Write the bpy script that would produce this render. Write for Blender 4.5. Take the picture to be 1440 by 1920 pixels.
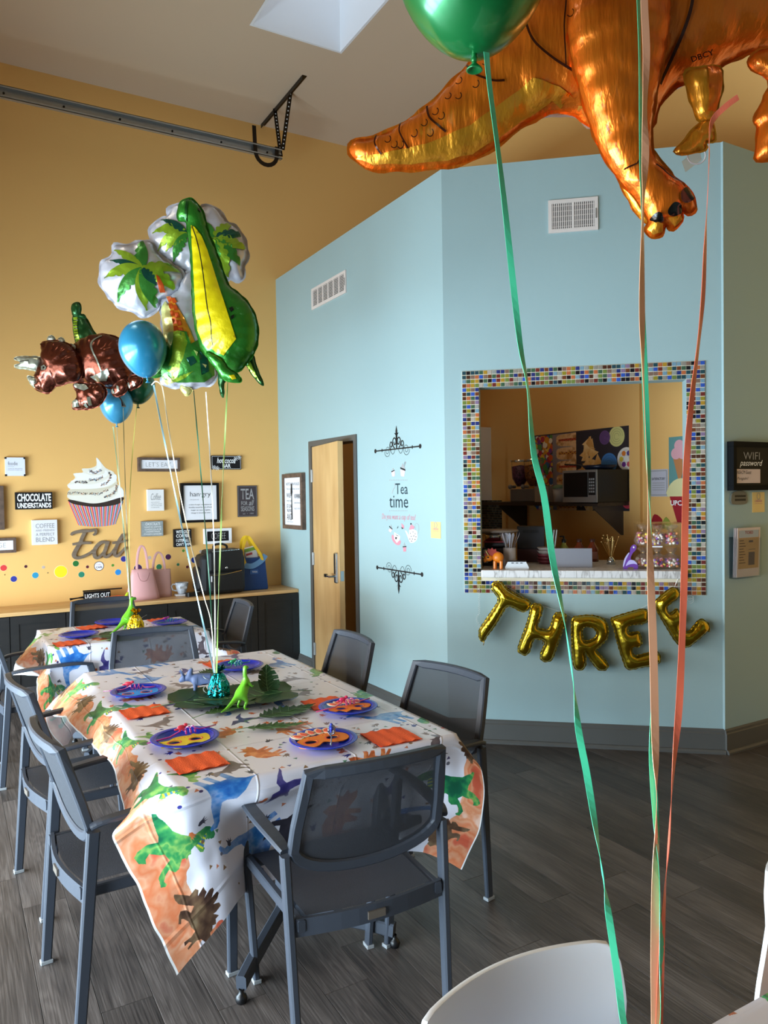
import bpy, bmesh, math, random
import numpy as np
from mathutils import Vector, Matrix, noise
from mathutils.geometry import delaunay_2d_cdt
PI = math.pi
random.seed(7); rng = np.random.default_rng(7)
for o in list(bpy.data.objects): bpy.data.objects.remove(o)
SC = bpy.context.scene; COL = SC.collection

# ------------------------------------------------------------------ camera
F = 1420.0; CH = 1.62
yaw = math.radians(30); pitch = math.atan(35.5 / F); roll = 0.0150
f0 = Vector((math.sin(yaw), math.cos(yaw), 0)); r0 = Vector((math.cos(yaw), -math.sin(yaw), 0)); u0 = Vector((0, 0, 1))
FW = f0 * math.cos(pitch) - u0 * math.sin(pitch); u1 = u0 * math.cos(pitch) + f0 * math.sin(pitch)
RT = r0 * math.cos(roll) - u1 * math.sin(roll); UP = u1 * math.cos(roll) + r0 * math.sin(roll)
CP = Vector((0, 0, CH))
cd = bpy.data.cameras.new('camera'); cam = bpy.data.objects.new('camera', cd); COL.objects.link(cam)
m = Matrix((RT, UP, -FW)).transposed().to_4x4(); m.translation = CP; cam.matrix_world = m
cd.sensor_fit = 'VERTICAL'; cd.sensor_height = 24; cd.lens = 24 * F / 1920; cd.clip_start = .02
SC.camera = cam

# ------------------------------------------------------------------ world, daylight, exposure
SC.view_settings.view_transform = 'Standard'; SC.view_settings.look = 'None'
SC.view_settings.gamma = 1; SC.view_settings.use_curve_mapping = False
SC.view_settings.exposure = 0.20
w = bpy.data.worlds.new('world'); SC.world = w; w.use_nodes = True
bg = w.node_tree.nodes['Background']; bg.inputs[0].default_value = (.78, .88, 1, 1); bg.inputs[1].default_value = .8
def area(name, loc, direction, sx, sy, power, col):
    l = bpy.data.lights.new(name, 'AREA'); l.shape = 'RECTANGLE'; l.size = sx; l.size_y = sy; l.energy = power; l.color = col
    o = bpy.data.objects.new(name, l); COL.objects.link(o); o.location = loc
    o.rotation_euler = Vector(direction).to_track_quat('-Z', 'Y').to_euler(); return o
# daylight entering through the glazed overhead door of the left wall, one light per glazed row pair
for k in range(4):
    for zz in range(2):
        area('daylight', (-2.38, .70 + 1.5 * k, .62 + 1.2 * zz), (1, 0.0, (-.25, -.6)[zz]), 1.35, 1.1, ((84, 112, 132, 134), (22, 24, 28, 32))[zz][k], ((.64, .84, 1), (1, .97, .92))[zz]).data.spread = math.radians((150, 130)[zz])
# daylight through the visible skylight, then two unseen ones added for light
area('overhead_glow', (2.43, 4.82, 6.85), (0, 0, -1), .7, 1.2, 5, (.93, .96, 1))
area('overhead_glow', (-.6, 3.8, 6.85), (0, 0, -1), .7, 1.2, 44, (1, .84, .60))  # unseen skylight, added to warm the yellow wall
area('overhead_glow', (2.2, -.8, 6.85), (0, 0, -1), .7, 1.2, 20, (1, .95, .86))  # unseen skylight behind the camera, added as extra light

# ------------------------------------------------------------------ pixel to point helpers
def ray(x, y): return FW + RT * ((x - 720) / F) - UP * ((y - 960) / F)
def on(x, y, p, n):
    r = ray(x, y); n = Vector(n); return CP + r * ((Vector(p) - CP).dot(n) / r.dot(n))
def atz(x, y, z): return on(x, y, (0, 0, z), (0, 0, 1))
def aty(x, y, Y): return on(x, y, (0, Y, 0), (0, 1, 0))
def atx(x, y, X): return on(x, y, (X, 0, 0), (1, 0, 0))
def atd(x, y, d): return CP + ray(x, y) * d
def H(s):
    s = s.lstrip('#'); c = [int(s[i:i + 2], 16) / 255 for i in (0, 2, 4)]
    return tuple(((v / 12.92) if v <= .04045 else ((v + .055) / 1.055) ** 2.4) for v in c)

# ------------------------------------------------------------------ materials
MATS = {}
def mat(name, col, rough=.5, metal=0, coat=0, trans=0, alpha=1, emit=0, noise_amt=0, nscale=8, bump=0, bscale=60, sheen=0, spec=.5, ior=1.45, stretch=(1, 1, 1), coatr=.1):
    if name in MATS: return MATS[name]
    if isinstance(col, str): col = H(col)
    M = bpy.data.materials.new(name); M.use_nodes = True; nt = M.node_tree; b = nt.nodes['Principled BSDF']
    b.inputs['Base Color'].default_value = (*col, 1); b.inputs['Roughness'].default_value = rough
    b.inputs['Metallic'].default_value = metal; b.inputs['Coat Weight'].default_value = coat; b.inputs['Coat Roughness'].default_value = coatr
    b.inputs['Transmission Weight'].default_value = trans; b.inputs['Alpha'].default_value = alpha; b.inputs['IOR'].default_value = ior
    b.inputs['Specular IOR Level'].default_value = spec; b.inputs['Sheen Weight'].default_value = sheen
    if emit: b.inputs['Emission Color'].default_value = (*col, 1); b.inputs['Emission Strength'].default_value = emit
    if noise_amt or bump:
        tc = nt.nodes.new('ShaderNodeTexCoord'); mp = nt.nodes.new('ShaderNodeMapping'); mp.inputs['Scale'].default_value = stretch
        nt.links.new(tc.outputs['Object'], mp.inputs[0])
    if noise_amt:
        n = nt.nodes.new('ShaderNodeTexNoise'); n.inputs['Scale'].default_value = nscale; n.inputs['Detail'].default_value = 5
        nt.links.new(mp.outputs[0], n.inputs[0])
        cr = nt.nodes.new('ShaderNodeValToRGB'); e = cr.color_ramp.elements; e[0].position = .3; e[1].position = .7
        e[0].color = (*[c * (1 - noise_amt) for c in col], 1); e[1].color = (*[min(1, c * (1 + noise_amt)) for c in col], 1)
        nt.links.new(n.outputs[0], cr.inputs[0]); nt.links.new(cr.outputs[0], b.inputs['Base Color'])
    if bump:
        n = nt.nodes.new('ShaderNodeTexNoise'); n.inputs['Scale'].default_value = bscale; n.inputs['Detail'].default_value = 3
        nt.links.new(mp.outputs[0], n.inputs[0]); bp = nt.nodes.new('ShaderNodeBump'); bp.inputs['Strength'].default_value = bump; bp.inputs['Distance'].default_value = .01
        nt.links.new(n.outputs[0], bp.inputs['Height']); nt.links.new(bp.outputs[0], b.inputs['Normal'])
    M.diffuse_color = (*col, 1); MATS[name] = M; return M

def floor_mat():
    M = bpy.data.materials.new('plank_vinyl'); M.use_nodes = True; nt = M.node_tree; b = nt.nodes['Principled BSDF']; L = nt.links.new
    tc = nt.nodes.new('ShaderNodeTexCoord'); oi = nt.nodes.new('ShaderNodeObjectInfo')
    ml = nt.nodes.new('ShaderNodeVectorMath'); ml.operation = 'SCALE'; L(oi.outputs['Location'], ml.inputs[0]); ml.inputs['Scale'].default_value = 3.7
    ad = nt.nodes.new('ShaderNodeVectorMath'); ad.operation = 'ADD'; L(tc.outputs['Object'], ad.inputs[0]); L(ml.outputs[0], ad.inputs[1])
    mp = nt.nodes.new('ShaderNodeMapping'); mp.inputs['Scale'].default_value = (9, .9, 1); L(ad.outputs[0], mp.inputs[0])
    n1 = nt.nodes.new('ShaderNodeTexNoise'); n1.inputs['Scale'].default_value = 1.2; n1.inputs['Detail'].default_value = 3; n1.inputs['Distortion'].default_value = .5; L(mp.outputs[0], n1.inputs[0])
    # cathedral rings out of the low noise, plus fine streaks
    mu = nt.nodes.new('ShaderNodeMath'); mu.operation = 'MULTIPLY'; mu.inputs[1].default_value = 70; L(n1.outputs[0], mu.inputs[0])
    si = nt.nodes.new('ShaderNodeMath'); si.operation = 'SINE'; L(mu.outputs[0], si.inputs[0])
    mp2 = nt.nodes.new('ShaderNodeMapping'); mp2.inputs['Scale'].default_value = (160, 4, 1); L(ad.outputs[0], mp2.inputs[0])
    n2 = nt.nodes.new('ShaderNodeTexNoise'); n2.inputs['Scale'].default_value = 1; n2.inputs['Detail'].default_value = 4; L(mp2.outputs[0], n2.inputs[0])
    mp3 = nt.nodes.new('ShaderNodeMapping'); mp3.inputs['Scale'].default_value = (6, 1.2, 1); L(ad.outputs[0], mp3.inputs[0])
    n3 = nt.nodes.new('ShaderNodeTexNoise'); n3.inputs['Scale'].default_value = 1.3; n3.inputs['Detail'].default_value = 2; L(mp3.outputs[0], n3.inputs[0])
    def mth(op, a, bb):
        q = nt.nodes.new('ShaderNodeMath'); q.operation = op
        for i, v in enumerate((a, bb)):
            if isinstance(v, (int, float)): q.inputs[i].default_value = v
            else: L(v, q.inputs[i])
        return q.outputs[0]
    v = mth('ADD', mth('MULTIPLY', si.outputs[0], .045), mth('MULTIPLY', n2.outputs[0], .55))
    v = mth('ADD', v, mth('MULTIPLY', n3.outputs[0], .55)); v = mth('ADD', v, mth('MULTIPLY', oi.outputs['Random'], .16))
    cr = nt.nodes.new('ShaderNodeValToRGB'); e = cr.color_ramp.elements
    e[0].position = .38; e[0].color = (*H('#2d2927'), 1); e[1].position = .95; e[1].color = (*H('#736b66'), 1)
    x = e.new(.62); x.color = (*H('#4c4541'), 1)
    L(v, cr.inputs[0]); L(cr.outputs[0], b.inputs['Base Color']); b.inputs['Roughness'].default_value = .38
    rr = mth('ADD', .33, mth('MULTIPLY', n2.outputs[0], .2)); L(rr, b.inputs['Roughness'])
    bp = nt.nodes.new('ShaderNodeBump'); bp.inputs['Strength'].default_value = .25; bp.inputs['Distance'].default_value = .004
    L(n2.outputs[0], bp.inputs['Height']); L(bp.outputs[0], b.inputs['Normal']); MATS['plank'] = M; return M

def wood_mat(name, c1, c2, stretch=(1, 12, 12), scale=3, rough=.45, bump=0):
    M = bpy.data.materials.new(name); M.use_nodes = True; nt = M.node_tree; b = nt.nodes['Principled BSDF']; L = nt.links.new
    tc = nt.nodes.new('ShaderNodeTexCoord'); mp = nt.nodes.new('ShaderNodeMapping'); mp.inputs['Scale'].default_value = stretch; L(tc.outputs['Object'], mp.inputs[0])
    n = nt.nodes.new('ShaderNodeTexNoise'); n.inputs['Scale'].default_value = scale; n.inputs['Detail'].default_value = 6; n.inputs['Distortion'].default_value = .4; L(mp.outputs[0], n.inputs[0])
    cr = nt.nodes.new('ShaderNodeValToRGB'); e = cr.color_ramp.elements; e[0].position = .3; e[0].color = (*H(c1), 1); e[1].position = .72; e[1].color = (*H(c2), 1)
    L(n.outputs[0], cr.inputs[0]); L(cr.outputs[0], b.inputs['Base Color']); b.inputs['Roughness'].default_value = rough; MATS[name] = M; return M

def img_mat(name, img, rough=.35, coat=0, back=None, bump=0, bscale=30, watery=0):
    M = bpy.data.materials.new(name); M.use_nodes = True; nt = M.node_tree; b = nt.nodes['Principled BSDF']; L = nt.links.new
    t = nt.nodes.new('ShaderNodeTexImage'); t.image = img; t.interpolation = 'Linear'; t.extension = 'REPEAT'
    uv = nt.nodes.new('ShaderNodeUVMap'); L(uv.outputs[0], t.inputs[0]); out = t.outputs[0]
    if back:
        g = nt.nodes.new('ShaderNodeNewGeometry'); mx = nt.nodes.new('ShaderNodeMix'); mx.data_type = 'RGBA'
        ml = nt.nodes.new('ShaderNodeMix'); ml.data_type = 'RGBA'; ml.inputs[0].default_value = .62; L(out, ml.inputs[6]); ml.inputs[7].default_value = (*H(back), 1)
        L(g.outputs['Backfacing'], mx.inputs[0]); L(out, mx.inputs[6]); L(ml.outputs[2], mx.inputs[7]); out = mx.outputs[2]
    L(out, b.inputs['Base Color']); b.inputs['Roughness'].default_value = rough; b.inputs['Coat Weight'].default_value = coat
    if bump:
        tc = nt.nodes.new('ShaderNodeTexCoord'); n = nt.nodes.new('ShaderNodeTexNoise'); n.inputs['Scale'].default_value = bscale; n.inputs['Detail'].default_value = 2
        L(tc.outputs['Object'], n.inputs[0]); bp = nt.nodes.new('ShaderNodeBump'); bp.inputs['Strength'].default_value = bump; bp.inputs['Distance'].default_value = .02
        L(n.outputs[0], bp.inputs['Height']); L(bp.outputs[0], b.inputs['Normal'])
    MATS[name] = M; return M

# ------------------------------------------------------------------ object helpers
def tag(o, label=None, cat=None, group=None, kind=None):
    if label: o['label'] = label
    if cat: o['category'] = cat
    if group: o['group'] = group
    if kind: o['kind'] = kind
    return o
def empty(name, loc=(0, 0, 0), rz=0, label=None, cat=None, group=None):
    o = bpy.data.objects.new(name, None); COL.objects.link(o); o.location = loc; o.rotation_euler = (0, 0, rz); o.empty_display_size = .05
    return tag(o, label, cat, group)
def link(name, me, mats, parent=None, smooth=False, loc=None, rz=None):
    o = bpy.data.objects.new(name, me); COL.objects.link(o)
    if not isinstance(mats, (list, tuple)): mats = [mats]
    for q in mats: me.materials.append(q)
    if smooth: me.polygons.foreach_set('use_smooth', [True] * len(me.polygons))
    if parent: o.parent = parent
    if loc is not None: o.location = loc
    if rz is not None: o.rotation_euler = (0, 0, rz)
    return o
def bmo(name, bm, mats, parent=None, smooth=False, loc=None, rz=None):
    me = bpy.data.meshes.new(name); bm.normal_update(); bm.to_mesh(me); bm.free(); return link(name, me, mats, parent, smooth, loc, rz)
def pyo(name, v, f, mats, parent=None, smooth=False, loc=None, rz=None):
    me = bpy.data.meshes.new(name); me.from_pydata([tuple(p) for p in v], [], [tuple(q) for q in f]); me.update(); return link(name, me, mats, parent, smooth, loc, rz)
def copy_tree(o, parent=None):
    c = o.copy(); COL.objects.link(c)
    if parent: c.parent = parent; c.matrix_parent_inverse = o.matrix_parent_inverse
    for ch in o.children: copy_tree(ch, c)
    return c
def BM(): return bmesh.new()
def box(bm, x0, x1, y0, y1, z0, z1, bev=0, mi=0, M=None):
    vs = [bm.verts.new((x, y, z)) for x in (x0, x1) for y in (y0, y1) for z in (z0, z1)]
    fs = [bm.faces.new([vs[i] for i in q]) for q in ((0, 1, 3, 2), (4, 6, 7, 5), (0, 4, 5, 1), (2, 3, 7, 6), (0, 2, 6, 4), (1, 5, 7, 3))]
    for f in fs: f.material_index = mi
    if bev:
        es = list({e for f in fs for e in f.edges})
        r = bmesh.ops.bevel(bm, geom=es, offset=bev, segments=2, affect='EDGES', profile=.5)
        for f in r['faces']: f.material_index = mi
        vs = list({v for f in r['faces'] for v in f.verts} | {v for v in vs if v.is_valid})
    if M is not None: bmesh.ops.transform(bm, matrix=M, verts=vs)
    return vs
def boxo(name, x0, x1, y0, y1, z0, z1, mats, parent=None, bev=0, **k):
    bm = BM(); box(bm, x0, x1, y0, y1, z0, z1, bev); return bmo(name, bm, mats, parent, **k)
def sweep(bm, pts, prof, up=(0, 0, 1), closed=False, scale=None, mi=0, caps=True):
    pts = [Vector(p) for p in pts]; n = len(pts); rings = []
    upv = Vector(up); last = None
    for i, p in enumerate(pts):
        if closed: t = (pts[(i + 1) % n] - pts[i - 1])
        else: t = pts[min(i + 1, n - 1)] - pts[max(i - 1, 0)]
        t.normalize(); s = t.cross(upv)
        if s.length < .15: s = last.copy() if last else t.cross(Vector((1, 0, 0)))
        s.normalize()
        if last and s.dot(last) < 0: s = -s
        last = s; q = s.cross(t); k = scale[i] if scale else 1
        k = k if isinstance(k, tuple) else (k, k)
        rings.append([bm.verts.new(p + s * (a * k[0]) + q * (b * k[1])) for a, b in prof])
    m_ = len(prof)
    for i in range(n if closed else n - 1):
        A, B = rings[i], rings[(i + 1) % n]
        for j in range(m_):
            f = bm.faces.new((A[j], A[(j + 1) % m_], B[(j + 1) % m_], B[j])); f.material_index = mi; f.smooth = m_ > 4 and m_ != 8
    if caps and not closed:
        bm.faces.new(rings[0][::-1]).material_index = mi; bm.faces.new(rings[-1]).material_index = mi
    return rings
def rect(w_, h_): return [(-w_ / 2, -h_ / 2), (w_ / 2, -h_ / 2), (w_ / 2, h_ / 2), (-w_ / 2, h_ / 2)]
def rrect(w_, h_, c):
    a, b = w_ / 2, h_ / 2; return [(-a + c, -b), (a - c, -b), (a, -b + c), (a, b - c), (a - c, b), (-a + c, b), (-a, b - c), (-a, -b + c)]
def circ(r, n=10): return [(r * math.cos(2 * PI * i / n), r * math.sin(2 * PI * i / n)) for i in range(n)]
def lathe(bm, prof, n=24, c=(0, 0, 0), sx=1, sy=1, mi=0):
    rings = []
    for r, z in prof:
        if r < 1e-5: rings.append([bm.verts.new((c[0], c[1], c[2] + z))])
        else: rings.append([bm.verts.new((c[0] + r * sx * math.cos(2 * PI * i / n), c[1] + r * sy * math.sin(2 * PI * i / n), c[2] + z)) for i in range(n)])
    for A, B in zip(rings, rings[1:]):
        for i in range(n):
            j = (i + 1) % n
            if len(A) == 1 and len(B) == 1: continue
            if len(A) == 1: f = bm.faces.new((A[0], B[j], B[i]))
            elif len(B) == 1: f = bm.faces.new((A[i], A[j], B[0]))
            else: f = bm.faces.new((A[i], A[j], B[j], B[i]))
            f.smooth = True; f.material_index = mi
    return rings
def ball(bm, c, r, n=12, sx=1, sy=1, sz=1, mi=0, M=None):
    res = bmesh.ops.create_uvsphere(bm, u_segments=n, v_segments=max(6, n * 2 // 3), radius=r)
    vs = res['verts']; bmesh.ops.transform(bm, matrix=Matrix.Translation(c) @ (M or Matrix.Identity(4)) @ Matrix.Diagonal((sx, sy, sz, 1)), verts=vs)
    for f in {f for v in vs for f in v.link_faces}: f.smooth = True; f.material_index = mi
def prism(bm, pts, y0, y1, mi=0, axis='y'):
    """extrude polygon given as (x,z) between y0 and y1 (axis y) or (x,y) between z0,z1 (axis z)"""
    mk = (lambda a, b, c: (a, c, b)) if axis == 'y' else (lambda a, b, c: (a, b, c))
    A = [bm.verts.new(mk(a, b, y0)) for a, b in pts]; B = [bm.verts.new(mk(a, b, y1)) for a, b in pts]; n = len(pts)
    fs = []
    if n > 12:
        vo, eo, fo, og, *_ = delaunay_2d_cdt([Vector(p) for p in pts], [(i, (i + 1) % n) for i in range(n)], [], 0, 1e-7); mp_ = [o_[0] if o_ else None for o_ in og]
        for f in fo:
            c = sum((vo[i] for i in f), Vector((0, 0))) / 3
            if inpoly([c.x], [c.y], pts)[0] and all(mp_[i] is not None for i in f) and len({mp_[i] for i in f}) == 3: fs.append(bm.faces.new([A[mp_[i]] for i in f])); fs.append(bm.faces.new([B[mp_[i]] for i in f[::-1]]))
        fa = fb = None
    else: fa = bm.faces.new(A); fb = bm.faces.new(B[::-1]); fs = [fa, fb]
    for i in range(n): fs.append(bm.faces.new((A[i], B[i], B[(i + 1) % n], A[(i + 1) % n])))
    for f in fs: f.material_index = mi
    if fa: bmesh.ops.triangulate(bm, faces=[fa, fb])
def smoothpoly(pts, k=4, closed=True):
    """Catmull-Rom resampling"""
    P = [np.array(p, float) for p in pts]; n = len(P); out = []
    for i in range(n if closed else n - 1):
        p0 = P[i - 1] if (closed or i > 0) else P[0]; p1 = P[i]; p2 = P[(i + 1) % n]; p3 = P[(i + 2) % n] if (closed or i + 2 < n) else P[-1]
        for j in range(k):
            t = j / k; out.append(.5 * ((2 * p1) + (-p0 + p2) * t + (2 * p0 - 5 * p1 + 4 * p2 - p3) * t * t + (-p0 + 3 * p1 - 3 * p2 + p3) * t ** 3))
    if not closed: out.append(P[-1])
    return [tuple(p) for p in out]
def inpoly(X, Y, poly):
    X = np.asarray(X, float); Y = np.asarray(Y, float); r = np.zeros(X.shape, bool); n = len(poly)
    for i in range(n):
        x1, y1 = poly[i]; x2, y2 = poly[(i + 1) % n]
        if y1 == y2: continue
        c = ((y1 > Y) != (y2 > Y)) & (X < (x2 - x1) * (Y - y1) / (y2 - y1) + x1); r ^= c
    return r
def resample(poly, s):
    out = []
    n = len(poly)
    for i in range(n):
        a = np.array(poly[i], float); b = np.array(poly[(i + 1) % n], float); L = np.linalg.norm(b - a); k = max(1, int(round(L / s)))
        for j in range(k): out.append(tuple(a + (b - a) * j / k))
    return out

class Foil:
    """foil balloon: a closed outline inflated like a membrane, in a local plane (o, ex, ez, n)"""
    def __init__(s, loops, step, fat=.8, pucker=.25, seed=1, gap=None):
        s.loops = [resample(l, step) for l in loops]; s.fat = fat; s.step = step
        A = np.array(s.loops[0]); s.x0, s.z0 = A.min(0) - step; x1, z1 = A.max(0) + step
        g = s.g = step * .5; nx = int((x1 - s.x0) / g) + 2; nz = int((z1 - s.z0) / g) + 2
        X, Z = np.meshgrid(s.x0 + np.arange(nx) * g, s.z0 + np.arange(nz) * g, indexing='ij')
        s.ins = lambda x, z: np.logical_xor.reduce([inpoly(x, z, l) for l in s.loops])
        M = s.ins(X, Z); phi = np.zeros(X.shape); w_ = 1.9; ix, iz = np.indices(X.shape); red = ((ix + iz) % 2 == 0) & M; blk = ((ix + iz) % 2 == 1) & M
        for it in range(140):
            for m_ in (red, blk):
                a = (np.roll(phi, 1, 0) + np.roll(phi, -1, 0) + np.roll(phi, 1, 1) + np.roll(phi, -1, 1) + g * g) / 4
                phi[m_] += w_ * (a - phi)[m_]
        s.phi = np.maximum(phi, 0); s.pucker = pucker
        s.seg = [(np.array(l), np.roll(np.array(l), -1, 0)) for l in s.loops]; s.arc = None; s.seed = seed
    def dist(s, x, z):
        best = np.full(len(x), 1e9); arc = np.zeros(len(x)); base = 0; P = np.stack([x, z], 1)
        for a, b in s.seg:
            d = b - a; L2 = np.maximum((d ** 2).sum(1), 1e-12); L = np.sqrt(L2); cum = np.concatenate([[0], np.cumsum(L)])[:-1] + base
            for i in range(len(a)):
                t = np.clip(((P - a[i]) @ d[i]) / L2[i], 0, 1); q = a[i] + t[:, None] * d[i]; dd = np.hypot(*(P - q).T)
                m_ = dd < best; best[m_] = dd[m_]; arc[m_] = cum[i] + t[m_] * L[i]
            base += L.sum()
        return best, arc
    def h(s, x, z, eps=0):
        x = np.asarray(x, float); z = np.asarray(z, float); d, arc = s.dist(x, z)
        fx = np.clip((x - s.x0) / s.g, 0, s.phi.shape[0] - 1.001); fz = np.clip((z - s.z0) / s.g, 0, s.phi.shape[1] - 1.001)
        i = fx.astype(int); j = fz.astype(int); a = fx - i; b = fz - j; p = s.phi
        v = p[i, j] * (1 - a) * (1 - b) + p[i + 1, j] * a * (1 - b) + p[i, j + 1] * (1 - a) * b + p[i + 1, j + 1] * a * b
        hh = np.sqrt(np.maximum(v, 0)) * 1.414 * s.fat
        w_ = s.step * 2.2
        pk = np.sin(arc / w_ * 2.4 + 2 * np.sin(arc / w_ * .37 + s.seed)) * np.sin(arc / w_ * .9 + s.seed)
        hh *= 1 + s.pucker * pk * np.exp(-d / (w_ * 1.6)); hh *= np.clip(d / (s.step * .5), 0, 1) ** .5
        return hh + eps
    def tri(s, loops, step):
        pts = [p for l in loops for p in l]; edges = []; k = 0
        for l in loops:
            edges += [(k + i, k + (i + 1) % len(l)) for i in range(len(l))]; k += len(l)
        A = np.array(pts); xs = np.arange(A[:, 0].min(), A[:, 0].max(), step); zs = np.arange(A[:, 1].min(), A[:, 1].max(), step * .87)
        G = np.array([(x + (.5 * step if j % 2 else 0), z) for j, z in enumerate(zs) for x in xs])
        if len(G):
            r = np.random.default_rng(3); G = G + r.uniform(-.08, .08, G.shape) * step
            G = G[np.logical_xor.reduce([inpoly(G[:, 0], G[:, 1], l) for l in loops])]
        if len(G):
            keep = np.ones(len(G), bool)
            for i0 in range(0, len(G), 4000):
                q = G[i0:i0 + 4000]; mn = np.full(len(q), 9.)
                for a in A: mn = np.minimum(mn, np.hypot(q[:, 0] - a[0], q[:, 1] - a[1]))
                keep[i0:i0 + 4000] = mn > step * .55
            G = G[keep]
        allp = [Vector(p) for p in pts] + [Vector(p) for p in G]
        vo, eo, fo, *_ = delaunay_2d_cdt(allp, edges, [], 0, 1e-6)
        V = np.array([(v.x, v.y) for v in vo]); T = [f for f in fo]; C = np.array([V[list(f)].mean(0) for f in T])
        ok = np.logical_xor.reduce([inpoly(C[:, 0], C[:, 1], l) for l in loops]); return V, [f for f, q in zip(T, ok) if q]
    def build(s, bm, fr, mi=0, flange=0, backmi=None):
        o, ex, ez, n = fr; V, T = s.tri(s.loops, s.step); hh = s.h(V[:, 0], V[:, 1]); d, _ = s.dist(V[:, 0], V[:, 1]); hh[d < 1e-5] = 0
        W = lambda x, z, y: bm.verts.new(o + ex * float(x) + ez * float(z) - n * float(y) * -1)
        fv = [W(x, z, y) for (x, z), y in zip(V, hh)]; bv = [fv[i] if hh[i] == 0 else W(V[i][0], V[i][1], -hh[i]) for i in range(len(V))]
        for f in T:
            a = bm.faces.new([fv[i] for i in f]); a.material_index = mi; a.smooth = True
            if not all(fv[i] is bv[i] for i in f):
                b = bm.faces.new([bv[i] for i in f[::-1]]); b.material_index = mi if backmi is None else backmi; b.smooth = True
        if flange:
            for l in s.loops:
                A = np.array(l); t = np.roll(A, -1, 0) - np.roll(A, 1, 0); t /= np.linalg.norm(t, axis=1)[:, None] + 1e-9; nn = np.stack([t[:, 1], -t[:, 0]], 1)
                if s.ins(*(A + nn * s.step * .3)[:1].T)[0]: nn = -nn
                r = np.random.default_rng(5); ww = flange * (1 + .35 * np.sin(np.arange(len(A)) * 1.1)); B = A + nn * ww[:, None]
                va = [W(*p, 0) for p in A]; vb = [W(*p, .3 * flange * math.sin(i * 1.7)) for i, p in enumerate(B)]
                for i in range(len(A)):
                    j = (i + 1) % len(A); q = bm.faces.new((va[i], va[j], vb[j], vb[i])); q.material_index = mi
    def patch(s, bm, fr, poly, mi, eps=.0012, step=None, side=1):
        o, ex, ez, n = fr; st = step or s.step; eps += s.step * .22; V, T = s.tri([resample(poly, st)], st)
        if not len(T): return
        ok = s.ins(V[:, 0], V[:, 1]); hh = s.h(V[:, 0], V[:, 1], eps)
        vs = [bm.verts.new(o + ex * float(x) + ez * float(z) + n * float(y) * side) for (x, z), y in zip(V, hh)]
        for f in T:
            if all(ok[i] for i in f): q = bm.faces.new([vs[i] for i in f]); q.material_index = mi; q.smooth = True
        for v in vs:
            if not v.link_faces: bm.verts.remove(v)
def strokepoly(pts, w_, taper=False):
    P = np.array(pts, float); t = np.gradient(P, axis=0); t /= np.linalg.norm(t, axis=1)[:, None] + 1e-9; nn = np.stack([-t[:, 1], t[:, 0]], 1)
    ww = np.full(len(P), w_ / 2.)
    if taper: ww = ww * (np.sin(np.linspace(.05, PI - .05, len(P))) * .85 + .15)
    return [tuple(p) for p in P + nn * ww[:, None]] + [tuple(p) for p in (P - nn * ww[:, None])[::-1]]
def frame_at(px, py, d, yawdeg=0, tilt=0):
    """upright plane through a point at depth d, turned by yawdeg about the vertical from facing the camera"""
    o = atd(px, py, d); R = Matrix.Rotation(math.radians(yawdeg), 3, 'Z')
    ex = R @ r0; n = R @ (-f0); return (o, ex, Vector((0, 0, 1)), n)
def px2(fr, pts):
    o, ex, ez, n = fr; out = []
    for x, y in pts:
        p = on(x, y, o, n) - o; out.append((p.dot(ex), p.dot(ez)))
    return out

# ------------------------------------------------------------------ text
def text_mesh(s, x0, z0, x1, z1, bold=0, shear=0, y=0, fit=True):
    c = bpy.data.curves.new('t', 'FONT'); c.body = s; c.size = 1; c.offset = bold; c.shear = shear; c.resolution_u = 2; c.fill_mode = 'BOTH'
    o = bpy.data.objects.new('t', c); COL.objects.link(o); dg = bpy.context.evaluated_depsgraph_get(); dg.update()
    me = bpy.data.meshes.new_from_object(o.evaluated_get(dg)); bpy.data.objects.remove(o); bpy.data.curves.remove(c)
    n = len(me.vertices); a = np.zeros(n * 3); me.vertices.foreach_get('co', a); a = a.reshape(-1, 3); mn = a.min(0); mx = a.max(0)
    sx = (x1 - x0) / (mx[0] - mn[0]); sz = (z1 - z0) / (mx[1] - mn[1])
    if not fit: sx = sz = min(sx, sz)
    b = np.stack([x0 + (a[:, 0] - mn[0]) * sx, np.full(n, y), z0 + (a[:, 1] - mn[1]) * sz], 1)
    me.vertices.foreach_set('co', b.ravel()); me.update(); return me
def text(s, x0, z0, x1, z1, m_, parent, y, name='lettering', bold=0, shear=0, fit=True):
    me = text_mesh(s, x0, z0, x1, z1, bold, shear, y, fit); me.name = name; return link(name, me, m_, parent)

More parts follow.
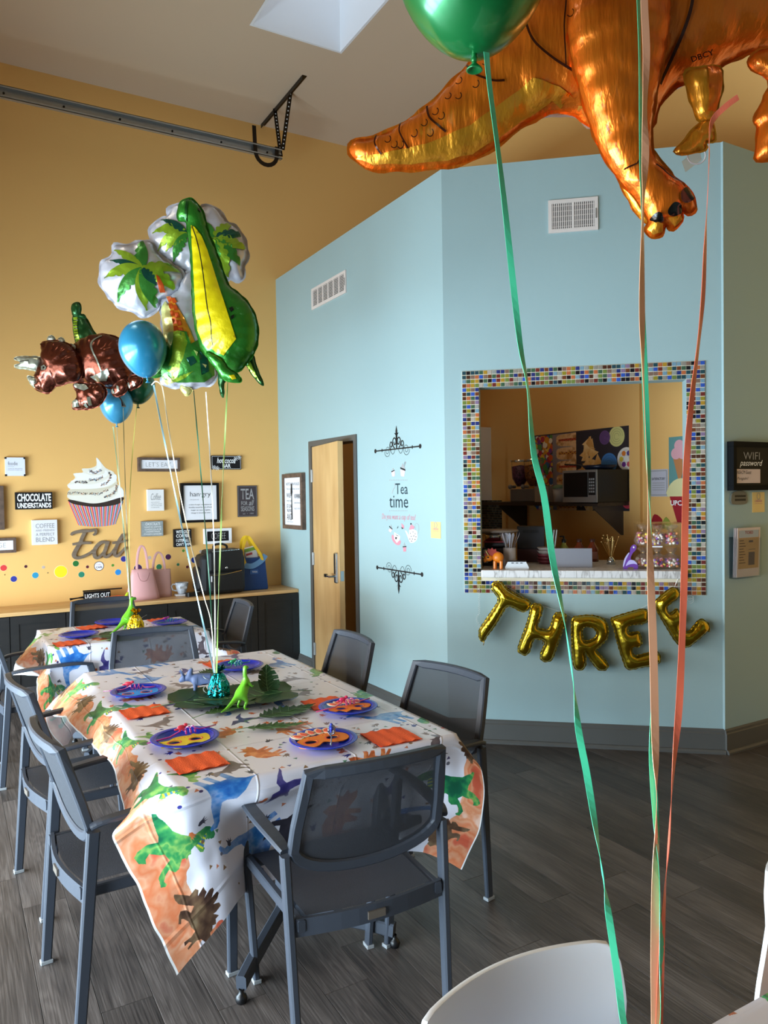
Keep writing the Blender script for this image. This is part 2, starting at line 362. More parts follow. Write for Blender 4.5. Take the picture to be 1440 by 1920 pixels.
# ------------------------------------------------------------------ raster canvas for flat prints
class Canvas:
    def __init__(s, w_, h_, bg_):
        s.w = w_; s.h = h_; s.a = np.ones((h_, w_, 4), np.float32); s.a[..., :3] = bg_
        s.n = s.noisef(26, 1); s.n2 = s.noisef(95, 2)
    def noisef(s, cell, seed):
        r = np.random.default_rng(seed); out = np.zeros((s.h, s.w), np.float32); amp = 1; tot = 0
        for k in range(3):
            c = max(2, cell / 2 ** k); gh = int(s.h / c) + 3; gw = int(s.w / c) + 3; g = r.random((gh, gw))
            y = np.arange(s.h) / c; x = np.arange(s.w) / c; yi = y.astype(int); xi = x.astype(int); fy = y - yi; fx = x - xi
            fy = (fy * fy * (3 - 2 * fy))[:, None]; fx = (fx * fx * (3 - 2 * fx))[None]
            a = g[yi][:, xi]; b = g[yi][:, xi + 1]; c_ = g[yi + 1][:, xi]; d = g[yi + 1][:, xi + 1]
            out += amp * ((a * (1 - fx) + b * fx) * (1 - fy) + (c_ * (1 - fx) + d * fx) * fy); tot += amp; amp *= .5
        return out / tot
    def poly(s, pts, cols, wc=0, a=1):
        P = np.array(pts); x0, y0 = np.floor(P.min(0)).astype(int) - 1; x1, y1 = np.ceil(P.max(0)).astype(int) + 2
        x0, y0 = max(0, x0), max(0, y0); x1, y1 = min(s.w, x1), min(s.h, y1)
        if x0 >= x1 or y0 >= y1: return
        X, Y = np.meshgrid(np.arange(x0, x1) + .5, np.arange(y0, y1) + .5); m_ = inpoly(X, Y, pts)
        s.fill((slice(y0, y1), slice(x0, x1)), m_, cols, a)
    def fill(s, sl, m_, cols, a=1, big=False):
        if not isinstance(cols[0], (tuple, list)): cols = [cols]
        n = np.clip(((s.n2 * .85 + s.n * .15 if big else s.n * .45 + s.n2 * .55)[sl] - .3) / .4, 0, .999); k = len(cols)
        if k == 1: c = np.broadcast_to(np.array(cols[0], np.float32), m_.shape + (3,))
        else:
            q = n * (k - 1); i = q.astype(int); f = (q - i)[..., None]; C = np.array(cols, np.float32); c = C[i] * (1 - f) + C[np.minimum(i + 1, k - 1)] * f
        v = s.a[sl]; mm = (m_ * a)[..., None]; v[..., :3] = v[..., :3] * (1 - mm) + c * mm
    def circ(s, x, y, r, cols, a=1): s.poly([(x + r * math.cos(t), y + r * math.sin(t)) for t in np.linspace(0, 2 * PI, 24, False)], cols, a=a)
    def image(s, name):
        im = bpy.data.images.new(name, s.w, s.h); arr = s.a.copy(); arr[..., :3] = np.clip(arr[..., :3], 0, 1)
        im.pixels.foreach_set(arr.ravel()); im.update(); im.pack(); return im
def hx(s): s = s.lstrip('#'); return tuple(int(s[i:i + 2], 16) / 255 for i in (0, 2, 4))
# base materials
YEL = mat('yellow_paint', '#e6b56c', .62, bump=.05, bscale=220); BLU = mat('blue_paint', '#99b1b2', .6, bump=.05, bscale=220)
CEI = mat('ceiling_paint', '#cbb59b', .8); WHT = mat('white_paint', '#e9ebee', .6); TRIM = mat('grey_trim', '#55534f', .45)
DGREY = mat('charcoal_powdercoat', '#393e47', .48, spec=.45); DMESH = None
BLK = mat('black_plastic', '#0d0d0f', .4); BLKW = wood_mat('black_cabinet', '#131211', '#1e1b19', (1, 1, 6), 6, .5)
CHR = mat('chrome', '#c8ccd0', .15, 1); STEEL = mat('galvanised_steel', '#a6a6a3', .42, .7); IRON = mat('dark_iron', '#2a2118', .4, .7)
OAK = wood_mat('oak_top', '#b98c55', '#dcb47c', (1.2, 14, 14), 3, .4); BIRCH = wood_mat('birch_door', '#b98f5a', '#d3ad76', (5, 3, .8), 2.2, .38)
BRN = wood_mat('brown_frame_wood', '#4a3a30', '#6d5648', (3, 3, 3), 8, .6); GRYW = wood_mat('grey_brown_wood', '#675646', '#80705f', (2, 10, 10), 5, .6)
WP = mat('white_panel', '#e8e8ea', .5); INK = mat('black_ink', '#141416', .6); GINK = mat('grey_ink', '#9b9a9a', .6); WINK = mat('white_ink', '#f2f2f2', .6)
PAPER = mat('paper', '#e6e5e9', .6); FLOORM = floor_mat(); BLKP = mat('black_paint', '#121010', .6, spec=.2); PINKI = mat('pink_ink', '#c9838f', .6)
def struct(o): o['kind'] = 'structure'; return o

# room shell
YW, XA, XR, CZ, HW = 6.87, 2.80, 4.88, 5.13, 3.69
XL, YF = -2.5, -4.2
PA = Vector((2.8, 4.05, 0)); PB = Vector((4.07, 2.95, 0)); DB = (PB - PA).normalized(); NB = Vector((DB.y, -DB.x, 0)); RZB = math.atan2(DB.y, DB.x); LB = (PB - PA).length
fl = struct(boxo('floor', XL - .15, XR + .15, YF - .15, YW + .15, -.1, -.006, TRIM))
pm = BM(); box(pm, -.0792, .0792, -.6092, .6092, -.0055, 0, .0008); pmesh = bpy.data.meshes.new('plank'); pm.to_mesh(pmesh); pm.free(); pmesh.materials.append(FLOORM)
restv, restf = [], []; npl = 0; colr = random.Random(3)
x = XL + .08; ci = 0
while x < XR - .05:
    off = colr.random() * 1.22; y = YF - off
    while y < YW:
        cx, cy = x, y + .61; y += 1.22
        y0, y1 = max(cy - .61, YF), min(cy + .61, YW)
        if y1 - y0 < .02: continue
        inside_k = (cx > 2.9 and (cy > 4.2 or (Vector((cx, cy, 0)) - PA).dot(NB) < -.2)) or (cx > 4.0 and cy > 3.3)
        vis = False
        for qx in (cx - .08, cx + .08):
            for qy in (y0, cy, y1):
                d = Vector((qx, qy, 0)) - CP; zf = d.dot(FW)
                if zf > .3 and abs(d.dot(RT) / zf) < .55 and -d.dot(UP) / zf < .74: vis = True
        if vis and not inside_k and y0 == cy - .61 and y1 == cy + .61 and npl < 295:
            o = bpy.data.objects.new('plank', pmesh); COL.objects.link(o); o.location = (cx, cy, 0); o.parent = fl; npl += 1
        else:
            b = len(restv); restv += [(q, r, -.0005) for q in (cx - .0792, cx + .0792) for r in (y0 + .001, y1 - .001)]; restf.append((b, b + 2, b + 3, b + 1))
    x += .16
o = pyo('plank_field', restv, restf, FLOORM, fl); o['kind'] = 'stuff'

struct(boxo('wall_back', XL - .15, XR + .15, YW, YW + .15, 0, CZ, YEL))
struct(boxo('wall_right', XR, XR + .15, YF, YW, 0, CZ, YEL))
struct(boxo('wall_front', XL - .15, XR + .15, YF - .15, YF, 0, CZ, BLU))
# left wall with the wide glazed overhead door
bm = BM()
for q in ((YF, -.05, 0, CZ), (5.95, YW, 0, CZ), (-.05, 5.95, 2.75, CZ)): box(bm, XL - .15, XL, q[0], q[1], q[2], q[3])
struct(bmo('wall_left', bm, YEL))
gd = empty('overhead_door', (XL, 2.95, 0), 0); struct(gd)
bm = BM()
for i in range(5): yy = -2.97 + i * 5.94 / 4; box(bm, -.1, -.05, yy - .03, yy + .03, 0, 2.75)
for i in range(5): zz = i * 2.7 / 4; box(bm, -.1, -.05, -3.0, 3.0, zz, zz + .06)
bmo('door_frame', bm, STEEL, gd)
boxo('glass_pane', -.085, -.08, -2.98, 2.98, .05, 2.7, mat('window_glass', '#ffffff', .02, trans=1, ior=1.0, spec=.3), gd)

# ceiling with the visible skylight well and two more added for light
shafts = [(2.07, 2.80, 4.2, 5.435), (-1.0, -.25, 3.2, 4.4), (1.85, 2.6, -1.4, -.2)]; holes = [(a - .02, b + .02, c - .02, d + .02) for a, b, c, d in shafts]
xs = sorted({XL - .15, XR + .15} | {h[0] for h in holes} | {h[1] for h in holes}); ys = sorted({YF - .15, YW + .15} | {h[2] for h in holes} | {h[3] for h in holes})
bm = BM()
for a, b in zip(xs, xs[1:]):
    for c, d in zip(ys, ys[1:]):
        mx, my = (a + b) / 2, (c + d) / 2
        if not any(h[0] < mx < h[1] and h[2] < my < h[3] for h in holes): box(bm, a, b, c, d, CZ, CZ + .12)
bmesh.ops.remove_doubles(bm, verts=bm.verts, dist=1e-5)
struct(bmo('ceiling', bm, CEI))
for h in shafts:
    bm = BM(); t = .019
    box(bm, h[0] - t, h[0], h[2] - t, h[3] + t, CZ - .001, CZ + 1.8); box(bm, h[1], h[1] + t, h[2] - t, h[3] + t, CZ - .001, CZ + 1.8)
    box(bm, h[0], h[1], h[2] - t, h[2], CZ - .001, CZ + 1.8); box(bm, h[0], h[1], h[3], h[3] + t, CZ - .001, CZ + 1.8)
    struct(bmo('skylight_shaft', bm, WHT))
# inner enclosure (kitchen) walls
WT = .12
dfy0, dfy1, dfz = 5.30, 6.11, 2.04
bm = BM()
box(bm, XA, XA + WT, dfy1, YW, 0, HW); box(bm, XA, XA + WT, PA.y, dfy0, 0, HW); box(bm, XA, XA + WT, dfy0, dfy1, dfz, HW)
struct(bmo('wall_enclosure_left', bm, BLU))
S0, S1, Z0, Z1 = .224, 1.478, 1.07, 2.286
bm = BM()
box(bm, 0, S0, 0, WT, 0, HW); box(bm, S1, LB, 0, WT, 0, HW); box(bm, S0, S1, 0, WT, 0, Z0); box(bm, S0, S1, 0, WT, Z1, HW)
wb = struct(bmo('wall_enclosure_angled', bm, BLU, loc=PA, rz=RZB))
struct(boxo('wall_enclosure_front', PB.x, XR, PB.y - .015, PB.y + WT, 0, HW, BLU))
bm = BM()   # enclosure lid and yellow inner lining
lid = [(2.86, YW), (2.86, 4.08), (4.09, 3.0), (XR, 3.0), (XR, YW)]
prism(bm, lid, HW - .14, HW - .006, axis='z'); struct(bmo('ceiling_kitchen', bm, CEI))
bm = BM(); box(bm, XA + WT, XA + WT + .006, PA.y, dfy0 - .02, 0, HW - .15); box(bm, XA + WT, XA + WT + .006, dfy1 + .02, YW, 0, HW - .15); struct(bmo('wall_kitchen_left', bm, YEL))

# baseboards: grey board with a cap bead and a shoe
def baseboard(name, p, q, side=1):
    p = Vector(p); q = Vector(q); L = (q - p).length; rz = math.atan2((q - p).y, (q - p).x)
    bm = BM(); prof = [(0, 0), (-.032, 0), (-.032, .012), (-.024, .024), (-.016, .026), (-.016, .122), (-.011, .128), (-.011, .142), (-.004, .15), (0, .15)]
    A = [bm.verts.new((-.0, a, b)) for a, b in prof]; B = [bm.verts.new((L, a, b)) for a, b in prof]
    for i in range(len(prof) - 1): bm.faces.new((A[i], A[i + 1], B[i + 1], B[i]))
    bm.faces.new(A); bm.faces.new(B[::-1])
    return struct(bmo(name, bm, TRIM, loc=p, rz=rz))
baseboard('baseboard_enclosure_left', (XA, YW, 0), (XA, dfy1 + .04, 0)); baseboard('baseboard_enclosure_left', (XA, dfy0 - .04, 0), (XA, PA.y - .01, 0))
baseboard('baseboard_enclosure_angled', PA + NB * 0, PB + DB * .012); baseboard('baseboard_enclosure_front', (PB.x - .004, PB.y - .015, 0), (XR, PB.y - .015, 0))
baseboard('baseboard_back', (XL, YW, 0), (XA, YW, 0))

# door in the enclosure
bm = BM()
box(bm, XA - .012, XA + WT + .012, dfy1 - .002, dfy1 + .045, 0, dfz + .045, .002); box(bm, XA - .012, XA + WT + .012, dfy0 - .045, dfy0 + .002, 0, dfz + .045, .002)
box(bm, XA - .012, XA + WT + .012, dfy0, dfy1, dfz - .002, dfz + .045, .002)
d1 = struct(bmo('trim_1', bm, TRIM))
dl = empty('door_1', (XA + .0, dfy1 - .005, 0)); dl.rotation_euler = (0, 0, math.radians(-10)); struct(dl)
# leaf stands a little open into the room; local -y runs along the leaf
leaf = boxo('door_leaf', 0, .044, -.79, 0, .01, dfz - .006, BIRCH, dl, .001)
for z in (.25, 1.05, 1.78):
    bm = BM(); box(bm, -.006, .004, -.03, .02, z - .055, z + .055); sweep(bm, [(-.008, .004, z - .055), (-.008, .004, z + .055)], circ(.007, 8)); bmo('hinge', bm, STEEL, dl)
bm = BM(); box(bm, -.022, 0, -.762, -.702, .91, 1.155, .01); bmo('lock_plate', bm, CHR, dl, smooth=False)
bm = BM(); box(bm, -.024, -.02, -.752, -.712, .985, 1.145, .002); bmo('keypad', bm, BLK, dl)
bm = BM(); sweep(bm, [(-.02, -.732, .965), (-.06, -.732, .965), (-.062, -.715, .965), (-.062, -.60, .963)], rrect(.02, .018, .004)); lv = bmo('lever', bm, CHR, dl)
boxo('lever_grip', -.074, -.054, -.64, -.598, .952, .976, BLK, lv)
boxo('latch_plate', .008, .036, -.7915, -.789, .93, 1.01, CHR, dl)
# glimpse of the room behind the door
t = tag(empty('storage_shelf', (4.05, 6.05, 0)), 'dim shelf unit behind the half open birch door', 'shelf')
for z in (.1, .8, 1.3, 1.75): boxo('shelf_board', -.3, .3, -.25, .25, z, z + .025, BLKP, t)
for sx in (-.3, .28):
    for sy in (-.25, .23): boxo('post', sx, sx + .02, sy, sy + .02, 0, 2.0, BLKP, t)

# overhead door track with hook and ceiling bracket
tr = tag(empty('garage_door_track', (0, 6.4, 4.665)), 'long galvanised steel track under the ceiling along the yellow wall', 'track')
bm = BM()
box(bm, XL, 2.68, .0, .004, -.045, .045); box(bm, XL, 2.68, -.035, .0, .041, .045); box(bm, XL, 2.68, -.035, 0, -.045, -.041); box(bm, XL, 2.68, -.035, -.031, .03, .045); box(bm, XL, 2.68, -.035, -.031, -.045, -.03)
bmo('rail', bm, STEEL, tr)
for k in range(10):
    bm = BM(); lathe(bm, [(.008, -.004), (.008, .004), (0, .006)], 8); o = bmo('bolt', bm, IRON, tr); o.location = (2.55 - .42 * k, -.003, 0); o.rotation_euler = (PI / 2, 0, 0)
hk = tag(empty('steel_hook', (2.53, 6.37, 4.70)), 'dark J shaped steel stop hook at the end of the door track', 'hook')
bm = BM(); pts = [(.10, 0, .02), (.10, 0, -.06)] + [(-.0 + .10 * math.cos(a), 0, -.06 + .10 * math.sin(-a)) for a in np.linspace(.2, PI - .1, 10)] + [(-.105, 0, .0), (-.11, 0, .16)]
sweep(bm, pts, rect(.035, .006), up=(0, 1, 0)); bmo('hook_strap', bm, IRON, hk)
br = tag(empty('track_bracket', (2.69, 6.4, CZ)), 'perforated angle iron bracket hanging the track from the ceiling', 'bracket')
bm = BM(); box(bm, -.02, .02, -.52, .45, -.005, 0); box(bm, -.02, -.016, -.52, .45, -.035, 0); bmo('ceiling_rail', bm, IRON, br)
for nm, p, q in (('strut', (-.01, .12, 0), (-.01, 0, -.47)), ('strut', (.0, -.22, 0), (.0, -.02, -.42))):
    bm = BM(); sweep(bm, [p, q], rect(.006, .036), up=(1, 0, 0)); s_ = bmo(nm, bm, IRON, br)
    bm = BM(); P, Q = Vector(p), Vector(q)
    for k in range(14):
        c = P.lerp(Q, (k + .5) / 14); box(bm, c.x - .0045, c.x + .0045, c.y - .0055, c.y + .0055, c.z - .0045, c.z + .0045)
    bmo('punched_hole', bm, WP, s_)['kind'] = 'stuff'

# vents
def vent(name, fr, x0, x1, z0, z1, label, vertical):
    t = tag(empty(name, fr[0], fr[1]), label, 'vent'); w_ = x1 - x0; h_ = z1 - z0; b = .022
    bm = BM()
    for q in ((x0, x1, z0, z0 + b), (x0, x1, z1 - b, z1), (x0, x0 + b, z0 + b, z1 - b), (x1 - b, x1, z0 + b, z1 - b)): box(bm, q[0], q[1], -.012, 0, q[2], q[3])
    box(bm, (x0 + x1) / 2 - .006, (x0 + x1) / 2 + .006, -.01, 0, z0 + b, z1 - b) if vertical else None
    bmo('vent_frame', bm, mat('vent_white', '#d9cfc8', .5), t)
    boxo('duct_opening', x0 + b, x1 - b, -.0015, 0, z0 + b, z1 - b, BLK, t)
    n = 22 if vertical else 5; sm = BM()
    if vertical:
        for i in range(n):
            xx = x0 + b + (w_ - 2 * b) * (i + .5) / n
            box(sm, xx - .0032, xx + .0032, -.009, -.002, z0 + b, z1 - b)
        for i in range(5):
            zz = z0 + b + (h_ - 2 * b) * (i + .5) / 5; box(sm, x0 + b, x1 - b, -.004, -.002, zz - .0015, zz + .0015)
    else:
        for i in range(7):
            xx = x0 + b + (w_ - 2 * b) * (i) / 6; box(sm, xx - .008, xx + .008, -.01, -.002, z0 + b, z1 - b)
        for i in range(11):
            zz = z0 + b + (h_ - 2 * b) * (i + .5) / 11; box(sm, x0 + b, x1 - b, -.008, -.002, zz - .0018, zz + .0018)
    q = bmo('louver', sm, MATS['vent_white'], t); q['kind'] = 'stuff'
    bm = BM(); box(bm, x1 - b * .7, x1 - b * .4, -.016, -.01, (z0 + z1) / 2 - .03, (z0 + z1) / 2 + .03); bmo('damper_lever', bm, STEEL, t)
FA = ((XA, YW, 0), -PI / 2); FB = ((PA.x, PA.y, 0), RZB); FC = ((0, PB.y - .015, 0), 0); FY = ((0, YW, 0), 0); FR = ((XR, YW, 0), -PI / 2)
vent('air_vent', FB, .667, .967, 3.226, 3.428, 'white wall vent with vertical slots, above the serving window', True)
vent('air_vent', FA, YW - 6.037, YW - 5.388, 3.218, 3.398, 'long white wall vent near the corner of the yellow wall', False)

# mosaic surround and sill
mo = tag(empty('mosaic_surround', FB[0], FB[1]), 'multicoloured glass mosaic tile border around the serving window', 'mosaic')
mx0, mx1, mz0, mz1 = .116, 1.585, .967, 2.393
pal = ['#8c8f8a', '#25336e', '#2f52a8', '#4a2b20', '#6b3a24', '#6a7a3c', '#3c5a44', '#15161c', '#b0603a', '#a8802c', '#8a8378', '#6f8fa0', '#7a5f52', '#6c2a26', '#a89c90', '#23454e', '#8a7d2a', '#7f6a86']
tm = [mat('glass_tile_%s' % 'abcdefghijklmnopqrstuv'[i], c, .12, coat=.6, spec=.7) for i, c in enumerate(pal)]
GROUT = mat('grout', '#d8cdb4', .8)
bm = BM()
for q in ((mx0, S0, mz0, mz1), (S1, mx1, mz0, mz1), (S0, S1, mz0, Z0), (S0, S1, Z1, mz1)): box(bm, q[0], q[1], -.006, 0, q[2], q[3])
bmo('grout_bed', bm, GROUT, mo)
nx = 54; nz = 53; px_ = (mx1 - mx0) / nx; pz_ = (mz1 - mz0) / nz; v, f, mi = [], [], []; g = .0016
for i in range(nx):
    for j in range(nz):
        a, b = mx0 + i * px_ + g, mx0 + (i + 1) * px_ - g; c, d = mz0 + j * pz_ + g, mz0 + (j + 1) * pz_ - g
        if b > S0 + .003 and a < S1 - .003 and d > Z0 + .003 and c < Z1 - .003: continue
        k = len(v); e = .0012; y_ = -.0095 - random.random() * .001; tl = random.uniform(-.0005, .0005)
        v += [(a, -.006, c), (b, -.006, c), (b, -.006, d), (a, -.006, d), (a + e, y_ + tl, c + e), (b - e, y_ - tl, c + e), (b - e, y_, d - e), (a + e, y_, d - e)]
        f += [(k + 4, k + 5, k + 6, k + 7), (k, k + 1, k + 5, k + 4), (k + 1, k + 2, k + 6, k + 5), (k + 2, k + 3, k + 7, k + 6), (k + 3, k, k + 4, k + 7)]; mi += [random.randrange(len(tm))] * 5
o = pyo('mosaic_tile', v, f, tm, mo); o.data.polygons.foreach_set('material_index', mi); o['kind'] = 'stuff'
LAM = mat('marble_laminate', '#d5d2cf', .3, noise_amt=.12, nscale=14, stretch=(1, 1, 3))
def veins(M):
    nt = M.node_tree; L = nt.links.new; b = nt.nodes['Principled BSDF']; tc = nt.nodes.new('ShaderNodeTexCoord'); mp = nt.nodes.new('ShaderNodeMapping'); mp.inputs['Rotation'].default_value = (0, .8, 0); mp.inputs['Scale'].default_value = (1, 1, .22); L(tc.outputs['Object'], mp.inputs[0])
    n = nt.nodes.new('ShaderNodeTexNoise'); n.inputs['Scale'].default_value = 18; n.inputs['Detail'].default_value = 4; n.inputs['Distortion'].default_value = 1.2; L(mp.outputs[0], n.inputs[0])
    cr = nt.nodes.new('ShaderNodeValToRGB'); e = cr.color_ramp.elements; e[0].position = .46; e[0].color = (*H('#d6d4d2'), 1); e[1].position = .56; e[1].color = (*H('#d9d6d4'), 1); x = e.new(.5); x.color = (*H('#a5a19e'), 1)
    L(n.outputs[0], cr.inputs[0]); L(cr.outputs[0], b.inputs['Base Color'])
veins(LAM)
sill = tag(boxo('serving_counter', S0 + .002, S1 - .002, -.035, .72, Z0, 1.118, LAM, None, .006, loc=FB[0], rz=FB[1]), 'white marbled laminate counter in the serving window', 'counter')
# cabinets along the yellow wall
CT = .745; CY = 6.455
run = tag(boxo('countertop', XL, XA - .003, CY - .01, YW - .002, CT - .03, CT, OAK, None, .003), 'long pale oak countertop along the yellow wall', 'countertop')
x = XA - .004; k = 0
while x > XL + .85:
    wdt = .80
    c = tag(empty('base_cabinet', (x - wdt, CY + .012, 0)), 'black two door base cabinet under the oak countertop, ' + ('in the corner by the blue wall' if k == 0 else 'second from the blue wall' if k == 1 else 'third from the blue wall' if k == 2 else 'fourth from the blue wall' if k == 3 else 'fifth from the blue wall' if k == 4 else 'nearest the glazed door'), 'cabinet', 'black base cabinets')
    boxo('carcass', .001, wdt - .001, .0, YW - CY - .014, .09, CT - .031, BLKW, c); boxo('plinth', .001, wdt - .001, .05, .07, 0, .09, BLKW, c)
    for s in (0, 1):
        a = .003 + s * wdt / 2; b = a + wdt / 2 - .006
        bm = BM(); box(bm, a, b, -.019, -.002, .1, CT - .035, .001); bmo('door', bm, BLKW, c)
        bm = BM()
        for q in ((a, b, .1, .16), (a, b, CT - .095, CT - .035), (a, a + .06, .16, CT - .095), (b - .06, b, .16, CT - .095)): box(bm, q[0], q[1], -.025, -.019, q[2], q[3])
        bmo('door_moulding', bm, BLKW, c)
    x -= wdt; k += 1

# wall signs on the yellow wall (local: x along wall, front towards -y)
def sign(name, label, x0, x1, z0, z1, dep, face, edge=None, fb=0, border=None, fr=FY, texts=(), cat='sign', bev=.0015, recess=0):
    """fb: frame width; face recessed inside a moulding when fb > 0; texts: (string, x0, z0, x1, z1 as fractions, material, bold, shear)"""
    cx = (x0 + x1) / 2; t = tag(empty(name, (Vector(fr[0]) + Matrix.Rotation(fr[1], 3, 'Z') @ Vector((cx, 0, z0))), fr[1]), label, cat)
    a = (x1 - x0) / 2; h = z1 - z0
    if fb:
        bm = BM()
        for q in ((-a, a, 0, fb), (-a, a, h - fb, h), (-a, -a + fb, fb, h - fb), (a - fb, a, fb, h - fb)): box(bm, q[0], q[1], -dep, 0, q[2], q[3], .001)
        bmo('frame', bm, edge, t); boxo('face_board', -a + fb, a - fb, -dep + .012, -.002, fb, h - fb, face, t); yf = -dep + .012
    else:
        boxo('board', -a, a, -dep, 0, 0, h, edge or face, t, bev)
        yf = -dep
        if edge: boxo('face_board', -a + .002, a - .002, -dep - .0008, -dep + .001, .002, h - .002, face, t); yf -= .0008
        if border: 
            bm = BM(); b = border[1]; g = border[2]
            for q in ((-a + g, a - g, g, g + b), (-a + g, a - g, h - g - b, h - g), (-a + g, -a + g + b, g, h - g), (a - g - b, a - g, g, h - g)): box(bm, q[0], q[1], yf - .0006, yf, q[2], q[3])
            bmo('printed_border', bm, border[0], t)
    A = a - fb; B0 = fb; B1 = h - fb
    for s_ in texts:
        st, u0_, v0_, u1_, v1_, m_ = s_[:6]; bold = s_[6] if len(s_) > 6 else 0; sh = s_[7] if len(s_) > 7 else 0
        text(st, -A + 2 * A * u0_, B0 + (B1 - B0) * v0_, -A + 2 * A * u1_, B0 + (B1 - B0) * v1_, m_, t, yf - .0009, bold=bold, shear=sh)
    return t
DKB = mat('dark_slate_print', '#1c1b1d', .65, spec=.2); BRO = mat('greyed_face', '#d9d7db', .55, noise_amt=.04, nscale=20)
ENAM = mat('white_enamel', '#dfe3f0', .3); OFFW = mat('distressed_white', '#e6e3e2', .5); GF = mat('weathered_grey', '#8d9494', .6, noise_amt=.15, nscale=25)
t = sign('foodie_sign', 'small square white enamel tin sign reading foodie with chipped corners', .418, .565, 1.805, 1.955, .03, ENAM, None, texts=(('foodie', .14, .57, .62, .78, GINK, .01), ('(noun) foodie', .14, .49, .45, .54, GINK), ('a person who enjoys good food', .14, .36, .86, .42, GINK), ('and searches for new places to eat it', .14, .28, .86, .34, GINK)))
for sx in (-1, 1):
    for sz in (0, 1):
        boxo('corner_cap', *(sorted((sx * .0755, sx * .062))), -.032, .001, -.002 + sz * .139, .013 + sz * .139, INK, t)
sign('lets_eat_sign', "brown wood framed white sign reading LET'S EAT", 1.462, 1.828, 1.842, 1.965, .05, PAPER, BRN, .022, texts=(("LET'S EAT.", .14, .25, .86, .75, GINK, -.012),))
t = sign('hot_cocoa_sign', 'black chalkboard style sign reading hot cocoa BAR with snowflakes', 2.125, 2.41, 1.862, 1.99, .022, DKB, None, border=(WINK, .002, .006), texts=(('hot cocoa', .18, .45, .80, .86, WINK, .015, .3), ('BAR', .37, .12, .64, .42, WINK, .02)))
for (cx, cz) in ((.125, .112), (-.118, .018), (.09, .10), (-.09, .012)):
    bm = BM()
    for k in range(6):
        a = k * PI / 3 + .2; R_ = .02
        sweep(bm, [(cx, -.0232, cz), (cx + R_ * math.cos(a), -.0232, cz + R_ * math.sin(a))], rect(.0028, .0012), up=(0, 1, 0))
        for q in (.5, .8):
            for s_ in (-1, 1):
                x_, z_ = cx + R_ * q * math.cos(a), cz + R_ * q * math.sin(a); sweep(bm, [(x_, -.0232, z_), (x_ + .006 * math.cos(a + s_ * .8), -.0232, z_ + .006 * math.sin(a + s_ * .8))], rect(.002, .0012), up=(0, 1, 0))
    bmo('snowflake', bm, WINK, t)
sign('chocolate_sign', 'black box sign reading CHOCOLATE UNDERSTANDS in white block capitals', .484, .762, 1.53, 1.67, .05, DKB, BLKP, texts=(('CHOCOLATE', .05, .46, .96, .92, WINK, .03), ('UNDERSTANDS', .05, .08, .96, .38, WINK, .03)))
t = sign('coffee_friends_sign', 'white plank box sign reading COFFEE AND FRIENDS A PERFECT BLEND', .602, .795, 1.235, 1.44, .045, BRO, WP, texts=(('COFFEE', .14, .67, .88, .86, GINK, .008), ('AND FRIENDS', .14, .54, .88, .62, GINK), ('A PERFECT', .14, .36, .88, .48, GINK, .008), ('BLEND', .14, .12, .88, .30, GINK, .012)))
sign('coffee_definition_sign', 'small white box sign with handwritten Coffee and its definition', 1.537, 1.682, 1.493, 1.682, .035, OFFW, WP, texts=(('Coffee', .2, .5, .8, .82, GINK, 0, .35), ('coffee (n.) survival juice', .2, .38, .72, .42, INK), ('a magical bean water that', .2, .30, .86, .34, INK), ('makes mornings possible', .2, .22, .86, .26, INK), ('and people bearable', .2, .14, .7, .18, INK)))
sign('hangry_sign', 'large black framed white sign reading han-gry with its definition', 1.832, 2.182, 1.377, 1.737, .05, PAPER, BLKP, .022, texts=(('han\u00b7gry', .2, .64, .82, .82, INK, -.005), ('(han-gree) adj.', .2, .57, .46, .61, GINK), ('a state of anger, annoyance and', .16, .42, .86, .47, INK), ('hostility caused by lack of food,', .16, .34, .86, .39, INK), ('hunger can cause a negative', .22, .26, .8, .31, INK), ('change in emotional state', .22, .18, .8, .23, INK)))
sign('tea_sign', 'dark metal sign reading TEA FOR all SEASONS in grey letters', 2.372, 2.565, 1.415, 1.71, .012, mat('dark_plum_metal', '#3a3236', .5), None, border=(GINK, .0015, .006), texts=(('TEA', .16, .56, .84, .9, GINK, .01), ('FOR', .18, .37, .5, .5, GINK, .01), ('all', .56, .36, .84, .54, GINK, .01, .4), ('SEASONS', .16, .18, .84, .34, GINK, .01), ('est   \u2022   1845', .25, .08, .8, .13, GINK)))
sign('chocolate_plaque', 'small weathered grey plaque with white chocolate saying', 1.48, 1.668, 1.268, 1.403, .04, GF, mat('grey_edge', '#6f6a62', .6), texts=(('CHOCOLATE', .18, .72, .86, .9, WINK, .005), ("DOESN'T ASK QUESTIONS", .14, .55, .9, .66, WINK), ('CHOCOLATE', .14, .40, .9, .50, WINK), ('UNDERSTANDS', .2, .26, .84, .36, WINK), ("IT'S ALWAYS A GOOD IDEA", .1, .1, .92, .2, WINK)))
sign('without_coffee_sign', "square black box sign reading WITHOUT COFFEE I LITERALLY CAN'T EVEN", 1.762, 1.918, 1.162, 1.322, .05, DKB, BLKP, texts=(('WITHOUT', .1, .76, .9, .94, WINK, .02), ('COFFEE', .1, .53, .86, .72, WINK, .02), ('I LITERALLY', .1, .29, .94, .46, WINK, .02), ("CAN'T EVEN", .1, .06, .94, .23, WINK, .02)))
sign('coffee_sign', 'white framed black sign with thin letters reading COFFEE', 2.038, 2.295, 1.176, 1.316, .05, DKB, WP, .024, texts=(('COFFEE', .2, .2, .85, .82, GINK, -.012),))
sign('orange_sign', 'wide brown framed sign at the left edge ending in GE', .12, .482, 1.182, 1.303, .05, PAPER, BRN, .022, texts=(('GE', .64, .28, .84, .78, GINK, -.012),))
sign('wooden_framed_board', 'tall brown plank framed board cut off at the left edge of the photo', .06, .402, 1.37, 1.725, .04, PAPER, BRN, .035)

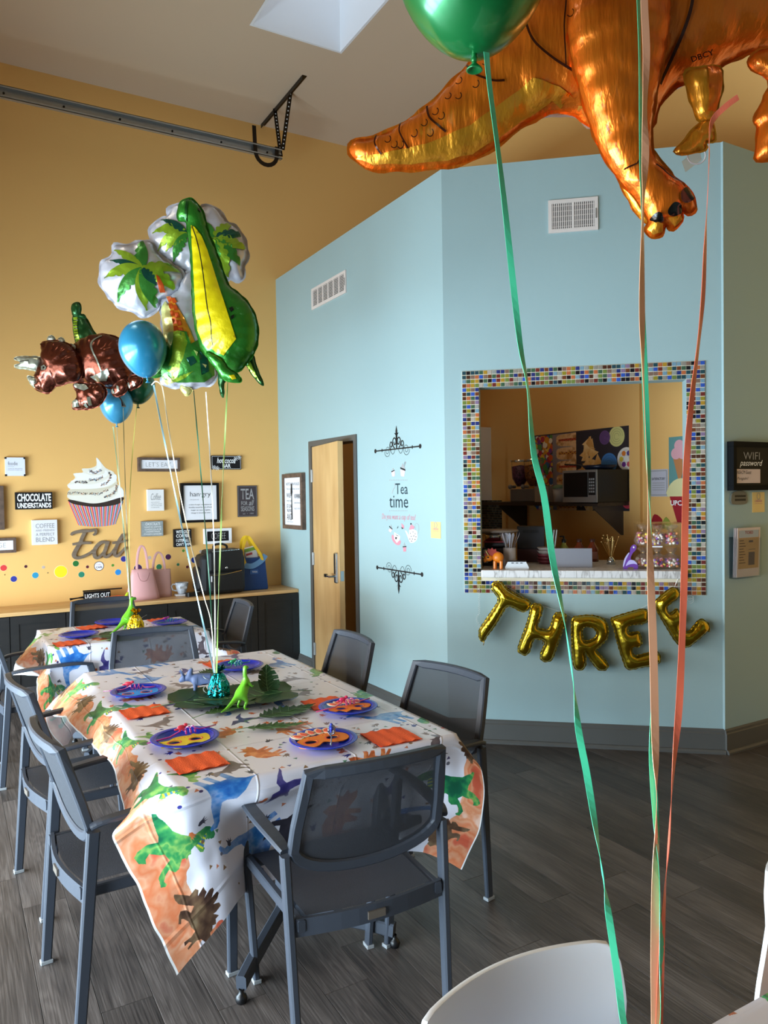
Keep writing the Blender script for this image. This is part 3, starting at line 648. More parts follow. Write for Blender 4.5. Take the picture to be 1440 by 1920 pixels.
# cupcake wall decal (flat vinyl layers) and dots
def decal_poly(bm, pts, mi, y, T): prism(bm, [T(*p) for p in pts], y, 0.0, mi)
def wallT(fr):
    o = Vector(fr[0]); ex = Matrix.Rotation(fr[1], 3, 'Z') @ Vector((1, 0, 0)); n = Matrix.Rotation(fr[1], 3, 'Z') @ Vector((0, -1, 0))
    def T(px, py): p = on(px, py, o, n) - o; return (p.dot(ex), p.z)
    return T
TY, TA, TB, TC = wallT(FY), wallT(FA), wallT(FB), wallT(FC)
def c1(x_, y_): return (x_ / 5.538, 840 + y_ / 5.538)
cm = [mat('decal_cream', '#e9e4d6', .55), mat('decal_white', '#f2f0ee', .55), mat('decal_beige', '#d8cfb8', .55), mat('decal_brown', '#33251f', .55), mat('decal_magenta', '#b3336a', .55), mat('decal_coral', '#e0566a', .55), mat('decal_apricot', '#f2a765', .55), mat('decal_steelblue', '#5f88a0', .55), mat('decal_lilac', '#d5cfe0', .55), mat('decal_plum', '#54303f', .55)]
def layer(px_pts, k, dy, T=TY, conv=c1, smooth=3): 
    p = [conv(*q) for q in px_pts]; p = smoothpoly(p, smooth) if smooth > 1 else p
    return [T(*q) for q in p], k, dy
cup = empty('cupcake_decal', (0, YW, 0), 0, 'big cupcake wall decal with white frosting and striped case', 'decal')
L_ = []
L_.append(layer([(1000, 100), (1040, 140), (1100, 210), (1180, 250), (1210, 330), (1215, 370), (1270, 420), (1285, 480), (1270, 515), (1100, 590), (900, 590), (720, 530), (700, 480), (730, 425), (697, 390), (725, 360), (780, 310), (762, 265), (860, 255), (850, 215), (930, 210), (1000, 180)], 0, -.001))
L_.append(layer([(1000, 100), (1040, 140), (1055, 200), (1035, 260), (960, 268), (905, 250), (990, 225), (1010, 170)], 1, -.0014))
L_.append(layer([(770, 270), (860, 258), (960, 285), (1075, 270), (1090, 230), (1120, 250), (1100, 300), (960, 330), (860, 330), (730, 350), (800, 310)], 1, -.0014))
L_.append(layer([(705, 390), (800, 370), (930, 380), (1060, 350), (1190, 270), (1210, 330), (1150, 380), (1010, 420), (860, 420), (735, 425)], 1, -.0014))
L_.append(layer([(730, 430), (850, 430), (1000, 420), (1130, 400), (1215, 345), (1205, 380), (1120, 430), (960, 480), (820, 490), (705, 485)], 2, -.0017))
L_.append(layer([(1130, 545), (1220, 480), (1225, 400), (1275, 430), (1285, 480), (1270, 515), (1200, 550)], 1, -.0017))
L_.append(layer([(720, 535), (900, 570), (1000, 575), (1110, 555), (1270, 510), (1275, 545), (1200, 590), (1000, 612), (800, 590), (720, 560)], 3, -.0020))
bm = BM()
for p, k, dy in L_: decal_poly(bm, [(a, b) for a, b in p], k, dy, lambda a, b: (a, b))
bmo('frosting', bm, cm, cup)
n = 12
top = [(702, 560), (740, 578), (788, 590), (835, 598), (885, 603), (935, 606), (985, 608), (1035, 607), (1085, 603), (1135, 598), (1180, 588), (1235, 572), (1280, 555)]
bot = [(808, 800), (842, 806), (880, 811), (915, 814), (950, 817), (985, 818), (1018, 818), (1050, 816), (1083, 813), (1116, 809), (1148, 803), (1180, 796), (1200, 790)]
for i in range(12):
    bm = BM()
    q = [(0, .2, 6), (.2, .34, 5), (.34, .5, 4), (.5, .66, 8), (.66, .92, 7), (.92, 1.0, 9)]
    for a, b, k in q:
        f_ = lambda A, t: (A[i][0] + (A[i + 1][0] - A[i][0]) * t, A[i][1] + (A[i + 1][1] - A[i][1]) * t)
        peak = lambda t: -14 * math.sin(PI * t)
        ta, tb = f_(top, a), f_(top, b); pa = (ta[0], ta[1] + peak(a)); pb = (tb[0], tb[1] + peak(b))
        decal_poly(bm, [c1(*pa), c1(*pb), c1(*f_(bot, b)), c1(*f_(bot, a))], k, -.0012 - .0002 * (k == 4), TY)
    bmo('case_stripe', bm, cm, cup)
bm = BM(); r = random.Random(4)
for path in ([(935, 240), (980, 258), (1050, 230)], [(775, 350), (850, 355), (900, 352)], [(930, 330), (1000, 330), (1065, 298)], [(1055, 385), (1120, 350), (1150, 290), (1130, 258)], [(705, 470), (800, 465), (900, 478)], [(935, 470), (1020, 478), (1120, 435)], [(1085, 508), (1150, 490), (1200, 440), (1212, 385)]):
    sp = smoothpoly(path, 12, False)
    for a, b in sp:
        for k in range(3):
            x_, y_ = c1(a + r.uniform(-10, 10), b + r.uniform(-12, 12)); cx, cz = TY(x_, y_); an = r.random() * 3
            prism(bm, [(cx + .0035 * math.cos(an + q) * (1 if q in (0, PI) else .5), cz + .0035 * math.sin(an + q)) for q in (0, PI / 2, PI, 3 * PI / 2)], -.0026, -.001, r.choice((3, 3, 9, 6, 7)))
o = bmo('sprinkles', bm, cm, cup); o['kind'] = 'stuff'
# carved Eat letters
ew = tag(empty('eat_wooden_word', (0, YW, 0)), 'grey brown carved wooden script word Eat', 'sign')
def brush(bm, pts, ws, y0, y1, T, conv, mi=0):
    P = smoothpoly(pts, 5, False); W = np.interp(np.linspace(0, 1, len(P)), np.linspace(0, 1, len(ws)), ws)
    Q = np.array([T(*conv(*p)) for p in P]); t = np.gradient(Q, axis=0); t /= np.linalg.norm(t, axis=1)[:, None] + 1e-9; nn = np.stack([-t[:, 1], t[:, 0]], 1)
    W = W / 5.538 * .00425 if conv is c1 else W
    A = Q + nn * W[:, None] / 2; B = Q - nn * W[:, None] / 2
    va = [[bm.verts.new((p[0], y, p[1])) for p in S_] for S_ in (A, B) for y in (y0, y1)]
    a0, a1, b0, b1 = va
    for i in range(len(P) - 1):
        for q in ((a0[i], a0[i + 1], b0[i + 1], b0[i]), (a1[i + 1], a1[i], b1[i], b1[i + 1]), (a0[i + 1], a0[i], a1[i], a1[i + 1]), (b0[i], b0[i + 1], b1[i + 1], b1[i])):
            bm.faces.new(q).material_index = mi
    for e in (0, -1):
        bm.faces.new((a0[e], b0[e], b1[e], a1[e])).material_index = mi
GWD = GRYW
for nm, strokes in (('letter_e', [([(735, 905), (760, 880), (850, 862), (930, 860), (985, 850), (990, 880), (965, 905)], [22, 30, 38, 30, 30, 26, 20]), ([(880, 870), (850, 930), (830, 985), (790, 1050), (765, 1110), (790, 1140), (850, 1130), (930, 1090), (965, 1060)], [34, 36, 36, 40, 44, 36, 30, 26, 22]), ([(750, 1000), (850, 985), (945, 985)], [24, 30, 26])]),
                    ('letter_a', [([(1110, 985), (1060, 975), (1010, 1010), (975, 1070), (985, 1130), (1020, 1135), (1075, 1080), (1110, 1010)], [30, 34, 36, 38, 38, 30, 26, 26]), ([(1120, 965), (1095, 1040), (1075, 1100), (1100, 1130), (1150, 1095)], [34, 34, 34, 32, 24])]),
                    ('letter_t', [([(1275, 895), (1235, 960), (1200, 1040), (1185, 1100), (1215, 1120), (1265, 1070), (1300, 1030)], [32, 34, 34, 36, 32, 24, 20]), ([(1165, 985), (1240, 975), (1310, 960)], [26, 28, 20]), ([(1150, 1095), (1190, 1040), (1215, 1000)], [22, 22, 20])])):
    bm = BM()
    for k, (s_, w_) in enumerate(strokes): brush(bm, s_, w_, -.022 - .0003 * k, -.001 - .0001 * k, TY, c1)
    bmo(nm, bm, GWD, ew)
# dots
dots = [(37, 1245, 35, '#d03a38', 'red'), (143, 1360, 34, '#2a3590', 'dark blue'), (268, 1230, 17, '#4a1622', 'small maroon'), (50, 1316, 7, '#6a4a20', 'tiny brown'), (451, 1238, 17, '#b9a79c', 'small grey'), (367, 1322, 34, '#2d8fb5', 'teal blue'), (497, 1296, 7, '#5a4a20', 'tiny brown'), (632, 1284, 66, '#ead321', 'large yellow'), (787, 1200, 32, '#246b2e', 'green'), (908, 1234, 16, '#5a1626', 'small maroon'), (846, 1314, 32, '#2b7f63', 'sea green'), (1171, 1218, 15, '#5c8c30', 'small green'), (1284, 1152, 30, '#2b2f8a', 'dark blue'), (1226, 1290, 31, '#2a88cf', 'bright blue')]
dots2 = [(690, 655, 20, '#3a1c50', 'purple'), (748, 602, 9, '#b9a79c', 'small grey'), (795, 648, 14, '#2f7350', 'green'), (841, 598, 14, '#451844', 'plum'), (890, 636, 7, '#2f7350', 'tiny green'), (917, 567, 7, '#5c8c30', 'tiny lime'), (937, 648, 7, '#5a1626', 'tiny maroon'), (938, 600, 3, '#3a2a18', 'tiny brown'), (971, 613, 15, '#1d2f7d', 'dark blue'), (1004, 571, 8, '#a89a90', 'small grey'), (1074, 573, 11, '#a02a48', 'crimson'), (1260, 550, 7, '#401a1e', 'tiny maroon')]
WED = mat('sticker_edge', '#e8d9b0', .6)
where = ['at the left edge of the photo', 'lowest at the left', 'right of the red dot', 'under the red dot', 'just left of the big yellow dot', 'low left of the big yellow dot', 'touching the big yellow dot', 'biggest of all the dots', 'under the carved letter E', 'left of the cafe sticker', 'lower left of the cafe sticker', 'right of the cafe sticker', 'under the carved letter t', 'lower right of the cafe sticker',
  'behind the left handbag', 'above the gap between the handbags', 'behind the right handbag handles', 'above the right handbag', 'above the mug', 'left of the backpack', 'under the square black coffee sign', 'below the square black coffee sign', 'touching the ribbons by the backpack', 'under the white framed coffee sign', 'peeking over the backpack', 'above the blue tote bag']
k = 0
for lst, cv in ((dots, c1), (dots2, lambda a, b: (a / 2.667, 820 + b / 2.667))):
    for cx, cy, r_, col, nm in lst:
        X, Z = TY(*cv(cx, cy)); R_ = abs(TY(*cv(cx + r_, cy))[0] - X)
        lb = 'round %s dot sticker on the yellow wall %s' % (nm, where[k])
        t = tag(empty('dot_sticker', (X, YW, Z)), lb, 'sticker', 'coloured dots on the yellow wall')
        bm = BM(); prism(bm, [(R_ * math.cos(a), R_ * math.sin(a)) for a in np.linspace(0, 2 * PI, 28, False)], -.001, 0); bmo('dot_face', bm, mat('dot' + col, col, .5), t)
        bm = BM(); prism(bm, [(R_ * 1.07 * math.cos(a), R_ * 1.07 * math.sin(a)) for a in np.linspace(0, 2 * PI, 28, False)], -.0005, 0); bmo('dot_border', bm, WED, t)
        k += 1
X, Z = TY(*c1(1028, 1226)); t = tag(empty('cafe_sticker', (X, YW, Z)), 'round white sticker with a dark ring reading CAFE', 'sticker')
for r_, y_, mm, nm in ((.041, -.0006, mat('dark_ring', '#3b2735', .5), 'ring'), (.036, -.0012, PAPER, 'sticker_face')):
    bm = BM(); prism(bm, [(r_ * math.cos(a), r_ * math.sin(a)) for a in np.linspace(0, 2 * PI, 32, False)], y_, 0); bmo(nm, bm, mm, t)
text('Crafty', -.022, .004, .018, .02, PINKI, t, -.0016, shear=.3); text('CAFE', -.026, -.018, .026, -.002, mat('plum_ink', '#43304d', .6), t, -.0016, bold=.02)

# framed kitchen rules sign on the enclosure
y0, y1, z0, z1 = YW - 6.712, YW - 6.252, 1.299, 1.812
t = sign('kitchen_rules_sign', 'tall brown framed white sign of kitchen rules beside the birch door', y0, y1, z0, z1, .04, PAPER, BRN, .038, fr=FA, texts=(('KITCHEN RULES', .12, .84, .9, .9, INK, -.004), ('This is our kitchen, be nice', .12, .74, .9, .79, GINK, 0, .2), ('WASH', .12, .58, .42, .68, INK), ('NO WHINING', .6, .56, .94, .66, INK, .01), ('wipe up', .12, .48, .4, .54, GINK), ('say please & thank you', .58, .44, .94, .5, GINK), ('SIT LONG', .12, .36, .46, .44, INK), ('TALK MUCH', .12, .27, .46, .34, INK), ('laugh often', .58, .32, .92, .38, GINK), ('AND', .12, .1, .44, .24, INK), ('love more', .12, .05, .5, .09, GINK)))
bm = BM(); 
sweep(bm, [(-.02, -.032, .09), (-.02, -.032, .29), (-.02, -.032, .31), (-.02, -.032, .34), (-.02, -.032, .42)], rect(.02, .004), up=(0, 1, 0), scale=[1.0, .5, .6, 1.6, .9]); bmo('spoon_print', bm, INK, t)
# tea time decal
TT = empty('tea_time_decal', (XA, YW, 0), -PI / 2, 'tea time wall decal with cups, cupcakes and scroll bars on the blue wall', 'decal')
def cA(x_, y_): return (690 + x_ / 6.194, 800 + y_ / 6.194)
SP = mat('pale_pink', '#d9b8b8', .6)
def stroke(bm, pts, w_, mi=0, closed=False, conv=cA, T=TA, y=-.0012, k=5):
    P = smoothpoly(pts, k, closed) if len(pts) > 2 else pts
    Q = [T(*conv(*p)) for p in P]; brush0(bm, Q, w_, y, mi)
def brush0(bm, Q, w_, y, mi):
    Q = np.array(Q); t = np.gradient(Q, axis=0); t /= np.linalg.norm(t, axis=1)[:, None] + 1e-9; nn = np.stack([-t[:, 1], t[:, 0]], 1)
    A = [bm.verts.new((p[0], y, p[1])) for p in Q + nn * w_ / 2]; B = [bm.verts.new((p[0], y, p[1])) for p in Q - nn * w_ / 2]
    for i in range(len(Q) - 1): bm.faces.new((A[i], A[i + 1], B[i + 1], B[i])).material_index = mi
def spiral(cx, cy, r_, a0, turns, sgn=1, n=26, ry=1): return [(cx + r_ * (1 - .75 * i / n) * math.cos(a0 + sgn * turns * 2 * PI * i / n), cy + ry * r_ * (1 - .75 * i / n) * math.sin(a0 + sgn * turns * 2 * PI * i / n)) for i in range(n + 1)]
# work in metric wall coordinates: centre of each scroll bar
def scrollbar(name, cx, cz, flip):
    bm = BM(); s = -1 if flip else 1; L2 = .31
    brush0(bm, [(cx - L2, cz), (cx + L2, cz)], .010, -.001, 0)
    for k in (-1, 1):
        prism(bm, [(cx + k * L2 + .016 * math.cos(a), cz + .016 * math.sin(a)) for a in np.linspace(0, 2 * PI, 16, False)], -.002, -.0004)
        prism(bm, [(cx + k * (L2 - .1) + .006 * math.cos(a), cz + .013 * math.sin(a)) for a in np.linspace(0, 2 * PI, 10, False)], -.0022, -.0004)
        brush0(bm, [(cx + k * .13 + a, cz - s * .01 + b) for a, b in spiral(0, 0, .045, (0 if k > 0 else PI), 1.6, -k * s)], .0035, -.0014, 0)
        brush0(bm, [(cx + k * (.02 + .07 * t), cz - s * (.035 * math.sin(PI * t))) for t in np.linspace(0, 1, 12)], .0035, -.0016, 0)
        brush0(bm, [(cx + k * .028 + a, cz + s * .05 + b) for a, b in spiral(0, 0, .032, -PI / 2 * s, 1.3, k * s, ry=1.3)], .010, -.0018, 0)
        brush0(bm, [(cx + k * .075 + a, cz + s * .03 + b) for a, b in spiral(0, 0, .024, -PI / 2 * s, 1.2, k * s, ry=1.4)], .009, -.0020, 0)
        prism(bm, [(cx, cz + s * .09), (cx + k * .03, cz + s * .115), (cx + k * .012, cz + s * .1), (cx, cz + s * .11)][::1], -.0021, -.0004)
    prism(bm, [(cx - .006, cz), (cx + .006, cz), (cx + .005, cz + s * .1), (cx + .012, cz + s * .13), (cx, cz + s * .165), (cx - .012, cz + s * .13), (cx - .005, cz + s * .1)], -.0024, -.0004)
    return bmo(name, bm, INK, TT)
scrollbar('scroll_bar', YW - 4.653, 1.935, False); scrollbar('scroll_bar', YW - 4.652, 1.06, True)
ty = lambda px, py: TA(*cA(px, py))
def ttext(s, xa, ya, xb, yb, m_, **k):
    a = ty(xa, yb); b = ty(xb, ya); text(s, a[0], a[1], b[0], b[1], m_, TT, -.0014, **k)
TEAI = mat('deep_teal_ink', '#17303a', .6)
ttext('Tea', 320, 655, 462, 785, TEAI); ttext('time', 250, 800, 466, 940, TEAI); ttext('Do you want a cup of tea?', 165, 1020, 555, 1090, PINKI, shear=.15)
for yy in (615, 970):
    bm = BM()
    for i in range(11):
        a = ty(252 + i * 20, yy + 6); prism(bm, [(a[0] + .006 * math.cos(q), a[1] + .004 * math.sin(q)) for q in np.linspace(0, 2 * PI, 8, False)], -.001, -.0002)
    bmo('dotted_line', bm, GINK, TT)['kind'] = 'stuff'
tm_ = [SP, INK, mat('rose_print', '#c98490', .6), WP, GINK]
def shape(name, layers):
    bm = BM()
    for i, (pts, k) in enumerate(layers): prism(bm, [ty(*p) for p in (smoothpoly(pts, 3) if len(pts) > 5 else pts)], -.001 - .0003 * i, -.0002, k)
    return bmo(name, bm, tm_, TT)
shape('printed_cupcake', [([(275, 530), (310, 512), (315, 560), (305, 580), (280, 575)], 0), ([(280, 500), (292, 480), (308, 505)], 4), ([(272, 518), (308, 502), (310, 512), (274, 530)], 1)])
shape('printed_cupcake', [([(375, 500), (432, 510), (420, 580), (385, 575)], 0), ([(385, 470), (405, 425), (435, 485), (400, 490)], 4), ([(376, 470), (434, 494), (434, 514), (378, 490)], 1), ([(425, 465), (432, 420), (428, 405), (442, 410), (438, 430)], 4)])
shape('printed_cupcake', [([(248, 1185), (285, 1190), (265, 1230), (240, 1210)], 0), ([(258, 1165), (270, 1138), (280, 1180)], 4), ([(250, 1152), (286, 1186), (282, 1196), (246, 1162)], 1)])
shape('printed_cupcake', [([(408, 1400), (444, 1398), (443, 1450), (412, 1452)], 2), ([(412, 1385), (424, 1345), (436, 1382)], 4), ([(405, 1390), (446, 1386), (446, 1398), (405, 1402)], 1)])
shape('printed_cup', [([(275, 1280), (290, 1255), (330, 1320), (378, 1320), (378, 1360), (350, 1378), (310, 1355), (285, 1320)], 2), ([(305, 1225), (375, 1270), (365, 1320), (335, 1350), (305, 1300)], 3), ([(315, 1290), (325, 1280), (342, 1290), (325, 1315)], 1), ([(305, 1235), (340, 1270), (378, 1275), (340, 1262)], 1)])
shape('printed_teapot', [([(485, 1195), (560, 1205), (575, 1250), (568, 1310), (530, 1345), (490, 1345), (470, 1300), (435, 1215), (428, 1205), (450, 1215), (478, 1260)], 3), ([(478, 1200), (492, 1150), (510, 1135), (542, 1165), (530, 1190)], 2), ([(492, 1122), (505, 1118), (508, 1134), (495, 1140)], 1)] + [([(x_, y_), (x_ + 9, y_), (x_ + 9, y_ + 9), (x_, y_ + 9)], 1) for x_, y_ in ((490, 1235), (520, 1220), (545, 1240), (500, 1270), (530, 1265), (555, 1275), (485, 1300), (515, 1300), (545, 1305), (505, 1325))])
bm = BM(); brush0(bm, [ty(*p) for p in smoothpoly([(555, 1200), (545, 1150), (565, 1122), (590, 1150), (590, 1210), (572, 1255)], 4, False)], .004, -.001, 0); brush0(bm, [ty(*p) for p in smoothpoly([(310, 655), (315, 700), (295, 730), (280, 780)], 4, False)], .006, -.0012, 0); bmo('thin_outline', bm, GINK, TT)
shape('printed_drop', [([(335, 1185), (352, 1150), (350, 1175)], 1)]); shape('printed_drop', [([(388, 1120), (420, 1150), (420, 1185), (392, 1165)], 2), ([(388, 1165), (415, 1180), (395, 1190)], 1)])
# small yellow notices (the QR code itself is left blank)
NOTE = mat('cream_notice', '#dcc07c', .55)
def notice(name, fr, T, pts, label):
    a = T(*pts[0]); b = T(*pts[1]); t = sign(name, label, a[0], b[0], b[1], a[1], .002, NOTE, None, fr=fr, cat='notice', bev=0, texts=(('ORDER', .2, .5, .8, .62, PINKI, .01), ('scan to pay', .2, .4, .8, .46, PINKI)))
    w2 = (b[0] - a[0]) / 2; bm = BM(); brush0(bm, [(.016 * math.cos(q), (a[1] - b[1]) * .8 + .02 * math.sin(q)) for q in np.linspace(0, 2 * PI, 20)], .004, -.0032, 0); bmo('round_emblem', bm, GINK, t)
notice('wall_notice', FA, TA, ((808, 978), (827, 1010)), 'small cream notice on the blue wall right of the tea time decal')
notice('wall_notice', FC, TC, ((1410, 923), (1433, 960)), 'small cream notice under the black WIFI sign')
# wifi sign, plaque and leaflet holder on the front face
t = sign('wifi_sign', 'black framed WIFI Password sign with a white handwritten card', 4.098, 4.52, 1.603, 1.9, .045, BLKP, mat('black_frame', '#0c0d0f', .7, spec=.1), .03, fr=FC, texts=(('WIFI', .22, .67, .66, .86, GINK, -.01), ('password', .12, .46, .74, .66, WINK, 0, .35)))
boxo('paper_card', -.175, .06, -.036, -.034, .045, .13, mat('card', '#cdbab8', .6), t)
text('NSACM Guest', -.168, .1, -.03, .122, INK, t, -.0365, shear=.3); text('Penguin1', -.165, .06, -.06, .082, INK, t, -.0365, shear=.3)
bm = BM(); pts = smoothpoly([(-.08, .02), (-.07, .06), (-.03, .074), (.03, .074), (.07, .06), (.08, .02), (.08, .015), (.07, -.002), (.03, -.008), (-.03, -.008), (-.07, -.002), (-.08, .015)], 3)
t = tag(empty('small_plaque', (4.205, PB.y - .015, 1.525)), 'little grey oval plaque hanging under the WIFI sign', 'plaque'); prism(bm, pts, -.008, 0); bmo('plaque_board', bm, mat('plaque_grey', '#6f6c60', .6), t)
boxo('text_block', -.045, .06, -.009, -.008, .037, .05, INK, t); boxo('text_block', -.045, .06, -.009, -.008, .014, .028, INK, t)
lh = tag(empty('leaflet_holder', (4.24, PB.y - .015, 1.07)), 'clear acrylic leaflet holder with menus on the blue wall', 'holder')
ACR = mat('clear_acrylic', '#dfe8ef', .05, trans=1, ior=1.1, spec=.5, alpha=.45)
bm = BM(); box(bm, -.125, .125, -.003, 0, 0, .25); box(bm, -.125, .125, -.045, -.042, 0, .24); box(bm, -.125, -.122, -.045, 0, 0, .25); box(bm, .122, .125, -.045, 0, 0, .25); box(bm, -.125, .125, -.045, 0, -.003, 0); bmo('holder_tray', bm, ACR, lh)
for k in range(3):
    c = tag(empty('menu_leaflet', (4.24 + (.004 * k), PB.y - .023 - .008 * (k + 1), 1.075)), ('front' if k == 2 else 'middle' if k == 1 else 'rear') + ' printed menu leaflet in the clear wall holder', 'leaflet', 'menu leaflets in the holder'); c.rotation_euler = (.03, 0, 0)
    boxo('sheet', -.112, .112, -.001, .001, 0, .30, mat('leaflet_paper', '#c9b9b4', .5), c)
    if k == 2:
        boxo('printed_panel', -.1, .1, -.0016, -.001, .05, .285, mat('tan_print', '#a8855c', .5), c); boxo('heading_band', -.095, .095, -.002, -.0015, .24, .285, mat('grey_blue_print', '#9aa3ac', .5), c)
        text('TOBD', -.04, .262, .04, .28, mat('red_ink', '#8c2a2a', .5), c, -.0024, bold=.02)
        for i in range(9): boxo('text_block', -.09, -.05 + .01 * (i % 3), -.002, -.0015, .22 - i * .017, .225 - i * .017, mat('brown_ink', '#5a4030', .6), c)
        bm = BM(); box(bm, 0, .06, -.0022, -.0016, .07, .15); box(bm, 0, .04, -.0022, -.0016, .21, .222); box(bm, 0, .065, -.0022, -.0016, .165, .168); bmo('dark_block', bm, mat('dark_block_ink', '#4a4048', .5), c)
# chairs
FAB = mat('sling_mesh', '#33363c', .6, alpha=.91, bump=.3, bscale=500); FABS = mat('seat_sling', '#383b42', .55, bump=.3, bscale=500)
PADW = mat('pale_foot_pad', '#8f9294', .5)
def chair(label, cx, cy, deg, group=None):
    t = empty('armchair', (cx, cy, 0), math.radians(deg), label, 'chair', 'dark grey stacking armchairs around the party tables'); t.scale = (.965, 1, 1)
    if chair.proto:
        for ch in chair.proto.children: copy_tree(ch, t)
        return t
    chair.proto = t
    P8 = rrect(.034, .022, .005)
    for s in (-1, 1):
        bm = BM(); sweep(bm, [(s * .245, -.25, .012), (s * .252, -.226, .3), (s * .26, -.20, .625)], rrect(.024, .036, .005), up=(0, 1, 0), scale=[.9, 1, 1.05]); l = bmo('leg', bm, DGREY, t)
        boxo('foot_pad', s * .245 - .014, s * .245 + .014, -.27, -.23, 0, .013, PADW, l, .002)
        bm = BM(); sweep(bm, [(s * .215, .25, .012), (s * .235, .245, .3), (s * .262, .235, .60), (s * .266, .222, .645)], rrect(.024, .036, .005), up=(0, 1, 0), scale=[.9, 1, 1, 1]); l = bmo('leg', bm, DGREY, t)
        boxo('foot_pad', s * .215 - .014, s * .215 + .014, .23, .27, 0, .013, PADW, l, .002)
        bm = BM(); pts = smoothpoly([(s * .262, -.208, .640), (s * .27, -.155, .655), (s * .28, 0, .664), (s * .276, .15, .662), (s * .266, .236, .648)], 4, False)
        sweep(bm, pts, rrect(.042, .016, .005), scale=[(.6 + .5 * math.sin(PI * min(1, (i + 1) / 16)), 1) for i in range(len(pts))]); bmo('armrest', bm, DGREY, t)
    # back: frame ring following a curved, raked surface
    def bp_(x, z): k = (z - .56) / .31; return (x, -.186 - .088 * k - .028 * (1 - (x / .225) ** 2) * (.4 + .6 * k), z)
    ring = [(-.212, .868)] + [(-.212 + .424 * i / 10, .868 + .004 * math.sin(PI * i / 10)) for i in range(1, 10)] + [(.212, .868), (.222, .79), (.232, .71)]
    low = [(.238 * math.cos(a), .655 - .098 * math.sin(a) ** .8) for a in np.linspace(.12, PI - .12, 17)]
    ring2 = ring + low + [(-.232, .71), (-.222, .79)]
    bm = BM(); sweep(bm, [bp_(*q) for q in ring2], rrect(.033, .028, .005), up=(0, 1, 0), closed=True); bmo('back_frame', bm, DGREY, t)
    V, T = Foil.tri(None, [resample([(x * .94, .868 - (.868 - z) * .96 - .004) for x, z in ring2], .03)], .04)
    bm = BM(); vs = [bm.verts.new(bp_(a, b)) for a, b in V]
    for f in T: bm.faces.new([vs[i] for i in f]).smooth = True
    bmo('backrest', bm, FAB, t)
    # seat
    bm = BM(); N = 9; g = [[None] * N for _ in range(N)]
    for i in range(N):
        for j in range(N):
            u, v = i / (N - 1), j / (N - 1); wx = .205 + .02 * v; x = -wx + 2 * wx * u; y = -.215 + .44 * v - .022 * math.sin(PI * u) * (1 - v)
            z = .452 - .014 * math.sin(PI * u) * math.sin(PI * v) - .012 * max(0, v - .8) * 5; g[i][j] = bm.verts.new((x, y, z))
    for i in range(N - 1):
        for j in range(N - 1): bm.faces.new((g[i][j], g[i + 1][j], g[i + 1][j + 1], g[i][j + 1])).smooth = True
    bmo('seat', bm, FABS, t)
    bm = BM()
    for s in (-1, 1): sweep(bm, [(s * .225, -.235, .435), (s * .24, .235, .425)], rrect(.022, .034, .004))
    pts = [(-.24, -.222, .43)] + [(-.215 + .43 * i / 8, -.225 - .024 * math.sin(PI * i / 8), .428) for i in range(9)] + [(.24, -.222, .43)]
    sweep(bm, pts, rect(.012, .05)); sweep(bm, [(-.235, .222, .42), (.235, .222, .42)], rect(.03, .03)); bmo('seat_frame', bm, DGREY, t)
    pl = boxo('rating_plate', -.028, .028, -.261, -.255, .415, .437, mat('bronze_plate', '#6b6258', .45, .3), t)
    return t
chair.proto = None
chair('dark armchair at the near end of the front table, back to the camera', 1.045, 2.115, -3.5)
chair('dark armchair nearest the camera on the left of the front table', .531, 2.64, -85)
chair('dark armchair on the left of the front table, behind the nearest left one', .508, 3.41, -83)
chair('dark armchair on the right of the front table, nearest the serving window', 1.54, 2.565, 100)
chair('dark armchair on the right of the front table, by the birch door', 1.545, 3.50, 89)
chair('dark armchair between the two tables, facing the camera over the front table', .945, 4.03, 172)
chair('dark armchair against the cabinets at the far side of the small table', .985, 5.52, 184)
chair('dark armchair at the right of the small table, by the cabinets', 1.49, 5.05, 86)
chair('dark armchair at the left of the small table, cut by the photo edge', .48, 4.93, -90)

# tables
def table(label, x0, x1, y0, y1):
    t = empty('folding_table', ((x0 + x1) / 2, (y0 + y1) / 2, 0), 0, label, 'table'); a = (x1 - x0) / 2; b = (y1 - y0) / 2
    boxo('tabletop', -a + .01, a - .01, -b + .01, b - .01, .715, .744, mat('table_laminate', '#5b5854', .5), t, .004)
    for s in (-1, 1):
        yb = s * (b - .42); boxo('column', -.03, .03, yb - .03, yb + .03, .06, .715, DGREY, t)
        for k in (-1, 1):
            bm = BM(); e = (k * a * .57, s * (b - .11)); sweep(bm, [(k * .02, yb, .075), (k * a * .45, yb + s * .24, .07), (*e, .062)], rrect(.034, .05, .006)); q = bmo('foot_beam', bm, DGREY, t)
            bm = BM(); lathe(bm, [(0, 0), (.016, .002), (.02, .014), (.016, .026), (.008, .032), (.008, .045)], 12, (*e, 0)); bmo('ball_glide', bm, BLK, q)
    return t
T1 = (.56, 1.56, 2.19, 3.97); T2 = (.49, 1.43, 4.71, 5.43); T3 = (.62, 2.05, -.05, .79)
table('long party table under the dinosaur tablecloth', *T1); table('small party table near the cabinets', *T2); table('table at the lower right corner of the photo', *T3)

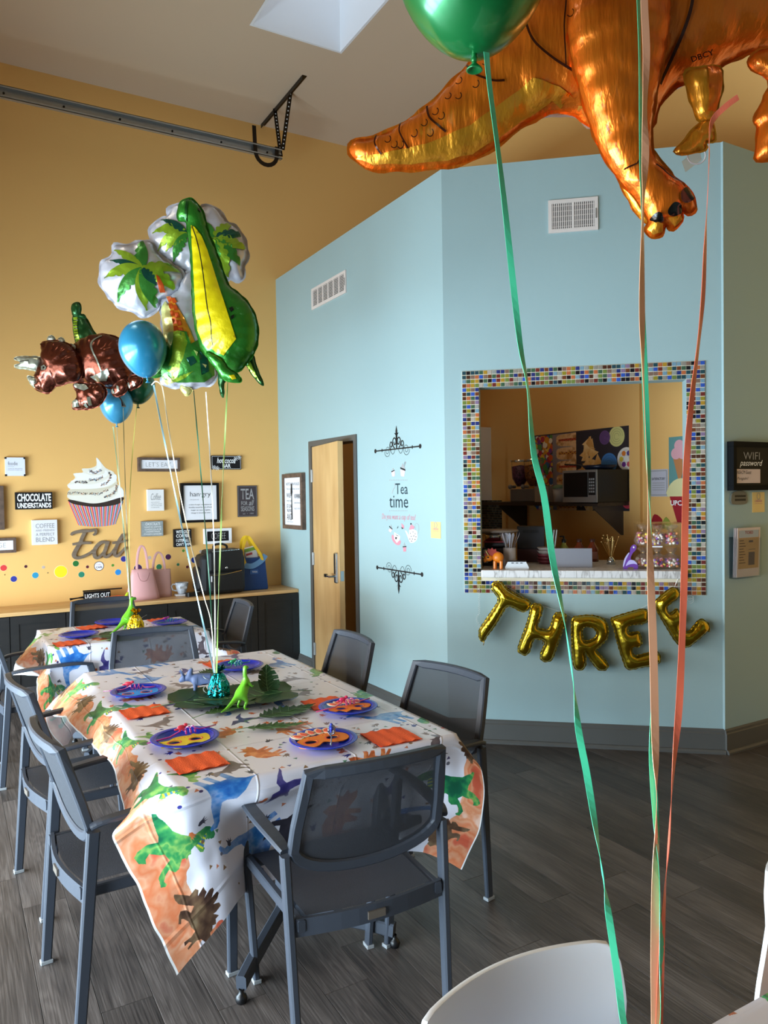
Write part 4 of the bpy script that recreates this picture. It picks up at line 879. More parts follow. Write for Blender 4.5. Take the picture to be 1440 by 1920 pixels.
# printed tablecloth canvas
def norm(pts, ang, flip=1):
    P = np.array(pts, float) * [1, -1]; c, s_ = math.cos(ang), math.sin(ang); Q = np.stack([P[:, 0] * c + P[:, 1] * s_, -P[:, 0] * s_ + P[:, 1] * c], 1)
    Q -= (Q.min(0) + Q.max(0)) / 2; Q /= (Q[:, 0].max() - Q[:, 0].min()); return Q
TREX = [(350, 425), (385, 430), (410, 470), (450, 500), (480, 530), (540, 590), (620, 620), (700, 640), (780, 640), (870, 600), (900, 585), (960, 600), (1020, 640), (1048, 690), (1030, 730), (990, 738), (975, 725), (960, 740), (945, 722), (930, 735), (915, 715), (900, 722), (885, 700), (870, 705), (858, 685), (870, 720), (890, 742), (862, 750), (880, 775), (895, 785), (888, 800), (908, 815), (890, 850), (850, 845), (810, 800), (780, 765), (740, 800), (742, 840), (715, 850), (700, 895), (690, 868), (650, 870), (640, 900), (620, 960), (580, 985), (520, 950), (490, 990), (480, 1040), (510, 1070), (500, 1085), (460, 1080), (430, 1000), (460, 940), (510, 880), (530, 860), (480, 800), (430, 800), (350, 780), (320, 820), (325, 855), (270, 840), (235, 790), (260, 750), (340, 700), (430, 690), (430, 640), (400, 570), (380, 520), (360, 470)]
HAT = [(778, 630), (855, 450), (890, 590)]
STEG = [(510, 1225), (560, 1210), (660, 1180), (680, 1110), (720, 1095), (745, 1135), (755, 1045), (785, 1055), (815, 1060), (820, 1115), (835, 1030), (860, 1000), (885, 1015), (895, 1080), (925, 1010), (955, 1010), (962, 1060), (945, 1120), (1000, 1080), (1035, 1090), (1010, 1160), (990, 1185), (1060, 1170), (1040, 1210), (1070, 1240), (1040, 1260), (1060, 1290), (1050, 1310), (1075, 1330), (1050, 1380), (990, 1375), (950, 1400), (930, 1440), (910, 1490), (895, 1480), (910, 1430), (880, 1440), (860, 1480), (835, 1460), (880, 1400), (890, 1350), (830, 1345), (780, 1320), (720, 1320), (700, 1330), (720, 1360), (700, 1370), (665, 1320), (655, 1290), (700, 1265), (760, 1260), (755, 1210), (680, 1240), (600, 1262), (550, 1255), (520, 1240)]
BRON = [(0, -40), (15, -44), (30, -56), (45, -63), (58, -60), (66, -62), (73, -78), (78, -95), (86, -101), (97, -98), (97, -93), (87, -91), (84, -78), (81, -60), (74, -45), (71, -30), (72, 0), (64, 0), (62, -22), (56, -24), (57, 0), (49, 0), (48, -24), (38, -24), (37, 0), (29, 0), (28, -28), (20, -38), (10, -40)]
TRIC = [(0, -30), (12, -38), (20, -55), (38, -62), (55, -58), (62, -70), (72, -62), (74, -50), (84, -52), (92, -60), (88, -44), (100, -40), (92, -32), (98, -22), (86, -18), (76, -22), (66, -26), (66, 0), (58, 0), (56, -20), (50, -2), (44, -2), (42, -22), (30, -24), (30, 0), (22, 0), (20, -22), (14, -2), (8, -4), (12, -26)]
PTER = [(0, -50), (18, -58), (34, -66), (44, -56), (50, -60), (56, -72), (72, -78), (100, -82), (76, -70), (66, -62), (62, -52), (72, -40), (80, -18), (78, 0), (70, -14), (58, -28), (50, -34), (42, -30), (34, -18), (30, -20), (34, -32), (30, -42), (14, -46)]
SAUR = [(0, -60), (20, -42), (38, -44), (55, -52), (66, -56), (74, -72), (84, -76), (100, -66), (92, -60), (80, -58), (78, -46), (86, -34), (76, -38), (70, -28), (60, -22), (58, -8), (66, 0), (56, 0), (48, -20), (40, -18), (44, 0), (36, -2), (28, -24), (14, -34)]
PAW = [(20, 0), (35, 10), (45, 0), (42, -20), (60, -34), (44, -28), (42, -50), (34, -28), (22, -46), (26, -26), (6, -36), (18, -16)]
MOT = {'trex': (norm(TREX, math.atan2(-250, 670)), ['#0f5a40', '#1f7a48', '#3f9450', '#86b45c', '#2f8a4c']), 'steg': (norm(STEG, math.atan2(-60, 560)), ['#3a2620', '#5a4232', '#7a6248', '#8c7a60']), 'bron': (norm(BRON, 0), ['#1f62b8', '#3f86d0', '#86a8dc', '#4a7cc8']),
       'tric': (norm(TRIC, 0), ['#a8502a', '#cc6a38', '#e89a60', '#b84a28']), 'pter': (norm(PTER, 0), ['#2c2a6a', '#4a4488', '#6a6494']), 'gray': (norm(SAUR, 0), ['#5a5058', '#776c74', '#8f8690']), 'paw': (norm(PAW, 0), ['#2a2a80', '#33338a']), 'pawo': (norm(PAW, 0), ['#c8562a', '#e08a50']), 'rept': (norm(SAUR, 0), ['#24222c', '#3a3842'])}
CW, CHT = 1370, 2740
cv = Canvas(CW, CHT, hx('#e2e1ec'))
n_ = cv.n2; U = np.arange(CW)[None] + np.zeros((CHT, 1)); 
for side in (0, 1):
    D_ = U if side == 0 else CW - U
    band = (D_ < 105 + 170 * (n_ - .35)); s_ = (slice(None), slice(0, 260)) if side == 0 else (slice(None), slice(CW - 260, CW))
    cv.fill(s_, band[s_] * 1.0, [hx('#f2c8b0'), hx('#e0895a'), hx('#e3a27c'), hx('#dc7444'), hx('#e59a70'), hx('#d4583a')], .92, True)
    rim = (D_ < 6); cv.fill(s_, rim[s_] * 1.0, hx('#fbfbfb'))
def put(k, u, v, L, ang, flip=1, cols=None):
    P, c = MOT[k]; a = math.radians(ang); Q = P * [1, flip] * L * 1000
    X = u * 1000 + Q[:, 0] * math.cos(a) - Q[:, 1] * math.sin(a); Y = v * 1000 + Q[:, 0] * math.sin(a) + Q[:, 1] * math.cos(a)
    cv.poly(list(zip(X, Y)), [hx(q) for q in (cols or c)])
    if k == 'trex':
        h = np.array([[.22, .13], [.335, .33], [.36, .10]]) * [1, flip] * L * 1000
        R_ = lambda p: (u * 1000 + p[0] * math.cos(a) - p[1] * math.sin(a), v * 1000 + p[0] * math.sin(a) + p[1] * math.cos(a))
        cv.poly([R_(p) for p in h], hx('#d8dc3c'))
        for t in (.12, .42, .7):
            l = lambda A, B, t: A + (B - A) * t
            cv.poly([R_(l(h[0], h[1], t)), R_(l(h[0], h[1], t + .15)), R_(l(h[2], h[1], t + .15)), R_(l(h[2], h[1], t))], hx('#3f7f9c'))
r = random.Random(11)
# border animals standing on the two long sides (heads towards -v on the left side)
put('trex', .135, .30, .25, -46); put('steg', .115, .10, .20, -70)
for k in range(9):
    v = .58 + .245 * k
    if k % 2 == 0: put('trex', .115, v, .23, -80)
    else: put('steg', .10, v, .17, -95)
for k in range(9):
    v = .50 + .245 * k
    if k % 2 == 1: put('trex', CW / 1000 - .115, v, .23, -100, -1)
    else: put('steg', CW / 1000 - .10, v, .17, -85, -1)
put('trex', 1.235, .27, .24, 200, -1); put('steg', 1.27, .10, .16, 220, -1)
top = [('tric', .52, .68, .13, 120), ('bron', .345, .44, .19, 200), ('pter', .535, .41, .13, 60), ('gray', .31, 1.2, .13, 10), ('tric', .72, .88, .14, 20), ('pter', .60, 1.06, .12, 40), ('gray', .39, .60, .12, 250), ('bron', .85, 1.25, .17, 190), ('steg', .66, 1.42, .10, 0), ('bron', .42, 1.90, .19, 190), ('pter', .62, 2.0, .12, 30), ('tric', .80, 2.12, .13, 150), ('tric', .68, 1.72, .13, 20), ('gray', 1.0, 1.55, .13, 170), ('bron', 1.06, 1.9, .16, 20),
       ('bron', 1.08, .82, .17, 200), ('gray', .95, .62, .12, 280), ('tric', .83, .44, .14, 170), ('trex', 1.14, 1.12, .13, 200), ('trex', 1.16, 1.62, .12, 200), ('pter', .95, 1.02, .1, 200), ('steg', .47, 1.48, .1, 190), ('trex', .25, 1.5, .1, -60), ('trex', .26, 1.05, .1, -60), ('trex', .27, .62, .1, -60), ('pter', .35, 1.70, .11, 10), ('gray', 1.1, .45, .11, 120), ('bron', .45, .16, .20, 120), ('rept', .60, .17, .20, 250), ('tric', .80, .18, .18, 80), ('pter', 1.0, .25, .13, 20), ('bron', .5, 2.3, .2, 20), ('gray', .8, 2.4, .14, 60), ('tric', .35, 2.5, .15, 10), ('trex', 1.05, 2.5, .2, 10), ('bron', 1.1, .12, .14, 80)]
top += [('tric', .47, .95, .12, 200), ('pter', .82, .70, .11, 300), ('bron', .62, 1.25, .13, 190), ('gray', .95, 1.3, .11, 20), ('pter', .38, 1.42, .12, 60), ('tric', .32, 1.62, .12, 190), ('bron', .30, 2.15, .15, 10), ('gray', .55, 1.72, .12, 160), ('steg', .9, 1.78, .11, 10), ('pter', .75, 1.55, .11, 220), ('gray', .45, 2.1, .12, 0), ('pter', .95, 2.2, .12, 100)]
for k, u, v, L, a in top: put(k, u, v, L * 1.28, a, -1 if r.random() < .3 else 1)
occ = [(u, v, L) for k, u, v, L, a in top]
for i in range(520):
    u, v = r.uniform(.17, 1.2), r.uniform(.03, 2.7)
    if any(math.hypot(u - a, v - b) < L * .5 for a, b, L in occ): continue
    c = hx(r.choice(['#3a3a8a', '#4f7f5f', '#8a6a4a', '#6a6a78', '#c87a5a', '#4a3f6a'])); q = r.random(); X, Y = u * 1000, v * 1000
    if q < .45: s_ = r.uniform(7, 12); a = r.random() * 6; cv.poly([(X + s_ * math.cos(a + k), Y + s_ * math.sin(a + k)) for k in (0, 2.1, 4.2)], c)
    elif q < .75: cv.circ(X, Y, r.uniform(4, 7.5), c)
    elif q < .9: put('paw', u, v, .035, r.uniform(0, 360), 1, [r.choice(['#2a2a80', '#3a3a4a', '#7a5a48'])])
    else: put('pawo', u, v, .035, r.uniform(0, 360))
CLIMG = cv.image('dinosaur_print')
CLOTH = img_mat('dinosaur_tablecloth', CLIMG, .34, .12, back='#e9ecf2', bump=.10, bscale=7)
def creases(M):
    nt = M.node_tree; L = nt.links.new; b = nt.nodes['Principled BSDF']; uv = nt.nodes.new('ShaderNodeUVMap'); sp = nt.nodes.new('ShaderNodeSeparateXYZ'); L(uv.outputs[0], sp.inputs[0])
    def mth(op, a, bb=0):
        q = nt.nodes.new('ShaderNodeMath'); q.operation = op
        for i, v in enumerate((a, bb)):
            if isinstance(v, (int, float)): q.inputs[i].default_value = v
            else: L(v, q.inputs[i])
        return q.outputs[0]
    def line(s, k): d = mth('ABSOLUTE', mth('SUBTRACT', mth('FRACT', mth('ADD', mth('MULTIPLY', s, k), .23)), .5)); return mth('MAXIMUM', mth('SUBTRACT', 1, mth('DIVIDE', d, .004 * k)), 0)
    h = mth('ADD', line(sp.outputs[0], 4), line(sp.outputs[1], 8))
    bp = nt.nodes.new('ShaderNodeBump'); bp.inputs['Strength'].default_value = .5; bp.inputs['Distance'].default_value = .004; L(h, bp.inputs['Height'])
    old = b.inputs['Normal'].links[0].from_node; L(old.outputs[0], bp.inputs['Normal']); L(bp.outputs[0], b.inputs['Normal'])
creases(CLOTH)

def cloth(name, label, T, us, vs, over, uoff=0, voff=0, W=1.37, Hh=2.74, step=.014, top=.7575, flare=.25, seed=0):
    """us / vs: stations in cloth metres (edge of the table at eu0, eu1 / ev0, ev1); over: {(i,j): (x,y,z)}"""
    x0, x1, y0, y1 = T; eu0 = us['e0']; eu1 = eu0 + (x1 - x0); ev0 = vs['e0']; ev1 = ev0 + (y1 - y0); US = us['s']; VS = vs['s']
    net = np.zeros((len(US), len(VS), 3))
    for i, u in enumerate(US):
        for j, v in enumerate(VS):
            a = max(eu0 - u, u - eu1, 0); b = max(ev0 - v, v - ev1, 0); sx = -1 if u < eu0 else 1; sy = -1 if v < ev0 else 1
            x = min(max(x0 + u - eu0, x0), x1); y = min(max(y0 + v - ev0, y0), y1); z = top
            if a > 0 and b > 0: hgt = min(a, b) * .65; x += sx * hgt; y += sy * hgt; z -= math.hypot(max(a, b), hgt * .3) * .93
            elif a > 0: x += sx * a * flare * (.6 + .4 * math.sin(v * 9)); z -= a * .96
            elif b > 0: y += sy * b * flare * (.3 + .4 * math.sin(u * 8)); z -= b * .96
            net[i, j] = (x, y, z)
    for (i, j), p in over.items(): net[i, j] = p
    nu = int((US[-1] - US[0]) / step) + 1; nv = int((VS[-1] - VS[0]) / step) + 1; uu = np.linspace(US[0], US[-1], nu); vv = np.linspace(VS[0], VS[-1], nv)
    A = np.stack([np.array([np.interp(uu, US, net[:, j, c]) for j in range(len(VS))]) for c in range(3)], 2)   # VS x nu x 3
    G = np.stack([np.array([np.interp(vv, VS, A[:, i, c]) for i in range(nu)]) for c in range(3)], 2)   # nu x nv x 3
    UU, VV = np.meshgrid(uu, vv, indexing='ij'); inside = (UU > eu0 + .0) & (UU < eu1 - .0) & (VV > ev0 + .0) & (VV < ev1 - .0)
    wgt = np.where(inside, 0, 1.0)[..., None]; rim = np.zeros_like(inside); rim[0] = rim[-1] = True; rim[:, 0] = rim[:, -1] = True
    for it in range(7):
        S = G.copy(); S[1:-1, 1:-1] = (G[:-2, 1:-1] + G[2:, 1:-1] + G[1:-1, :-2] + G[1:-1, 2:]) / 4
        S[0, 1:-1] = (G[0, :-2] + G[0, 2:]) / 2; S[-1, 1:-1] = (G[-1, :-2] + G[-1, 2:]) / 2; S[1:-1, 0] = (G[:-2, 0] + G[2:, 0]) / 2; S[1:-1, -1] = (G[:-2, -1] + G[2:, -1]) / 2
        G = G * (1 - .6 * wgt) + S * .6 * wgt
    d = np.maximum(np.maximum(eu0 - UU, UU - eu1), np.maximum(ev0 - VV, VV - ev1)); k = np.clip(d / .08, 0, 1)
    for i in range(nu):
        for j in range(nv):
            q = Vector((UU[i, j] * 5 + seed, VV[i, j] * 5, 0)); nz = noise.noise(q) + .5 * noise.noise(q * 2.7)
            if k[i, j] > 0: G[i, j] += np.array([.010, .010, .004]) * nz * k[i, j]
            else: G[i, j, 2] += max(0, .0012 * nz)
    idx = lambda i, j: i * nv + j
    v = G.reshape(-1, 3); f = [(idx(i, j), idx(i + 1, j), idx(i + 1, j + 1), idx(i, j + 1)) for i in range(nu - 1) for j in range(nv - 1)]
    me = bpy.data.meshes.new(name); me.from_pydata(v.tolist(), [], f); uvl = me.uv_layers.new(name='UVMap'); li = np.zeros(len(me.loops), int); me.loops.foreach_get('vertex_index', li)
    uvs = np.stack([(UU.ravel() + uoff) / W, (VV.ravel() + voff) / Hh], 1)[li]; uvl.data.foreach_set('uv', uvs.ravel()); me.update()
    return tag(link(name, me, CLOTH, None, True), label, 'tablecloth')
us = {'e0': .19, 's': [0, .10, .19, .29, .44, .69, .94, 1.10, 1.19, 1.28, 1.37]}
vs = {'e0': .48, 's': [0, .16, .32, .40, .48, .70, .90, 1.08, 1.30, 1.55, 1.80, 2.05, 2.26, 2.42, 2.58, 2.74]}
ov = {(0, 0): (.575, 2.31, .15), (1, 0): (.655, 2.305, .22), (2, 0): (.73, 2.30, .285), (3, 0): (.79, 2.325, .33), (4, 0): (.86, 2.42, .30),
      (0, 1): (.51, 2.315, .32), (1, 1): (.60, 2.295, .39), (2, 1): (.665, 2.275, .45), (3, 1): (.725, 2.275, .50), (4, 1): (.83, 2.37, .46),
      (0, 2): (.45, 2.325, .48), (1, 2): (.545, 2.285, .545), (2, 2): (.61, 2.235, .60), (3, 2): (.675, 2.23, .64), (4, 2): (.81, 2.30, .62),
      (0, 3): (.41, 2.33, .57), (1, 3): (.505, 2.27, .64), (2, 3): (.585, 2.195, .68), (3, 3): (.67, 2.20, .70),
      (0, 4): (.395, 2.31, .635), (1, 4): (.475, 2.26, .71), (2, 4): (.56, 2.17, .757),
      (0, 5): (.452, 2.41, .625), (0, 6): (.475, 2.62, .665), (0, 7): (.487, 2.80, .655), (0, 8): (.468, 3.0, .672), (0, 9): (.462, 3.25, .64), (0, 10): (.42, 3.5, .675), (0, 11): (.395, 3.75, .62), (0, 12): (.41, 3.93, .61),
      (1, 5): (.505, 2.41, .715), (1, 6): (.515, 2.62, .735), (1, 7): (.52, 2.80, .73), (1, 8): (.512, 3.0, .738), (1, 9): (.505, 3.25, .72), (1, 10): (.49, 3.5, .74), (1, 11): (.475, 3.75, .71), (1, 12): (.48, 3.94, .70),
      (0, 13): (.385, 4.0, .59), (0, 14): (.39, 3.93, .52), (0, 15): (.45, 3.82, .43), (1, 13): (.44, 4.03, .64), (1, 14): (.46, 4.0, .54), (1, 15): (.50, 3.93, .47),
      (10, 0): (1.60, 2.24, .24), (10, 1): (1.655, 2.20, .38), (10, 2): (1.672, 2.19, .52), (10, 3): (1.665, 2.19, .58), (10, 4): (1.655, 2.2, .64), (9, 0): (1.525, 2.27, .29), (9, 1): (1.585, 2.24, .42), (9, 2): (1.61, 2.22, .56), (9, 3): (1.61, 2.21, .63), (9, 4): (1.608, 2.2, .70),
      (8, 0): (1.44, 2.31, .32), (8, 1): (1.50, 2.28, .47), (8, 2): (1.545, 2.24, .60), (8, 3): (1.555, 2.21, .68), (7, 0): (1.36, 2.38, .31), (7, 1): (1.40, 2.35, .46), (7, 2): (1.45, 2.29, .61), (7, 3): (1.46, 2.2, .70)}
for i in (5, 6): ov[(i, 0)] = (T1[0] + us['s'][i] - .19, 2.42, .30); ov[(i, 1)] = (T1[0] + us['s'][i] - .19, 2.38, .46); ov[(i, 2)] = (T1[0] + us['s'][i] - .19, 2.31, .62); ov[(i, 3)] = (T1[0] + us['s'][i] - .19, 2.20, .70)
for i in range(2, 9):
    xx = T1[0] + us['s'][i] - .19
    for j, (yy, zz) in zip((13, 14, 15), ((3.99, .62), (4.0, .54), (4.02, .485))): ov[(i, j)] = (xx, yy, zz)
for j in range(5, 13):
    for i, (xx, zz) in zip((9, 10), ((1.575, .665), (1.585, .585))): ov[(i, j)] = (xx, T1[2] + vs['s'][j] - .48, zz)
cloth('tablecloth', 'plastic watercolour dinosaur tablecloth on the long front table', T1, us, vs, ov)
# small table: a second cloth, trimmed to the area near the table
us2 = {'e0': .215, 's': [0, .11, .215, .33, .6, .9, 1.155, 1.25, 1.37]}; vs2 = {'e0': .40, 's': [0, .14, .28, .40, .6, .8, 1.0, 1.12, 1.30, 1.45]}
o2 = {(0, 0): (.40, 4.32, .42), (1, 0): (.46, 4.40, .44), (0, 1): (.40, 4.50, .50), (0, 2): (.41, 4.62, .58), (0, 3): (.42, 4.72, .60), (1, 1): (.48, 4.55, .52), (1, 2): (.48, 4.65, .62), (2, 0): (.54, 4.56, .45), (2, 1): (.51, 4.62, .54), (2, 2): (.50, 4.68, .63),
      (0, 5): (.33, 5.1, .62), (1, 5): (.42, 5.1, .70), (0, 6): (.36, 5.3, .60), (1, 6): (.44, 5.3, .70), (8, 0): (1.60, 4.58, .42), (8, 1): (1.62, 4.6, .55), (8, 2): (1.6, 4.65, .64), (7, 0): (1.55, 4.55, .45), (7, 1): (1.54, 4.58, .56), (8, 3): (1.56, 4.72, .62), (8, 4): (1.53, 4.9, .58), (8, 5): (1.50, 5.1, .56), (8, 6): (1.52, 5.3, .56)}
cloth('tablecloth', 'dinosaur tablecloth on the small table by the cabinets', T2, us2, vs2, o2, uoff=0, voff=.15, seed=4, step=.018)
us3 = {'e0': .10, 's': [.0, .06, .10, .5, .9, 1.3, 1.53, 1.6]}; vs3 = {'e0': .25, 's': [0, .12, .25, .6, .9, 1.09, 1.17, 1.26]}
cloth('tablecloth', 'dinosaur tablecloth at the lower right corner of the photo', T3, us3, vs3, {}, uoff=.46, voff=.04, seed=9, step=.02, flare=.15)
# tableware
BLUP = mat('blue_plastic', '#0a2cba', .27, coat=.1, spec=.45); ORN = mat('orange_napkin', '#f2622a', .75, bump=.3, bscale=200)
def plate(x, y, z, label, rz=0, r_=.118):
    t = empty('party_plate', (x, y, z), rz, label, 'plate', 'blue plastic party plates')
    bm = BM(); k = r_ / .118
    lathe(bm, [(0, .004), (.072 * k, .004), (.082 * k, .007), (.098 * k, .017), (.116 * k, .0195), (.118 * k, .021), (.116 * k, .0222), (.1 * k, .0205), (.084 * k, .0105), (.074 * k, .0075), (0, .0075)], 48); bmo('dish', bm, BLUP, t)
    bm = BM(); lathe(bm, [(.098 * k, .0185), (.0985 * k, .0215), (.100 * k, .0215), (.1005 * k, .0205)], 48); bmo('rim_bead', bm, BLUP, t)
    return t
FOAMS = {k: mat('foam_' + k, c, .7) for k, c in dict(yellow='#f2d83a', orange='#f78a2a', blue='#3a9cf0', cream='#f3dcc0', coral='#ef6a4a', pink='#f03a78', green='#3aa86a', dark='#1c2430').items()}
def mask(x, y, z, rz, label, main, spike, kind, tilt=.06, s=1.0):
    t = empty('foam_mask', (x, y, z), rz, label, 'mask', 'foam dinosaur masks on the plates'); t.rotation_euler = (tilt, 0, rz); t.scale = (s, s, s)
    if kind == 'round':   # wide eye mask
        out = [(-.085, .0), (-.07, .03), (-.03, .045), (0, .04), (.03, .045), (.07, .035), (.09, .01), (.085, -.02), (.06, -.035), (.03, -.03), (.0, -.012), (-.03, -.03), (-.065, -.035), (-.085, -.02)]
    elif kind == 'long':
        out = [(-.09, -.02), (-.075, .01), (-.085, .03), (-.05, .03), (-.03, .045), (0, .05), (.03, .045), (.045, .055), (.06, .04), (.085, .04), (.09, .015), (.085, -.01), (.095, -.03), (.06, -.04), (.03, -.025), (0, -.03), (-.02, -.05), (-.05, -.045), (-.06, -.02)]
    else: out = [(-.09, .01), (-.05, .035), (0, .03), (.05, .035), (.09, .01), (.07, -.02), (.04, -.01), (.03, -.035), (0, -.02), (-.03, -.035), (-.05, -.01), (-.075, -.02)]
    eye = [[(cx + .021 * math.cos(a), .004 + .014 * math.sin(a)) for a in np.linspace(0, 2 * PI, 16, False)] for cx in (-.038, .038)]
    loops = [smoothpoly(out, 3)] + eye; V, T = Foil.tri(None, [resample(l, .006) for l in loops], .012)
    bm = BM(); A = [bm.verts.new((a, b, .0026)) for a, b in V]; B = [bm.verts.new((a, b, 0)) for a, b in V]
    for f in T: bm.faces.new([A[i] for i in f]); bm.faces.new([B[i] for i in f[::-1]])
    es = [e for e in bm.edges if e.is_boundary and e.verts[0].co.z > .001]; mp_ = dict(zip(A, B))
    for e in es: bm.faces.new((e.verts[1], e.verts[0], mp_[e.verts[0]], mp_[e.verts[1]]))
    bmesh.ops.recalc_face_normals(bm, faces=bm.faces); bmo('mask_sheet', bm, FOAMS[main], t)
    bm = BM()
    for c in (-.038, .038):
        o_ = [(c + .026 * math.cos(a), .004 + .018 * math.sin(a)) for a in np.linspace(0, 2 * PI, 18, False)]; i_ = [(c + .0205 * math.cos(a), .004 + .0135 * math.sin(a)) for a in np.linspace(0, 2 * PI, 18, False)]
        vo = [bm.verts.new((a, b, .0032)) for a, b in o_]; vi = [bm.verts.new((a, b, .0032)) for a, b in i_]
        for i in range(18): bm.faces.new((vo[i], vo[(i + 1) % 18], vi[(i + 1) % 18], vi[i]))
    for k in range(7): prism(bm, [(-.03 + .012 * k, .032), (-.026 + .012 * k, .032), (-.028 + .012 * k, .037)], .0026, .0034, axis='z')
    bmo('eye_ring', bm, FOAMS['coral'], t)
    if spike:
        for k in range(5):
            a = -.62 + k * .31 + PI / 2; bx_, by_ = .055 * math.cos(a) * 1.3, .02 + .03 * math.sin(a)
            for q, (mt, L, w_, zz) in enumerate(((spike, .045, .017, .002), ('coral', .028, .009, .0035))):
                d = Vector((math.cos(a), math.sin(a))); p = Vector((-d.y, d.x)); c = Vector((bx_, by_)) + d * (.006 * q)
                pts = [c + p * w_ * .6, c + d * L * .45 + p * w_, c + d * L, c + d * L * .45 - p * w_, c - p * w_ * .6]
                bm = BM(); prism(bm, smoothpoly([tuple(v) for v in pts], 2), zz, zz + .0022, axis='z'); bmo('spike', bm, FOAMS[mt], t)
    return t
def straw(x, y, z, rz, label, col, topper, Ls=.22, lift=.03):
    t = empty('crazy_straw', (x, y, z), rz, label, 'straw', 'curly plastic straws on the plates'); M_ = mat('straw_' + col, col, .15, trans=.3, coat=.4)
    pts = [(-Ls / 2, 0, .004)] + [(-Ls / 2 + .08 + .02 * i / 8, 0, .004 + lift * .1) for i in range(2)]
    for i in range(30): a = i / 29 * 6 * PI; pts.append((.0 + .0018 * i, .012 * math.cos(a), .017 + .012 * math.sin(a)))
    pts += [(.065, 0, .012), (.09, 0, .012), (Ls / 2, 0, .014)]
    bm = BM(); sweep(bm, pts, circ(.0027, 6)); bmo('tube', bm, M_, t)
    bm = BM(); ball(bm, (-.005, 0, .032), .011, 8, 1.5, .7, .8); ball(bm, (.012, 0, .038), .007, 8, 1.2, .8, .9); ball(bm, (-.022, 0, .028), .006, 6, 1.8, .6, .6)
    for sx in (-.01, .004): sweep(bm, [(sx, 0, .03), (sx + .001, .002, .018)], circ(.003, 6))
    bmo('dinosaur_topper', bm, mat('topper_' + topper, topper, .35), t); return t
def wavy(x, y, z, w_, h_, rz, label, n=22):
    t = empty('paper_napkin', (x, y, z), rz, label, 'napkin', 'folded orange paper napkins')
    for k in range(3):
        v, f = [], []; r_ = random.Random(k)
        for i in range(n + 1):
            for j in range(9):
                u, q = i / n, j / 8; X = -w_ / 2 + w_ * u; Y = -h_ / 2 + h_ * q; Z = .0008 + k * .0016 + .0022 * math.sin(u * 22 + k) * abs(q - .5) * 2 * (1 if k == 2 else .4) + .0015
                X += .0012 * math.sin(q * 30 + k); Y += .0015 * math.sin(u * 36 + k * 2) * (1 if q in (0, 1) else 0); v.append((X, Y, Z))
        f = [(i * 9 + j, (i + 1) * 9 + j, (i + 1) * 9 + j + 1, i * 9 + j + 1) for i in range(n) for j in range(8)]
        pyo('ply', v, f, ORN, t, True)
    return t
ZT = .7585
def tp(px, py, z=.762): v = atz(px, py, z); return v.x, v.y
A_ = tp(260, 1301); B_ = tp(347, 1390); C_ = tp(607, 1393); D_ = tp(653, 1331); E_ = tp(449, 1254)
wavy(*tp(271, 1334), ZT, .165, .15, .05, 'orange napkin below the plate with the blue mask'); wavy(*tp(370, 1429), ZT, .165, .15, .05, 'orange napkin below the plate with the yellow mask')
wavy(*tp(733, 1381), ZT, .165, .16, -.03, 'orange napkin right of the plate with the feathered orange mask'); wavy(*tp(610, 1318), ZT, .16, .15, -.03, 'orange napkin behind the plate on the right of the front table'); wavy(*tp(418, 1245), ZT, .16, .15, .1, 'orange napkin under the farthest plate of the front table')
plate(*A_, ZT, 'blue plate with the blue mask, at the left of the front table'); plate(*B_, ZT, 'blue plate with the yellow mask, nearest the left armchairs'); plate(*C_, ZT, 'blue plate with the feathered orange mask, nearest the camera')
plate(*D_, ZT, 'blue plate with an orange mask and pink straws, by the right hand chairs'); plate(*E_, ZT + .004, 'blue plate at the far end of the front table, behind the teal weight')
ZM = ZT + .0155
mask(A_[0] - .01, A_[1] - .02, ZM - .005, -.1, 'bright blue foam eye mask on the left plate', 'blue', None, 'long')
mask(B_[0] - .005, B_[1] - .025, ZM - .005, .05, 'yellow foam dinosaur mask on the left hand blue plate', 'yellow', None, 'long')
mask(C_[0] - .01, C_[1] - .01, ZM, .12, 'orange foam mask with cream feathers on the nearest plate', 'orange', 'cream', 'round', s=1.12)
mask(D_[0] + .0, D_[1] - .02, ZM, -.05, 'orange and cream foam mask on the right hand plate', 'orange', 'cream', 'horn', s=1.0)
straw(A_[0] - .03, A_[1] + .04, ZM - .003, -.35, 'pink and purple curly straw across the left plate', '#c02a9a', '#e8405a'); straw(B_[0] - .0, B_[1] + .03, ZM - .002, .18, 'magenta curly straw across the yellow mask plate', '#d030b0', '#e8405a', .26)
straw(C_[0] + .03, C_[1] + .0, ZM + .004, 1.1, 'grey blue coiled straw standing over the orange mask', '#5a6a80', '#2a3fb0', .2); straw(D_[0] - .02, D_[1] + .0, ZM + .002, .1, 'pink curly straw across the right hand plate', '#e0508a', '#e83a6a', .25); straw(E_[0] - .03, E_[1] - .0, ZM - .002, .3, 'green curly straw on the far plate', '#2aa890', '#3ab87a', .2)
# small table
F_ = [tp(148, 1193), tp(318, 1170), tp(258, 1190), tp(212, 1169)]
plate(*F_[0], ZT, 'blue plate at the left front of the small table'); plate(*F_[1], ZT, 'blue plate at the right of the small table', 0); plate(*F_[2], ZT, 'blue plate half hidden behind the middle armchair back'); plate(*F_[3], ZT, 'blue plate behind the green dinosaur on the small table')
wavy(*tp(130, 1206), ZT, .16, .15, .1, 'orange napkin at the front left of the small table'); wavy(*tp(172, 1176), ZT, .16, .15, .2, 'orange napkin at the back left of the small table'); wavy(*tp(300, 1162), ZT, .15, .12, .1, 'orange napkin behind the right plate of the small table')
straw(F_[1][0] - .02, F_[1][1] - .0, ZM - .002, .2, 'green and purple straw on the right plate of the small table', '#2aa890', '#b03a9a', .16)

